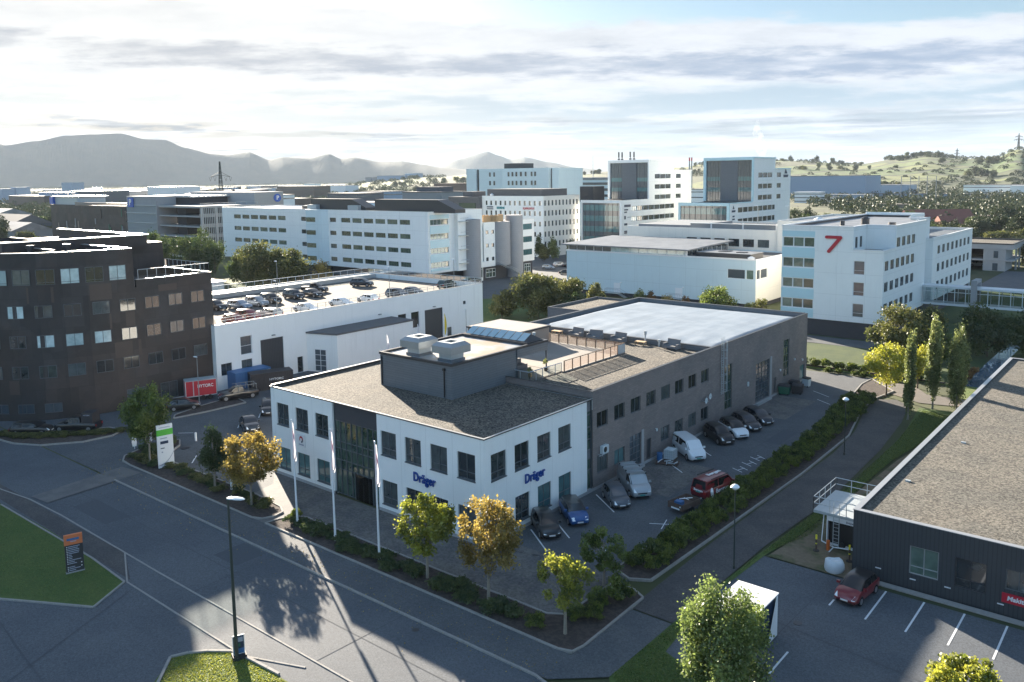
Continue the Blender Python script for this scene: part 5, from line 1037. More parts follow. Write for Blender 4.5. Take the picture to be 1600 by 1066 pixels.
for z, w_, h in ((18.2, 4.6, .9), (16.9, 2.8, .55), (16.0, 2.0, .55), (13.6, 1.2, 1.3), (14.2, 2.4, .2), (11.3, 2.2, .8), (8.8, 3.8, .5), (8.2, 2.4, .5), (6.0, 2.4, .6), (4.0, 2.2, .5)):
    y0_ = 267.0 if z != 14.2 else 269.2; b.quad((x, y0_, z), (x, y0_+w_, z), (x, y0_+w_, z+h), (x, y0_, z+h))
b.build('emblem', 'sign_navy', E14, True)
b = MB()
for x, y in ((-184.3, 287), (-184.0, 289), (-178.9, 287), (-178.4, 289)):
    b.tube([(x, y, 36), (x, y, 39.2)], .12, 6); b.box(x-.25, y-.2, 37.2, x+.15, y+.2, 39.4); b.box(x-.6, y, 36.3, x+.5, y+.1, 36.8)
b.build('antenna', 'cap_dark', E14, True)

# ================================================================== OFFICE WITH RED AND TEAL LETTERING
E16 = thing('signed_office', 'white office with punched windows, teal and red lettering and a dark roof floor', 'building', (-190.4, 245, 0))
ZS = (19.2, 15.4, 11.5, 7.6, 3.8)
sw = [dict(a=-219.2+2.41*i, z=z, w=1.0, h=1.75, nv=1, gm='glass', fr=.08) for z in ZS[:4] for i in range(12)]
ew = [dict(a=245.5+2.26*i, z=z, w=1.1, h=2.0, nv=1, gm='glass', fr=.08) for z in ZS for i in range(10)]
block(E16, -221.0, 245, -190.4, 268, 0, 22.85, 'white_plain', 'roof_dark', .3, .3, 'cap_metal', .04, {'S': sw}, .25, sides='SNW')
b = MB(); facade(b, 'E', -190.38, 245, 268, 0, 22.8, hole(ew), .25); b.build('east_wall', 'warm_wall', E16, True)
for w in ew: w = dict(w); window(E16, 'E', -190.38, w.pop('a'), w.pop('z'), w.pop('w'), w.pop('h'), rec=.25, **w)
text('SIEMENS', E16, 'lettering', 'sign_teal', (-211.3+190.4, -.15, 18.2), (R(90), 0, 0), 1.15, .1, .045, .92)
text('KJØREHUS', E16, 'lettering', 'sign_red', (-197.4+190.4, -.15, 18.15), (R(90), 0, 0), 1.05, .1, .03, .88, 1.35)
b = MB(); b.box(-218.4, 244.8, 18.3, -215.2, 244.95, 18.75); b.box(-218.4, 244.8, 17.6, -215.2, 244.95, 17.95); b.build('name_plate', 'sign_navy', E16, True)
b = MB(); b.box(-219.5, 246.5, 22.6, -192, 262, 25.4); b.box(-238, 243.5, 6, -221.1, 262, 22.4); b.box(-233, 247, 22.4, -228, 255, 24.4); b.build('roof_floor', 'roof_dark', E16, True)
b = MB(); b.box(-232, 243.3, 17.8, -223, 243.5, 20.0); b.build('window', 'glass_green', E16, True)
b = MB(); b.box(-190.2, 268.1, 20, -184, 276, 26.0); b.build('roof_housing', 'cap_dark', E16, True)
b = MB(); b.cyl(-216.5, 245.8, 22.8, 23.3, .7, 12); b.cyl(-216.5, 245.8, 23.3, 23.8, .8, 12, r1=.1); b.build('roof_vent', 'pole_white', E16, True)
# pale block behind it
E17 = thing('back_office', 'pale blue-grey block with two dark vertical joints, farthest behind the lettered office', 'building', (-250, 330, 0))
def d17(x, z0=0): return x
b = MB()
b.prism([(-304, 325), (-297.1, 325), (-297.1, 345), (-304, 345)], 0, 34.4); b.prism([(-295.0, 325), (-278.5, 325), (-278, 323.5), (-260.2, 325.5), (-248.4, 324), (-248.4, 345), (-295, 345)], 0, 34.3); b.prism([(-247.1, 325), (-243, 325), (-243, 345), (-247.1, 345)], 0, 34.1)
b.build('wall', 'cool_wall', E17, True)
for q in ((-297.1, 326, 0, -295.0, 343, 34.1), (-248.4, 326, 0, -247.1, 343, 34.0)): b = MB(); b.box(*q); b.build('joint', 'cap_dark', E17, True)
b = MB(); b.box(-281, 329, 34.2, -270.5, 340, 36.9); b.build('roof_house', 'cap_dark', E17, True)
for z in (30.3, 25.9, 21.5):
    for x, y in ((-287.9, 325), (-285.0, 325), (-274.4, 323.9), (-272.0, 324.1), (-269.6, 324.3), (-266.9, 324.6), (-264.1, 324.9), (-260.6, 325.3), (-258.2, 325.1)): window(E17, 'S', y, x, z, 1.15, 2.2, 1, (), .1, 'glass', 'frame_dark', -.06)
for E, nm in ((E17, 0),):
    pass
E18 = thing('striped_office', 'low blue-grey office with horizontal bands, between the pale block and the left tower', 'building', (-310, 470, 0))
b = MB(); b.box(-370, 470, 0, -285, 500, 27.4, 0); b.box(-370, 469.6, 27.4, -285, 500.2, 29.0, 2)
for z in (8, 12, 16, 20, 24): b.box(-370, 469.7, z, -285, 469.99, z+1.7, 1)
b.build('wall', ['cool_wall', 'glass_slate', 'roof_shiny'], E18, True)
# ================================================================== VEHICLES
KIND = {  # length, width, height, belt, hood z, windscreen base x, roof front x, roof rear x, rear glass base x, nose z (x from the front)
 'hatch': (4.1, 1.76, 1.50, .98, .88, .95, 1.75, 3.45, 3.95, .62), 'egg': (4.45, 1.77, 1.55, 1.02, .93, .95, 1.95, 3.75, 4.35, .66),
 'mini': (4.1, 1.79, 1.56, 1.05, .98, 1.05, 1.6, 3.65, 3.95, .72), 'suv': (4.6, 1.84, 1.68, 1.08, 1.02, 1.15, 1.85, 4.05, 4.45, .75),
 'sedan': (4.7, 1.82, 1.44, .95, .86, 1.25, 2.05, 3.45, 4.15, .62), 'wagon': (4.75, 1.83, 1.48, .97, .88, 1.2, 2.0, 4.2, 4.65, .64),
 'van': (5.0, 1.94, 1.98, 1.20, 1.10, .75, 1.55, 4.75, 4.95, .80), 'cargo': (5.1, 1.99, 2.02, 1.25, 1.10, .85, 1.65, 4.95, 5.06, .80), 'pickup': (5.2, 1.85, 1.80, 1.12, 1.05, 1.35, 2.05, 3.15, 3.35, .80)}
CARM = {}
def carmeshes(kind, paint, roofpaint=None):
    k = (kind, paint, roofpaint)
    if k in CARM: return CARM[k]
    L, Wd, H, belt, hood, xa, xb, xc, xd, nose = KIND[kind]; w = Wd/2; X = lambda x: L/2-x
    st = [(0.0, .70, .34, nose-.10, .0), (.10, .88, .26, nose, .0), (.35, .97, .22, (nose+hood)/2+.06, .02), (xa*.6, 1, .20, hood, .03), (xa, 1, .20, belt-.02, .02), (xb, 1, .20, belt, 0), ((xb+xc)/2, 1, .20, belt+.02, 0), (xc, 1, .20, belt+.02, 0)]
    if kind == 'pickup': st += [(xd+.1, 1, .24, belt-.02, 0), (L-.1, .99, .30, belt-.04, 0), (L, .96, .42, belt-.08, 0)]
    else: st += [(min(xd, L-.12), .97, .24, belt, 0), (L-.06, .93, .28, belt-.12, 0), (L, .86, .36, belt-.22, 0)]
    b = MB(); n = 12; vs = []
    for x, s_, zl, zt, cr_ in st:
        ww = w*s_; ring = [(ww*.84, zl), (ww*.965, zl+.10), (ww*1.0, zl+(zt-zl)*.45), (ww*.985, zt-.13), (ww*.93, zt-.03), (ww*.6, zt+.01+cr_)]
        ring = ring+[(-y, z) for y, z in ring[::-1]]; vs += [(X(x), y, z) for y, z in ring]
    fs = [(i*n+k, (i+1)*n+k, (i+1)*n+(k+1) % n, i*n+(k+1) % n) for i in range(len(st)-1) for k in range(n)]
    fs += [tuple(range(n)), tuple(range((len(st)-1)*n, len(st)*n))[::-1]]
    b.add(vs, fs, 0)
    r = {'suv': .36, 'pickup': .38, 'van': .34, 'cargo': .34}.get(kind, .32)
    xw = [.80 if kind not in ('van', 'cargo') else .95, L-.85 if kind not in ('cargo',) else L-1.05]
    for x in xw:
        for sy in (1, -1):
            N = 14; arc_ = [(X(x)+(r+.07)*math.cos(a), sy*(w+.004), .30+(r+.07)*math.sin(a)) for a in [math.pi*q/N-.25+.5*q/N*0 for q in range(N+1)]]
            arc_ = [(X(x)+(r+.06)*math.cos(R(-15+210*q/N)), sy*(w*1.0+.006), r+(r+.06)*math.sin(R(-15+210*q/N))) for q in range(N+1)]
            b.add(arc_, [tuple(range(N+1))] if sy < 0 else [tuple(range(N, -1, -1))], 1)
    b.box(X(L)-.02, -w*.7, .30, X(L)+.15, w*.7, .44, 1); b.box(X(.12), -w*.62, .22, X(0)+.012, w*.62, .36, 1)
    if kind in ('suv', 'van', 'cargo', 'sedan', 'wagon', 'pickup'): b.box(X(.1), -w*.45, nose-.24, X(0)+.014, w*.45, nose-.13, 1)
    body = b
    # cabin
    c = MB(); wb, wt = w*.93, w*(.74 if kind not in ('van', 'cargo') else .82); hb = belt-.04; wr = w*(.70 if kind not in ('van', 'cargo') else .80)
    cs = [(xa, hb, hb+.02, wb*.92), (xb, hb, H-.05, wt), ((xb+xc)/2, hb, H, wt*1.01), (xc, hb, H-.03, wt*.97), (xd, hb, hb+.04, wb*.90)]
    m = 8; vs = []
    for x, z0, z1, wt_ in cs:
        ring = [(wb if x not in (xa, xd) else wb*.93, z0), (wt_+.02, z0+(z1-z0)*.93), (wt_*.86, z1), (wt_*.4, z1+.02)]; ring = ring+[(-y, z) for y, z in ring[::-1]]; vs += [(X(x), y, z) for y, z in ring]
    fs = [(i*m+k, (i+1)*m+k, (i+1)*m+(k+1) % m, i*m+(k+1) % m) for i in range(4) for k in range(m)]+[tuple(range(m)), tuple(range(4*m, 5*m))[::-1]]
    c.add(vs, fs, 0)
    # glass panes, 12 mm proud
    g = MB()
    def lerp(p, q, k): return Vector(p).lerp(Vector(q), k)
    def pane(a, b_, c_, d_, e=.08, off=.014):
        a, b_, c_, d_ = map(Vector, (a, b_, c_, d_)); ce = (a+b_+c_+d_)/4; nn = (b_-a).cross(d_-a).normalized()
        if nn.dot(ce-Vector((0, 0, hb*.7))) < 0: nn = -nn
        P4 = [p+(ce-p).normalized()*e+nn*off for p in (a, b_, c_, d_)]; g.quad(*[tuple(p) for p in P4])
    g0 = lambda i, k: Vector(vs[i*m+k])
    pane(g0(0, 0), g0(0, 7), g0(1, 5).lerp(g0(1, 6), .6), g0(1, 2).lerp(g0(1, 1), .6), .05); 
    pane(g0(4, 0), g0(4, 7), g0(3, 5).lerp(g0(3, 6), .5), g0(3, 2).lerp(g0(3, 1), .5), .08)
    for q in (0, 1):
        k0, k1 = (0, 1) if q == 0 else (7, 6); 
        A0, A1, B0, B1, C0, C1, D0 = g0(0, k0), g0(1, k1), g0(1, k0), g0(2, k1), g0(2, k0), g0(3, k1), g0(3, k0)
        if kind == 'cargo': pane(A0, B0, A1, A1.lerp(A0, .3), .06); pane(B0.lerp(A0, .4), B0.lerp(C0, .35), A1.lerp(B1, .35), A1, .07); continue
        pane(A0.lerp(B0, .2), C0, B1, A1, .07)
        E0, E1_ = g0(4, k0), g0(3, k1)
        pane(C0, D0.lerp(E0, .35), C1.lerp(E0, .18), B1, .07)
    # fittings
    lt = MB(); 
    for sy in (1, -1):
        hl = {'egg': .75, 'mini': .35}.get(kind, .42)
        z0 = nose-.10; q = [(X(.03), sy*w*.55, z0-.02), (X(.05), sy*w*.80, z0), (X(.05+hl), sy*w*.955, z0+.10+hl*.08), (X(.05+hl*.7), sy*w*.72, z0+.20+hl*.10)]
        if kind == 'mini': q = [(X(.02), sy*w*.5, z0-.05), (X(.03), sy*w*.78, z0-.05), (X(.30), sy*w*.86, z0+.16), (X(.26), sy*w*.55, z0+.2)]
        q = [(x+.035, y*1.0, z+.035) for x, y, z in q]; lt.add(q+[(x-.08, y*.97, z-.06) for x, y, z in q], [(0, 1, 2, 3) if sy > 0 else (3, 2, 1, 0), (0, 4, 5, 1), (1, 5, 6, 2), (2, 6, 7, 3), (3, 7, 4, 0)])
    tl = MB()
    for sy in (1, -1): tl.box(X(L)-.03, min(sy*w*.62, sy*w*.88), belt-.45, X(L)+.08, max(sy*w*.62, sy*w*.88), belt-.2)
    mr = MB()
    for sy in (1, -1): y0, y1 = sorted((sy*w*.97, sy*(w+.20))); mr.box(X(xa+.35), y0, belt-.02, X(xa+.18), y1, belt+.16)
    wh = MB(); wh.tube([(0, -.11, 0), (0, .11, 0)], r, 20)
    rm = MB(); rm.tube([(0, .112, 0), (0, .125, 0)], r*.66, 14)
    pl = MB(); pl.box(X(0)+.012, -.26, .40, X(0)+.03, .26, .51)
    o = dict(body=(body, [paint, 'black']), cabin=(c, [roofpaint or paint]), window=(g, ['glass_car']), headlights=(lt, ['lamp_glass']), tail_lights=(tl, ['tail_red']), mirrors=(mr, [paint]), wheel=(wh, ['tyre']), rim=(rm, ['rim']), number_plate=(pl, ['plate_white']), _w=(r, xw, w, L))
    out = {}
    for nme, q in o.items():
        if nme == '_w': out[nme] = q; continue
        ob = q[0].build(nme, q[1], None, smooth=38 if nme in ('body', 'cabin', 'wheel') else None); out[nme] = ob.data; bpy.data.objects.remove(ob)
    CARM[k] = out; return out
def car(kind, paint, x, y, ang, label, z=.02, group=None, roof=None, name='parked_car', cat='car', plate=None, noplate=False):
    t_ = thing(name, label, cat, (x, y, z), R(ang), group); me = carmeshes(kind, paint, roof)
    for nme in ('body', 'cabin', 'window', 'headlights', 'tail_lights', 'mirrors', 'number_plate'):
        if nme == 'number_plate' and noplate: continue
        o = link(bpy.data.objects.new(nme, me[nme]), t_)
        if nme == 'number_plate' and plate: o.material_slots[0].link = 'OBJECT'; o.material_slots[0].material = M[plate]
    r, xw, w, L = me['_w']
    for xx in xw:
        for sy in (1, -1):
            o = link(bpy.data.objects.new('wheel', me['wheel']), t_); o.location = (L/2-xx, sy*(w-.10), r); o.rotation_euler = (0, 0, 0 if sy > 0 else math.pi)
            link(bpy.data.objects.new('rim', me['rim']), o)
    return t_
def front(kind, paint, fx, fy, ang, label, **k):
    """place by the middle of the front bumper"""
    L = KIND[kind][0]; a = R(ang); return car(kind, paint, fx-math.cos(a)*L/2, fy-math.sin(a)*L/2, ang, label, **k)
GP = 'cars parked at the long wall'
front('egg', 'paint_black', -40.15, 52.4, -37, 'black electric hatchback with long pale headlights, first car at the white wall', group=GP)
c_ = front('mini', 'paint_blue', -39.85, 56.0, -38, 'bright blue small car with dark roof and round headlights beside the black hatchback', group=GP, roof='paint_black')
front('hatch', 'paint_grey', -38.95, 61.3, -40, 'dark grey hatchback between the blue small car and the silver van', group=GP)
sv = front('cargo', 'paint_silver', -38.8, 64.5, -40, 'silver cargo van with roof bars parked at the brown wall', group=GP, name='parked_van', cat='van', plate='plate_green')
b = MB()
for x in (1.0, .0, -1.0, -2.0): b.box(x-.05, -.85, 2.03, x+.05, .85, 2.10, 0); b.box(x-.06, -.87, 1.9, x+.06, -.77, 2.09, 1); b.box(x-.06, .77, 1.9, x+.06, .87, 2.09, 1)
b.build('roof_bars', ['metal', 'black'], sv)
front('van', 'paint_white', -39.4, 76.8, -37, 'white passenger van next to the caged water tank', group=GP, name='parked_van', cat='van', plate='plate_green')
front('suv', 'paint_black', -39.3, 83.6, -36, 'black off-roader with bright headlights next to the white crossover', group=GP)
front('suv', 'paint_white', -38.9, 86.5, -37, 'white crossover with dark roof parked between two black cars', group=GP, roof='paint_black')
front('wagon', 'paint_dark', -38.9, 90.0, -38, 'dark estate car just behind the white crossover', group=GP)
front('wagon', 'paint_dark', -38.7, 93.2, -36, 'dark estate car farthest along the brown wall, last before the tall garage door', group=GP)
rv = car('van', 'paint_red', -34.2, 69.9, 80, 'dark red van lettered on roof, side and rear, parked beside the hedge', name='parked_van', cat='van', noplate=True)
text('Bergen', rv, 'lettering', 'pole_white', (-.2, -.983, .80), (R(90), 0, 0), .58, .012, .03, 1.15)
text('Bergen', rv, 'lettering', 'pole_white', (-.1, .1, 2.06), (0, 0, R(0)), .62, .02, .03, 1.1)
text('Bergen', rv, 'lettering', 'pole_white', (-2.53, 0, 1.02), (R(90), 0, R(-90)), .3, .02, .03, 1.2)
b = MB(); b.box(-2.56, -.26, .82, -2.52, .26, .94); b.build('number_plate', 'plate_green', rv)
b = MB(); b.box(-1.6, -.84, 2.0, .9, -.78, 2.07); b.box(-1.6, .78, 2.0, .9, .84, 2.07); b.build('roof_rail', 'black', rv)
b = MB(); b.tube([(-1.75, -.985, 1.28), (-1.8, -.985, 1.0), (-1.7, -.985, .55), (-1.66, -.985, .32)], [.07, .17, .14, .05], 8); b.build('figure_decal', 'pole_white', rv)
# open trailer
t_ = thing('car_trailer', 'small rusty open trailer holding blue and white bits, in front of the red van', 'trailer', (-34.6, 64.7, .02), R(80))
b = MB(); b.box(-1.3, -.78, .45, 1.3, .78, .52); b.box(-1.3, -.82, .45, -1.24, .82, 1.0); b.box(1.24, -.82, .45, 1.3, .82, 1.0); b.box(-1.24, -.82, .45, 1.24, -.77, 1.0); b.box(-1.24, .77, .45, 1.24, .82, 1.0); b.build('body', 'rust', t_)
b = MB(); b.tube([(1.3, .4, .45), (2.5, 0, .45)], .05, 6); b.tube([(1.3, -.4, .45), (2.5, 0, .45)], .05, 6); b.build('drawbar', 'galv', t_)
for sy in (-1, 1): b = MB(); b.tube([(-.1, sy*.84, .3), (-.1, sy*1.0, .3)], .3, 16); b.build('wheel', 'tyre', t_, smooth=40)
b = MB(); b.box(-1.36, -.5, .5, -1.3, .4, .62); b.box(-1.35, -.62, .75, -1.29, -.52, .84); b.build('tail_lights', 'lamp_glass', t_)
b = MB(); b.box(-.6, -.3, .52, .1, .3, .85); o = b.build('crate', 'box_blue'); o.location = (-34.7, 64.4, .06); tag(o, 'blue crate lying inside the small open trailer', 'crate')
b = MB(); b.tube([(-.5, -.2, .9), (.5, .4, 1.06)], .04, 6); b.tube([(-.3, .3, .9), (.4, -.1, .98)], .03, 6); o = b.build('loose_pipe', 'pole_white'); o.location = (-34.6, 64.9, .06); tag(o, 'white pipes lying across the blue crate in the trailer', 'pipe')
front('hatch', 'paint_red', -17.7, 56.4, -96, 'dark red hatchback parked at the corner of the black hall', roof='paint_black')
# left yard
car('sedan', 'paint_dark', -88.7, 55.3, -22, 'dark blue-grey car alone in the yard behind the white office front')
car('wagon', 'paint_black', -108.2, 38.3, 40, 'black estate car at the left edge in front of the curved brown building')
pk = car('pickup', 'paint_black', -105.0, 42.2, 218, 'black pickup carrying a dark lettered board, beside the curved building', name='pickup_truck', cat='pickup')
b = MB(); b.box(-2.3, -.85, 1.0, -.9, .85, 2.3); b.build('cargo_board', 'container_dark', pk); text('HYTORC', pk, 'lettering', 'text_grey', (-1.6, .86, 2.05), (R(90), 0, R(180)), .2, .01, .02)
car('hatch', 'paint_black', -103.4, 54.9, 62, 'black car half hidden by the tree in front of the red trailer')
front('wagon', 'paint_black', -91.2, 59.6, -35, 'black car whose tail sticks out behind the corner of the white office')
pt = car('pickup', 'paint_black', -102.3, 62.3, 250, 'black pickup with a load rack parked before the blue container', name='pickup_truck', cat='pickup')
b = MB()
for x in (-2.3, -1.2, .1): b.tube([(x, -.85, 1.1), (x, -.85, 1.95), (x, .85, 1.95), (x, .85, 1.1)], .04, 6)
for y in (-.85, .85): b.tube([(-2.4, y, 1.95), (.6, y, 1.95)], .04, 6)
b.build('rack', 'pole_grey', pt)
# red box trailer
t_ = thing('box_trailer', 'red box trailer lettered HYTORC in white, with a grey frame', 'trailer', (-106.6, 59.2, .02), R(67))
b = MB(); b.box(-2.0, -.95, .65, 2.0, .95, 2.75); b.build('body', 'sign_red', t_)
b = MB()
for x in (-2.0, -1.0, 2.0):
    for y in (-.97, .97): b.box(x-.05, y-.02, .62, x+.05, y+.02, 2.78)
b.box(-2.05, -1.0, 2.72, 2.05, 1.0, 2.8); b.box(-2.05, -1, .55, 2.05, 1, .66); b.tube([(-2, 0, .6), (-3.6, 0, .5)], .06, 6); b.build('frame', 'galv', t_)
for x in (.2, 1.1):
    for sy in (-1, 1): b = MB(); b.tube([(x, sy*.98, .33), (x, sy*1.12, .33)], .33, 16); b.build('wheel', 'tyre', t_, smooth=40); 
text('HYTORC', t_, 'lettering', 'pole_white', (.55, -.99, 1.95), (R(90), 0, 0), .60, .02, .015, .85)
# containers
def container(x, y, rz, L, matn, label, h=2.6):
    t_ = thing('shipping_container', label, 'container', (x, y, .0), R(rz)); b = MB(); w = 1.22
    for sy in (-1, 1):
        n = int(L/.28); vs = []; 
        for i in range(n+1):
            for q in (0, 1): xx = -L/2+L*(i+.5*q)/n; d = .0 if q else .045; vs += [(xx, sy*(w-d), .1), (xx, sy*(w-d), h-.1)]
        N = len(vs)//2; b.add([(min(v[0], L/2), v[1], v[2]) for v in vs], [(2*k, 2*k+2, 2*k+3, 2*k+1) if sy < 0 else (2*k+1, 2*k+3, 2*k+2, 2*k) for k in range(N-1)])
    b.box(-L/2, -w, h-.1, L/2, w, h); b.box(-L/2, -w, 0, L/2, w, .12); b.box(-L/2, -w, .12, -L/2+.06, w, h-.1); b.box(L/2-.06, -w, .12, L/2, w, h-.1); b.build('shell', matn, t_)
    b = MB(); [b.tube([(L/2+.03, yy, .15), (L/2+.03, yy, h-.15)], .025, 6) for yy in (-.7, -.3, .3, .7)]; b.build('door_bars', 'galv', t_); return t_
bc = container(-107.1, 67.2, 86, 5.6, 'box_blue', 'blue shipping container in front of the white parking hall')
b = MB(); b.box(1.7, -1.26, 1.65, 2.7, -1.225, 2.35); b.box(1.75, -1.262, 1.2, 2.3, -1.225, 1.5); b.build('label_plate', 'pole_white', bc)
bk = container(-103.9, 68.6, 68, 6.0, 'container_dark', 'black shipping container with pale lettering next to the blue one', 2.5)
text('HYTORC', bk, 'lettering', 'pole_white', (.6, -1.25, 1.5), (R(90), 0, 0), .42, .02, .02, 1.2)
b = MB(); b.box(-1.0, -.1, 0, 1.0, 2.6, 1.5); o = b.build('covered_stack', 'tarp_blue'); o.location = (-112.2, 63.9, 0); tag(o, 'low stack under a dull blue cover between brown building and container', 'stack')
# roof car deck
RD = [('suv', 'dark', -127.4, 74.2, 'dark car nearest the rear wall at the left end of the roof deck'), ('wagon', 'paleblue', -125.2, 77.4, 'pale blue estate car in the left row of the roof deck'), ('suv', 'silver', -125.4, 80.8, 'silver car between the pale blue estate and a black car on the roof deck'), ('suv', 'black', -126.6, 84.4, 'black car at the right end of the left row on the roof deck'),
      ('suv', 'dark', -127.6, 89.9, 'dark green-black off-roader in the middle of the roof deck'), ('sedan', 'black', -127.0, 93.6, 'black saloon beside the dark off-roader in the middle of the roof deck'), ('pickup', 'black', -131.6, 97.6, 'black pickup behind the black saloon on the roof deck'), ('hatch', 'maroon', -112.3, 68.4, 'maroon hatchback at the front left rail of the roof deck'),
      ('suv', 'maroon', -113.6, 71.6, 'dark red high car behind the maroon hatchback on the roof deck'), ('wagon', 'silver', -113.7, 75.4, 'grey estate car at the front rail right of the red cars on the roof deck'), ('sedan', 'white', -112.8, 81.8, 'white saloon at the front rail, leftmost white car of the roof deck'), ('sedan', 'white', -112.9, 89.1, 'white saloon at the front rail, middle white car of the roof deck'), ('hatch', 'white', -112.9, 94.8, 'white hatchback at the front rail, rightmost white car on the roof deck'),
      ('suv', 'grey', -112.8, 101.6, 'grey high car at the front rail next to a grey saloon on the roof deck'), ('sedan', 'grey', -113.2, 105.8, 'grey saloon at the front rail, right of the grey high car'), ('suv', 'dark', -130.6, 108.3, 'dark off-roader standing alone in the far middle of the roof deck'), ('suv', 'green', -114.6, 116.3, 'black car near the far right corner of the roof deck')]
for i, (k, p, x, y, l) in enumerate(RD):
    a = {6: 20, 15: 25, 16: 100, 10: 6}.get(i, 4+random.uniform(-5, 5)); a = a+180 if i in (9, 12) else a
    car(k, 'paint_'+p, x, y, a, l, z=8.56, group='cars on the roof car deck')
for k, p, x, y, a, l in (('suv', 'silver', -166.3, 222.6, 60, 'silver car parked behind the bushes between the white wing and the hall'), ('sedan', 'dark', -163.4, 224.0, 60, 'dark car beside the silver one between white wing and hall'), ('sedan', 'grey', -160.8, 222.8, 60, 'grey car right of the dark one between white wing and hall'), ('hatch', 'paleblue', -165.0, 214.6, 20, 'pale blue car nearest the bushes between white wing and hall'), ('sedan', 'black', -151.8, 206.4, 40, 'black car half hidden behind the corner of the blue-white hall')):
    car(k, 'paint_'+p, x, y, a, l, z=0, group='cars beyond the bushes')
car('hatch', 'paint_black', -13.3, 44.3, 185, 'black car of which only the roof shows at the bottom edge, below the bay lines')
car('hatch', 'paint_silver', -71.6, 15.8, 90, 'silver car cut off by the left edge beside the lawn')
car('suv', 'paint_silver', -54.5, 294, 10, 'silver car standing under the small concrete car park', group=None)

# ================================================================== STREET FURNITURE
lamp('street_lamp', -45.45, 26.6, .0, 10.6, 'tall dark green street lamp with a long white head on the traffic island', .095, 'pole_dark', (.95, .55))
lamp('path_lamp', -26.2, 57.0, .0, 6.3, 'dark post lamp with a white dome head by the path, nearer the viewer', .05, 'pole_dark', head='dome', group='dome lamps by the path')
lamp('path_lamp', -28.2, 88.3, .0, 5.9, 'dark post lamp with a white dome head by the path, farther along the hedge', .05, 'pole_dark', head='dome', group='dome lamps by the path')
lamp('yard_lamp', -104.6, 85.0, .0, 6.0, 'grey lamp post in front of the white parking hall, left of the small flags', .06, arm=(-.6, .3), group='lamp posts in the yard')
lamp('yard_lamp', -105.6, 112.0, .0, 5.6, 'grey lamp post in front of the right end of the parking hall', .06, arm=(-.6, .3), group='lamp posts in the yard')
lamp('yard_lamp', -104.2, 57.6, .0, 6.4, 'grey lamp post with white head against the curved brown building', .06, arm=(-.8, .0), group='lamp posts in the yard')
for x, y, h, l in ((-59.7, 41.4, 9.25, 'white flagpole with a furled pink and white flag, leftmost of the three'), (-54.5, 41.4, 9.4, 'white flagpole with a furled pink and white flag, middle of the three'), (-49.0, 41.4, 9.45, 'white flagpole with a furled pink and white flag, nearest the blue lettering')):
    t_ = thing('flagpole', l, 'flagpole', (x, y, .08), group='flagpoles before the office')
    t_.rotation_euler = (0, R(-1.3 if x < -55 else -.6), 0)
    b = MB(); b.tube([(0, 0, 0), (0, 0, h)], [.10, .045], 12); b.tube([(0, 0, h), (0, 0, h+.05), (0, 0, h+.15), (0, 0, h+.2)], [.03, .08, .08, .02], 10); b.cyl(0, 0, 0, .5, .12, 12); b.build('pole', 'pole_white', t_, smooth=50)
    b = MB(); nz, na = 14, 10; vs = []
    for j in range(nz+1):
        k = j/nz; z = h-.1-3.1*k; w = .14+.42*min(1, k*1.3)*(1 if k < .85 else 1-.5*(k-.85)/.15)
        for i in range(na+1): u = i/na; vs.append((.05+w*u*.9, .10*math.sin(u*9+k*4)*w*2-.04*k, z-.25*u*k))
    b.add(vs, [(j*(na+1)+i, j*(na+1)+i+1, (j+1)*(na+1)+i+1, (j+1)*(na+1)+i) for j in range(nz) for i in range(na)])
    b.f = b.f; b.m = [1 if (q % na) in (5,) and (q//na) > 2 else 0 for q in range(len(b.f))]; b.build('flag', ['flag_white', 'flag_pink'], t_)
for x, y, h, c, l in ((-94.8, 83.0, 6.6, 'flag_white', 'thin pole with hanging white beach flag, leftmost before the hall'), (-98.8, 93.2, 6.3, 'flag_white', 'thin pole with hanging white beach flag, middle one before the hall'), (-98.0, 98.6, 7.4, 'flag_yellow', 'thin pole with hanging yellow flag before the right tall gate')):
    t_ = thing('banner_flag', l, 'flag', (x, y, 0), group='banner flags before the hall'); b = MB(); b.tube([(0, 0, 0), (0, 0, h)], .04, 6); b.build('pole', 'pole_white', t_)
    b = MB(); vs = []
    for j in range(9):
        k = j/8; w = .55*math.sin(math.pi*min(.95, k*.8+.1)); vs += [(.05, 0, h-3.6*k), (.05+w*.5, .08*math.sin(k*7), h-3.6*k-.05), (.05+w, -.05, h-3.6*k-.1)]
    b.add(vs, [(3*j+i, 3*j+i+1, 3*j+4+i, 3*j+3+i) for j in range(8) for i in range(2)]); b.build('banner', c, t_)
# tall white sign pylon
t_ = thing('sign_pylon', 'tall white sign pylon with a green band standing in the planting bed', 'sign', (-83.4, 42.0, .08), R(79))
b = MB(); b.box(-.8, -.09, 0, .8, .09, 4.6, 0); b.box(-.805, -.1, 3.45, .805, .1, 4.1, 1); b.box(-.5, -.105, 2.55, .3, .1, 2.85, 2)
b.box(-.5, -.105, 3.1, .2, -.09, 3.2, 3); b.box(-.5, -.105, 2.05, -.1, -.09, 2.14, 2); b.box(-.42, -.105, 1.6, -.28, -.09, 1.75, 3)
for i in range(9): x = -.56+i*.125; b.box(x, -.105, 4.25, x+.08, -.09, 4.38, 3)
for i in range(14): k = i/13; x = -.75+1.5*k; z = .25+1.25*(k**2.2); b.quad((x, -.095, z-.04), (x+.12, -.095, z+.02+.15*k), (x+.12, -.095, z+.16+.15*k), (x, -.095, z+.06), 4)
b.build('panel', ['pole_white', 'sign_green', 'sign_navy', 'text_grey', 'text_grey'], t_)
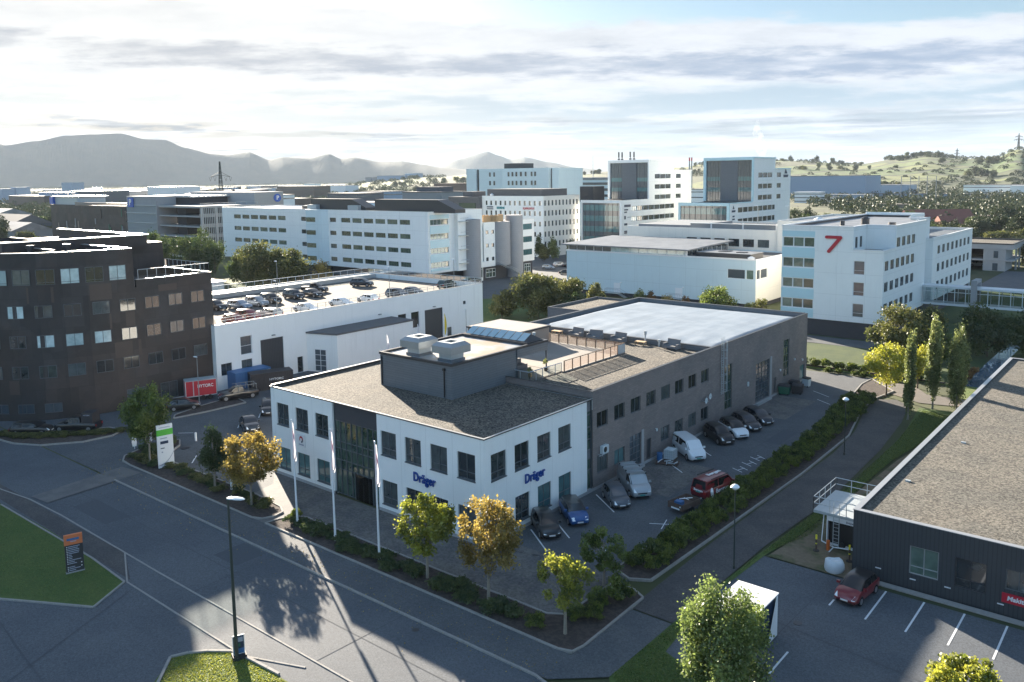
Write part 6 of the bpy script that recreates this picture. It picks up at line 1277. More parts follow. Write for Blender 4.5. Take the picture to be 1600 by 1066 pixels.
# black and orange direction sign
t_ = thing('tenant_sign', 'black tenant board with an orange head on the shaded lawn', 'sign', (-66.2, 25.6, .05), R(72))
b = MB(); b.box(-.62, -.09, 0, .62, .09, 2.25, 0); b.box(-.63, -.10, 2.25, .63, .10, 3.05, 1); b.box(-.45, -.108, 2.6, .4, -.1, 2.78, 2); b.box(-.2, -.108, 2.48, .2, -.1, 2.54, 4); b.box(-.65, -.12, -.02, .65, .12, .1, 5)
for i, w_ in enumerate((.9, .75, .85, .85, .8, .25, .3, .28, .95, .45, .6, 0, .45, .85, .5)):
    z = 2.08-i*.135
    if w_: b.box(-.5, -.098, z, -.44, -.09, z+.06, 3); b.box(-.4, -.098, z, -.4+w_*.9, -.09, z+.055, 4)
b.box(.42, -.098, .42, .5, -.09, .5, 3); b.box(.42, -.098, .68, .5, -.09, .76, 3); b.build('panel', ['container_dark', 'sign_orange', 'box_blue', 'pole_white', 'text_grey', 'concrete'], t_)
# A-frame poster under the street lamp
t_ = thing('poster_stand', 'small framed poster board standing at the foot of the tall lamp', 'poster stand', (-45.6, 26.85, .06), R(68))
b = MB(); b.box(-.36, -.05, .25, .36, .0, 1.5, 0); b.box(-.32, -.056, .3, .32, -.05, 1.44, 1); b.box(-.26, -.06, 1.05, .26, -.056, 1.35, 2); b.box(-.32, -.06, .32, .32, -.056, .62, 3); b.box(-.25, -.06, .75, .1, -.056, .95, 4); b.build('frame', ['pole_white', 'sign_navy', 'text_grey', 'box_blue', 'bin_green'], t_)
b = MB(); b.box(-.42, -.35, 0, .42, .3, .25); b.build('base', 'rubber', t_)
for sx in (-.2, .2): pass
t_ = thing('small_sign', 'small rounded white sign at the tip of the planting bed', 'sign', (-92.0, 42.8, .08), R(75)); b = MB(); b.cyl(0, 0, 0, .5, .04, 8, 0); b.add([(x, y, z) for y in (-.04, .04) for x, z in ((-.2, .3), (.2, .3), (.26, .8), (.2, 1.3), (0, 1.6), (-.2, 1.3), (-.26, .8))], [(0, 1, 2, 3, 4, 5, 6), (13, 12, 11, 10, 9, 8, 7), *[(i, i+7, (i+1) % 7+7, (i+1) % 7) for i in range(7)]]); b.build('panel', 'pole_white', t_)
for i, (x, y) in enumerate(((-93.4, 45.4), (-72.0, 42.6), (-89.2, 48.6))):
    b = MB(); b.cyl(0, 0, 0, .95, .12, 12); b.cyl(0, 0, .95, 1.02, .15, 12, r1=.04); o = b.build('bollard', 'pole_white'); o.location = (x, y, .06); tag(o, ['short white bollard behind the tree by the white pylon', 'short white bollard in the bed near the dark green tree', 'short white bollard at the far tip of the first planting bed'][i], 'bollard', 'white bollards')
# wheelie bins and rubbish at the wall
for x, y, w, m_, l in ((-42.9, 108.4, 1.5, 'bin_green', 'black and green waste container at the brown wall'), (-41.6, 109.8, 1.4, 'container_dark', 'black waste container in front of the brown wall'), (-42.7, 111.4, 1.3, 'container_dark', 'black waste container with raised lid by the wall'), (-42.0, 114.2, 1.0, 'plastic_white', 'pale small container with a black top near the wall end')):
    t_ = thing('waste_container', l, 'waste container', (x, y, .02), R(random.uniform(-15, 15)), group='waste containers at the brown wall')
    b = MB(); a, c, h = w/2*.86, w/2, 1.15; b.add([(-a, -a*.7, .12), (a, -a*.7, .12), (a, a*.7, .12), (-a, a*.7, .12), (-c, -c*.75, h), (c, -c*.75, h), (c, c*.75, h), (-c, c*.75, h)], [(3, 2, 1, 0), (0, 1, 5, 4), (1, 2, 6, 5), (2, 3, 7, 6), (3, 0, 4, 7), (4, 5, 6, 7)]); b.build('body', m_, t_)
    b = MB(); b.add([(-c, -c*.78, h+.01), (c, -c*.78, h+.01), (c, c*.78, h+.01), (-c, c*.78, h+.01), (-c, -c*.5, h+.2), (c, -c*.5, h+.2), (c, c*.6, h+.25), (-c, c*.6, h+.25)], [(4, 5, 6, 7), (0, 1, 5, 4), (1, 2, 6, 5), (2, 3, 7, 6), (3, 0, 4, 7)]); b.build('lid', 'container_dark', t_)
    for sx in (-1, 1): b = MB(); b.tube([(sx*a*.8, -a*.7-.03, .1), (sx*a*.8, -a*.7+.05, .1)], .1, 10); b.build('wheel', 'tyre', t_)
# caged tank on pallets
t_ = thing('water_tank', 'white caged water tank on a pallet at the wall, left of the white van', 'tank', (-42.1, 75.6, .16), R(8)); b = MB(); b.box(-.5, -.58, .14, .5, .58, 1.1); b.cyl(0, 0, 1.1, 1.17, .12, 12); b.build('tank', 'plastic_white', t_)
b = MB()
for z in (.2, .45, .7, .95, 1.13): b.tube([(-.53, -.61, z), (.53, -.61, z), (.53, .61, z), (-.53, .61, z), (-.53, -.61, z)], .018, 5)
for i in range(6): x = -.53+.212*i; b.tube([(x, -.61, .14), (x, -.61, 1.15)], .018, 5); y = -.61+.244*i; b.tube([(.53, y, .14), (.53, y, 1.15)], .018, 5)
b.build('cage', 'galv', t_); b = MB(); b.box(-.55, -.62, 0, .55, .62, .14); b.build('pallet', 'rust', t_)
b = MB(); b.cyl(0, 0, 0, .9, .3, 16); o = b.build('drum', 'box_blue'); o.location = (-42.9, 74.7, .05); tag(o, 'blue drum half hidden behind the caged water tank', 'drum')
t_ = thing('timber_pallet', 'flat pallet heaped with scrap in front of the caged water tank', 'pallet', (-41.9, 74.6, .02), R(20)); b = MB()
for i in range(7): b.box(-1.2, -.7+.21*i, .1, 1.2, -.56+.21*i, .14)
for x in (-1.1, 0, 1.0): b.box(x, -.7, 0, x+.12, .72, .1)
b.build('boards', 'rust', t_)
for i in range(9):
    x, y = random.uniform(-42.6, -40.6), random.uniform(73.9, 75.0); b = MB(); a = random.uniform(0, 3); b.tube([(-.35*math.cos(a), -.35*math.sin(a), .0), (.35*math.cos(a), .35*math.sin(a), random.uniform(.02, .15))], random.uniform(.03, .07), 6)
    o = b.build('scrap_piece', ['rust', 'galv', 'plastic_white'][i % 3]); o.location = (x, y, .2); tag(o, 'short scrap piece lying on the flat pallet before the caged tank', 'scrap', 'scrap on the pallet')
# utility cabinet before the annex
b = MB(); b.box(-.7, -.4, 0, .7, .4, 1.5, 0); b.box(-.75, -.45, 1.5, .75, .45, 1.62, 0); o = b.build('utility_cabinet', 'bin_olive'); o.location = (-95.8, 75.2, 0); tag(o, 'olive utility cabinet in front of the annex of the parking hall', 'cabinet')
# training cabin with stair platform beside the dark hall
t_ = thing('work_platform', 'steel platform with handrail on top of an open white cabin beside the black hall', 'platform', (-21.0, 66.5, 0))
b = MB(); x0, x1, y0, y1 = -1.0, 1.35, -1.4, 3.2
b.box(x0, y0, 2.55, x1, y1, 2.62); b.box(x0, y0, 0.3, x0+.08, y1, 2.55); b.box(x1-.08, y0, .3, x1, y1, 2.55); b.box(x0+.08, y1-.08, .3, x1-.08, y1, 2.55); b.box(x0, y0, .22, x1, y1, .3); b.box(x0+.08, y0, 2.2, x1-.08, y0+.06, 2.55); b.build('cabin', 'pole_white', t_)
text('Dräger', t_, 'lettering', 'sign_navy', (.85, y0-.02, 2.38), (R(90), 0, 0), .22, .01, .02)
b = MB(); b.box(x0+.12, y0+.25, .31, x1-.12, y0+.3, 2.2, 0); b.build('cabin_interior', 'black', t_)
b = MB(); b.box(-2.0, -1.7, 2.85, 2.0, 3.6, 2.95); [b.box(-2.0, -1.65+1.0*i, 2.7, 2.0, -1.55+1.0*i, 2.85) for i in range(6)]; b.build('deck', 'galv', t_)
rl = rail([(-19.1, 64.85, 2.95), (-23.0, 64.85, 2.95), (-23.0, 70.1, 2.95), (-19.1, 70.1, 2.95)], 1.1, 1.3, None, 'railing', 'galv', None, .025, top=.035, mid=(.55,)); rl.parent = t_; rl.location = (21.0, -66.5, 0)
b = MB()
for s_ in (-.25, .2): b.tube([(s_-.1, -1.75, .25), (s_-.1, -1.75, 3.9)], .03, 6)
for i in range(9): b.tube([(-.35, -1.75, .4+.3*i), (.1, -1.75, .4+.3*i)], .02, 5)
b.build('ladder', 'galv', t_)
b = MB(); b.tube([(.35, -1.75, .55), (.35, -1.55, .55)], .28, 18); b.build('wheel', 'tyre', t_, smooth=40)
b = MB(); b.tube([(-1.3, -1.6, .45), (-.2, -2.0, .35), (1.4, -1.7, .4)], .05, 6); b.tube([(-.2, -2.0, .35), (-.2, -3.0, .35)], .05, 6); b.tube([(-1.3, -1.6, .45), (-1.5, -.6, 2.4)], .04, 6); b.build('drawbar', 'pole_white', t_)
for i, (x, y, l) in enumerate(((-22.3, 63.7, 'orange marker post with yellow top at the left front of the platform'), (-19.6, 63.4, 'orange marker post with yellow top next to the black hall'), (-22.4, 67.0, 'orange marker post with yellow top at the rear left of the platform'))):
    p = thing('marker_post', l, 'marker post', (x, y, .02), group='marker posts round the platform'); b = MB(); b.cyl(0, 0, 0, 1.0, .07, 10); b.build('post', 'rust', p); b = MB(); b.cyl(0, 0, 1.0, 1.35, .075, 10); b.cyl(0, 0, .6, .7, .073, 10); b.build('cap', 'yellow', p); b = MB(); b.cyl(0, 0, 0, .08, .25, 10); b.build('foot', 'rubber', p)
for x, y, c, l in ((-21.6, 64.4, 'orange', 'orange gas bottle inside the open cabin'), (-21.9, 66.3, 'orange', 'dark orange hose roll left of the cabin')): b = MB(); b.cyl(0, 0, 0, .8, .14, 10); o = b.build('gas_bottle', c); o.location = (x, y, .05); tag(o, l, 'gas bottle')
# bulk bag
t_ = thing('bulk_bag', 'big white bulk bag with dark handles beside the dark red hatchback', 'bag', (-20.0, 61.1, .03), R(20)); b = MB(); n = 16; vs = []
for z, r in ((0, .62), (.25, .74), (.6, .70), (.9, .62), (.98, .50), (.8, .42)): vs += [((r+.05*math.sin(3*a+z*4))*math.cos(a), (r*.8+.04*math.cos(4*a+z*3))*math.sin(a), z+.07*math.sin(2*a+1)*(z > .3)) for a in [6.283*k/n for k in range(n)]]
b.add(vs, [(i*n+k, i*n+(k+1) % n, (i+1)*n+(k+1) % n, (i+1)*n+k) for i in range(5) for k in range(n)]+[tuple(range(5*n, 6*n))]); b.build('sack', 'bag_white', t_, smooth=50)
b = MB()
for a in (.6, 3.7): b.tube([(.55*math.cos(a+q), .5*math.sin(a+q), .85-.3*abs(q)) for q in (-.45, -.2, 0, .2, .45)], .035, 6)
b.build('handle', 'rubber', t_)
# white shed behind the big tree
t_ = thing('white_shed', 'white flat roofed shed with a dark open side behind the large tree', 'shed', (-21.0, 49.9, 0))
b = MB(); b.add([(-1.6, -4.2, .1), (1.15, -4.2, .1), (1.15, 0, .1), (-1.6, 0, .1), (-1.6, -4.2, 2.9), (1.15, -4.2, 2.9), (1.15, 0, 2.9), (-1.6, 0, 2.9)], [(0, 3, 7, 4), (3, 2, 6, 7)], 0)
b.add([(1.15, -.2, .1), (1.15, 0, .1), (1.15, 0, 2.9), (1.15, -1.5, .1), (1.15, -.2, 2.9)], [(0, 1, 2, 4), (3, 0, 4)], 0); b.box(-1.6, -4.2, 2.9, 1.2, .05, 3.0, 0); b.box(-1.5, -4.1, .1, 1.0, -.1, 2.85, 1); b.build('shell', ['pole_white', 'sign_navy'], t_)
b = MB(); [b.box(x, y, 0, x+.15, y+.15, .1) for x in (-1.5, .9) for y in (-4, -.3)]; b.build('feet', 'rubber', t_)
# terrace plants
for k, (x, y, h) in enumerate(((-54.0, 69.6, 1.3), (-53.6, 66.4, .9), (-57.6, 65.9, 1.1), (-55.6, 66.0, .8))):
    t_ = thing('potted_plant', ['potted olive bush at the corner of the roof terrace', 'potted plant beside the glass railing corner', 'potted plant by the penthouse wall', 'small potted plant between penthouse and glass railing'][k], 'plant', (x, y, 9.2)); b = MB(); b.cyl(0, 0, 0, .4, .18, 12, 0, .24); b.build('pot', ['container_dark', 'timber'][k % 2], t_)
    PLANTS = globals().setdefault('PLANTS', []); PLANTS.append((t_, h))
# ================================================================== VEGETATION
def leafmesh(name, C, size, matn, seed, tone=None, flat=.0):
    """quads scattered at the points C (N,3); size in metres"""
    r = np.random.default_rng(seed); N = len(C)
    a = r.normal(size=(N, 3)); a /= np.linalg.norm(a, axis=1)[:, None]; a[:, 2] *= (1-flat)
    b_ = r.normal(size=(N, 3)); b_ -= a*(a*b_).sum(1)[:, None]/np.maximum((a*a).sum(1)[:, None], 1e-6); b_ /= np.linalg.norm(b_, axis=1)[:, None]
    s_ = size*r.uniform(.6, 1.25, (N, 1)); u = a*s_*.5; v = b_*s_*.36
    P = np.stack([C-u, C-v+u*.1, C+u, C+v+u*.1], 1).reshape(-1, 3)
    me = bpy.data.meshes.new(name); me.vertices.add(4*N); me.vertices.foreach_set('co', P.astype(np.float32).ravel())
    me.loops.add(4*N); me.loops.foreach_set('vertex_index', np.arange(4*N, dtype=np.int32)); me.polygons.add(N); me.polygons.foreach_set('loop_start', np.arange(0, 4*N, 4, dtype=np.int32))
    me.update(calc_edges=True)
    at = me.attributes.new('leaf_tone', 'FLOAT', 'FACE'); t0 = r.uniform(0, 1, N) if tone is None else np.clip(tone+r.normal(0, .22, N), 0, 1); at.data.foreach_set('value', t0.astype(np.float32))
    me.materials.append(M[matn]); return me
def crown_pts(n, rx, ry, rz, cz, seed, blobs=26, bs=.26, top=1.0, shape='round', lean=(0, 0)):
    """leaf positions: clumps inside an envelope, denser on their surface; gaps between them"""
    r = np.random.default_rng(seed); cs = []
    while len(cs) < blobs:
        p = r.uniform(-1, 1, 3); q = np.linalg.norm(p)
        if q > 1 or q < .35: continue
        if shape == 'cone' and math.hypot(p[0], p[1]) > (1-(p[2]+1)/2)*1.05+.08: continue
        if shape == 'column' and math.hypot(p[0], p[1]) > .9*math.sin(math.pi*min(.97, (p[2]+1)/2*.92+.06))**.6: continue
        if shape == 'round' and p[2] < -.45 and math.hypot(p[0], p[1]) > .75: continue
        cs.append(p)
    cs = np.array(cs); w = r.uniform(.7, 1.35, blobs); k = r.choice(blobs, n, p=w/w.sum())
    d = r.normal(size=(n, 3)); d /= np.linalg.norm(d, axis=1)[:, None]; rad = bs*w[k][:, None]*r.uniform(.25, 1.0, (n, 1))**.5*(1+.25*r.normal(size=(n, 1)))
    P = cs[k]*(1-bs*.7)+d*rad; tone = np.clip(.5+.35*r.normal(size=blobs), 0, 1)[k]
    P[:, 0] = P[:, 0]*rx+lean[0]*(P[:, 2]+1); P[:, 1] = P[:, 1]*ry+lean[1]*(P[:, 2]+1); P[:, 2] = P[:, 2]*rz+cz
    return P, tone, cs*np.array([rx, ry, rz])*(1-bs*.7)+np.array([0, 0, cz])
TREES = {}
def tree_at(x, y, h, w, leaf, label, group=None, z=0, n=5200, size=.26, trunk=.22, clear=.28, blobs=30, bs=.27, shape='round', seed=1, bark='bark_pale', name='tree', cat='tree', lean=(0, 0), limbs=9, rz=0):
    t_ = thing(name, label, cat, (x, y, z), rz, group)
    z0 = h*clear; rzv = (h-z0)/2; cz = z0+rzv
    P, tone, cs = crown_pts(n, w/2, w/2, rzv, cz, seed, blobs, bs, shape=shape, lean=lean)
    o = link(bpy.data.objects.new('crown', leafmesh('crown', P, size, leaf, seed, tone)), t_)
    b = MB(); r = random.Random(seed); top = z0+(h-z0)*.75
    b.tube([(0, 0, -.1), (.02, 0, z0*.5), (.0, .03, z0), (lean[0]*.6, lean[1]*.6, cz), (lean[0], lean[1], top)], [trunk*.62, trunk*.5, trunk*.42, trunk*.28, trunk*.1], 8)
    for i in range(min(limbs, len(cs))):
        c = cs[r.randrange(len(cs))]; zb = z0*.85+(c[2]-z0)*.35*r.random()+.1; zb = max(z0*.8, min(zb, c[2]-.1)); b.tube([(0, 0, zb), (c[0]*.45, c[1]*.45, zb+(c[2]-zb)*.6), tuple(c*.98)], [trunk*.22, trunk*.15, trunk*.05], 5)
    b.build('trunk', bark, t_, smooth=60); return t_
GB = 'young maples in the planting beds'
tree_at(-85.5, 41.3, 9.0, 5.6, 'leaf_green', 'green maple with a full crown beside the tall white sign pylon', GB, n=8500, size=.26, clear=.26, seed=3, blobs=74, bs=.19)
tree_at(-73.3, 41.6, 6.9, 3.9, 'leaf_dark', 'slim dark green tree between pylon and golden tree, pointed crown', GB, n=5500, size=.22, clear=.24, seed=5, shape='cone', blobs=30)
tree_at(-67.0, 41.55, 7.4, 6.0, 'leaf_gold', 'broad tree turning golden at the tip of the first bed, left of the flagpoles', GB, n=7200, size=.25, clear=.26, seed=8, blobs=61, bs=.19)
tree_at(-43.7, 41.5, 6.9, 4.6, 'leaf_lime', 'round yellow-green maple in front of the blue lettering', GB, n=6800, size=.23, clear=.27, seed=12, blobs=57, bs=.19)
tree_at(-37.9, 41.9, 7.8, 5.0, 'leaf_gold', 'tall ragged golden-brown maple in front of the white corner', GB, n=7200, size=.22, clear=.22, seed=15, blobs=57, bs=.19)
tree_at(-30.9, 41.6, 6.0, 3.9, 'leaf_lime', 'thin yellow maple at the corner of the second planting bed', GB, n=4200, size=.20, clear=.30, seed=21, blobs=40, bs=.19)
tree_at(-32.6, 48.7, 4.3, 3.9, 'leaf_green', 'small airy green tree beside the last low bush, near the parked cars', GB, n=3800, size=.20, clear=.22, seed=23, blobs=40, bs=.19)
tree_at(-18.6, 39.9, 8.3, 5.4, 'leaf_big', 'large dense silvery green tree at the bottom hiding the white shed', n=26000, size=.17, clear=.10, seed=31, blobs=80, bs=.22)
tree_at(-8.3, 47.2, 4.35, 4.2, 'leaf_lime', 'yellow-green tree top at the bottom right edge over the bay lines', n=6500, size=.22, clear=.15, seed=33, blobs=57, bs=.19)
tree_at(-111.6, 31.2, 8.9, 4.4, 'leaf_dark', 'dark tree at the left edge in front of the curved brown building', n=5200, size=.28, clear=.1, seed=35)
GC = 'column oaks by the black hall'
tree_at(-26.4, 106.0, 11.4, 1.9, 'leaf_column', 'narrow column tree by the path, leftmost of three', GC, n=9000, size=.26, clear=.06, seed=41, shape='column', blobs=46, bs=.30, limbs=3)
tree_at(-25.1, 112.3, 12.5, 2.2, 'leaf_column', 'narrow column tree by the path, middle of three', GC, n=9500, size=.26, clear=.08, seed=42, shape='column', blobs=50, bs=.30, limbs=3)
tree_at(-22.4, 112.6, 12.6, 2.7, 'leaf_column', 'narrow column tree by the path, rightmost of three', GC, n=11000, size=.26, clear=.05, seed=43, shape='column', blobs=54, bs=.30, limbs=3)
tree_at(-31.6, 115.4, 7.7, 6.4, 'leaf_yellow', 'bright yellow maple in the sun at the end of the hedge', n=7600, size=.28, clear=.2, seed=45, blobs=34, bs=.24, bark='bark')
tree_at(-29.4, 122.4, 6.6, 4.8, 'leaf_yellow', 'second bright yellow maple seen between the column trees', n=5200, size=.28, clear=.2, seed=46, blobs=30, bark='bark')
tree_at(-36.2, 136.6, 9.8, 9.2, 'leaf_olive', 'broad olive green tree in front of the white office with the 7', n=9000, size=.36, clear=.08, seed=48, blobs=40, bark='bark')
tree_at(-33.6, 144, 9.0, 6.6, 'leaf_olive', 'olive green tree behind the column trees, left of the bridge pylon', n=6400, size=.36, clear=.08, seed=49, blobs=34, bark='bark')
tree_at(-30.2, 139, 6.5, 5.0, 'leaf_green', 'smaller green tree between the column trees', n=4200, size=.34, clear=.1, seed=50, bark='bark')
tree_at(-25.8, 150.5, 9.2, 9.5, 'leaf_dark', 'dark wide tree on the near bank of the stream, left crown', n=9000, size=.4, clear=.03, seed=51, blobs=44, bark='bark', group='dark trees at the stream')
tree_at(-20.6, 154.5, 8.0, 9.0, 'leaf_dark', 'dark wide tree over the stream, right crown', n=8000, size=.4, clear=.03, seed=52, blobs=40, bark='bark', group='dark trees at the stream')
tree_at(-25.0, 129.8, 3.2, 3.4, 'leaf_rust', 'low reddish bush beside the stream', n=2200, size=.26, clear=.02, seed=53, name='bush', cat='bush')
GBush = 'bushes on the lawn between hall and office'
tree_at(-108.6, 137.5, 10.3, 12.5, 'leaf_olive', 'big olive green tree between parking hall and blue-white hall', GBush, n=12000, size=.46, clear=.04, seed=55, blobs=50, bark='bark')
tree_at(-115.0, 133.0, 6.3, 8.0, 'leaf_olive', 'lower spreading bush at the left of the big olive tree', GBush, n=6000, size=.42, clear=.02, seed=56, bark='bark', name='bush', cat='bush')
tree_at(-106.0, 146.0, 9.3, 9.0, 'leaf_olive', 'rounded tree behind the right side of the big olive tree', GBush, n=7000, size=.44, clear=.04, seed=57, bark='bark')
tree_at(-103.5, 151.5, 8.6, 5.0, 'leaf_olive', 'narrow pointed tree right of the bush group by the blue-white hall', GBush, n=5000, size=.4, clear=.03, seed=58, shape='cone', bark='bark')
tree_at(-100.5, 140, 6.2, 7.0, 'leaf_dark', 'dark bush just behind the annex roof', GBush, n=5000, size=.42, clear=.02, seed=59, name='bush', cat='bush')
tree_at(-77.5, 158.5, 7.2, 8.0, 'leaf_green', 'green broad tree rising in front of the blue-white hall', n=7600, size=.38, clear=.05, seed=61, blobs=40, bark='bark')
tree_at(-68.6, 160, 5.2, 3.6, 'leaf_olive', 'thin olive tree in front of the warm end wall of the hall', n=2400, size=.3, clear=.1, seed=62, bark='bark')
for i, (x, y, h, w, m_, l) in enumerate(((-100.5, 165.5, 3.8, 3.2, 'leaf_column', 'pale green shrub left of the red shrubs along the hall'), (-97.3, 165.5, 3.6, 3.0, 'leaf_rust', 'dark red shrub along the hall beside the first steel stair'), (-93.0, 165.4, 3.4, 4.6, 'leaf_gold', 'orange shrub along the hall, widest one'), (-88.6, 165.2, 3.2, 2.6, 'leaf_rust', 'rust coloured shrub left of the middle steel stair'), (-83.8, 164.5, 3.6, 2.6, 'leaf_green', 'light green shrub between two steel stairs'), (-72.6, 163.5, 3.4, 2.8, 'leaf_column', 'pale shrub at the corner of the hall'))):
    tree_at(x, y, h, w, m_, l, 'shrubs along the hall', n=1500, size=.26, clear=.02, seed=70+i, name='bush', cat='bush', limbs=4, trunk=.1)
tree_at(-200.0, 131.5, 13.8, 14.5, 'leaf_olive', 'huge autumn tinted tree before the long office, left crown', n=13000, size=.55, clear=.05, seed=81, blobs=52, bark='bark', group='big trees before the long office')
tree_at(-190.5, 134.0, 11.5, 12.0, 'leaf_olive', 'huge autumn tinted tree before the long office, middle crown', n=10000, size=.55, clear=.05, seed=82, blobs=44, bark='bark', group='big trees before the long office')
tree_at(-207.5, 130.0, 10.5, 9.0, 'leaf_dark', 'dark tree on the left flank of the huge autumn trees', n=7000, size=.5, clear=.05, seed=83, bark='bark', group='big trees before the long office')
tree_at(-184, 139.0, 9.0, 6.0, 'leaf_gold', 'pale golden tree on the right flank of the huge autumn trees', n=3600, size=.45, clear=.05, seed=84, bark='bark', group='big trees before the long office')
for i, (x, y, h, w) in enumerate(((-183.5, 241.5, 9.4, 6.0), (-189.0, 240.5, 10.5, 5.2), (-181.0, 233, 7.0, 5.4), (-178.0, 246, 8.5, 6), (-173.0, 240, 6.5, 7.0))):
    tree_at(x, y, h, w, ['leaf_column', 'leaf_dark', 'leaf_olive', 'leaf_dark', 'leaf_green'][i], ['tall light green conical tree before the lettered office', 'dark conifer before the lettered office', 'lower olive tree left of the conifers', 'dark conifer at the right of the conical group', 'broad low green tree beside the left tower foot'][i], 'conical trees before the lettered office', n=2600, size=.5, clear=.04, seed=90+i, shape='cone', bark='bark')
DARK = 'trees before the multi storey car park'
for i, (x, y, h, w, m_) in enumerate(((-262, 133, 15, 8, 'leaf_dark'), (-253, 132, 15.5, 10, 'leaf_dark'), (-243, 134, 14.5, 9, 'leaf_dark'), (-268, 138, 13, 8, 'leaf_dark'), (-236, 138, 12.5, 9, 'leaf_dark'), (-250, 142, 16, 9, 'leaf_dark'), (-228, 128, 6.5, 7, 'leaf_green'), (-222, 124, 5.0, 6, 'leaf_olive'), (-232, 121, 4.5, 6, 'leaf_olive'))):
    tree_at(x, y, h, w, m_, ['dark tree', 'tall dark tree', 'dark tree', 'dark tree', 'dark tree', 'tallest dark tree', 'lower sunlit green bush', 'low olive bush by the white hut', 'low bush'][i]+' in front of the multi storey car park', DARK, n=3600, size=.55, clear=.05, seed=110+i, bark='bark')
# shrubs: three low evergreen shapes, shared
def shrubmesh(seed, r=.8, h=.9, n=1500, size=.16, leaf='leaf_hedge', blobs=16):
    P, tone, _ = crown_pts(n, r, r, h/2, h/2+.02, seed, blobs, .34); P[:, 2] = np.maximum(P[:, 2], .02); return leafmesh('shrub', P, size, leaf, seed, tone)
SH = [shrubmesh(200+i, 1.0, 1.15, 2000, .17) for i in range(4)]; SL = [shrubmesh(210+i, 1.0, .62, 1500, .15, 'leaf_dark') for i in range(3)]; SO = [shrubmesh(220+i, 1.0, .8, 1400, .16, 'leaf_olive') for i in range(2)]
def shrub(me, x, y, sx, sz, label, group, z=.08):
    o = bpy.data.objects.new('shrub', me); COL.objects.link(o); o.location = (x, y, z); o.scale = (sx, sx*random.uniform(.85, 1.15), sz); o.rotation_euler = (0, 0, random.uniform(0, 6.28)); return tag(o, label, 'shrub', group)
HL = 'rounded evergreen shrub of the long hedge strip beside the path'; k = 0; y = 52.4
while y < 112:
    xc = -31.7 if y < 88 else -31.7-(y-88)*.075
    hw_ = .75 if y < 95 else .85
    for q in ((-1, 1) if y < 100 else (-1.4, 0, 1.3)):
        shrub(SH[k % 4], xc+q*hw_+random.uniform(-.2, .2), y+random.uniform(-.3, .3), random.uniform(.76, .98), random.uniform(.9, 1.3), 'rounded hedge shrub, %s of the strip beside the path counted from the near end' % nth(k+1), 'hedge shrubs beside the path'); k += 1
    y += 1.72
HB = 'low dark evergreen in the bed before the office front'
for i, x in enumerate(np.arange(-60.4, -34.0, 1.32)):
    if abs(x+43.7) < .5 or abs(x+37.9) < .5: continue
    shrub(SL[i % 3], x+random.uniform(-.2, .2), 41.3+random.uniform(-.35, .35), random.uniform(.85, 1.35), random.uniform(.8, 1.3), 'low dark evergreen in the bed before the office, %s from the flagpole end' % nth(i+1), 'low shrubs in the second bed')
for x, y, s_, zz in ((-60.6, 41.9, .65, 1.2), (-30.6, 47.6, 1.4, 1.5), (-31.2, 45.9, .9, 1.3), (-30.4, 44.3, .9, 1.2), (-31.4, 43.4, .8, 1.1), (-32.9, 41.0, .9, 1.1)): shrub(SH[1], x, y, s_, zz*.8, 'rounded bush at an end of the second planting bed', 'end shrubs in the second bed')
for i, x in enumerate(np.arange(-89.5, -65.5, 1.7)):
    shrub(SO[i % 2] if i % 3 else SL[0], x+random.uniform(-.3, .3), 41.8+random.uniform(-.6, .6), random.uniform(.7, 1.2), random.uniform(.6, 1.1), 'low olive shrub in the bed round the tall white pylon, %s from its far end' % nth(i+1), 'low shrubs in the first bed')
for x, y in ((-90.6, 43.6), (-90.2, 45.4), (-88.5, 42.8), (-91, 46.4)): shrub(SL[1], x, y, 1.2, 1.2, 'dark shrub at the far end of the first planting bed', 'end shrubs in the first bed')
for i in range(26):
    t0 = i/25; x = -110.5+10.6*t0; yl = 35.2+1.2*math.sin(t0*1.5)+ (t0**2)*8.2; shrub(SO[i % 2], x+random.uniform(-.2, .2), yl+random.uniform(0, .9), 1.0, .55, 'low shrub of the curved hedge before the brown building, %s from the left' % nth(i+1), 'curved hedge shrubs')
for i, x in enumerate(np.arange(-61, -27, 1.9)): shrub(SH[i % 4], x, 127.6, 1.15, 1.1, 'shrub of the low hedge along the shaded lawn, %s from the left' % nth(i+1), 'north hedge shrubs', z=0)
for x in (-42.6, -41.2, -38.6, -37.4, -34.2, -33): shrub(SH[2], x, 124.9, .8, .7, 'small shrub at the edge of the sunny grass strip', 'small shrubs by the grass strip', z=0)
for t_, h in PLANTS:
    P, tone, _ = crown_pts(260, .35, .35, h*.35, h*.62+.2, int(h*100), 10, .3); link(bpy.data.objects.new('foliage', leafmesh('foliage', P, .12, 'leaf_column', 5, tone)), t_)
# grass blades on the near lawn and traffic island
def tufts(poly, n, h, leaf, seed, label, z=.06):
    r = np.random.default_rng(seed); P = np.array(poly); lo, hi = P.min(0), P.max(0); pts = []
    while len(pts) < n:
        q = r.uniform(lo, hi); c = False; j = len(P)-1
        for i in range(len(P)):
            if (P[i][1] > q[1]) != (P[j][1] > q[1]) and q[0] < (P[j][0]-P[i][0])*(q[1]-P[i][1])/(P[j][1]-P[i][1])+P[i][0]: c = not c
            j = i
        if c: pts.append((q[0], q[1], z+h*.3))
    me = leafmesh('grass_blades', np.array(pts), h, leaf, seed, None); o = bpy.data.objects.new('grass_blades', me); COL.objects.link(o); return tag(o, label, 'grass', kind='stuff')
tufts([(-48.9, 24.2), (-47.8, 25.8), (-46.6, 26.7), (-45.4, 26.9), (-41.2, 27.1), (-36, 27), (-38, 21.5), (-46, 21.5)], 16000, .075, 'leaf_lime', 301, 'sunlit grass blades on the traffic island')
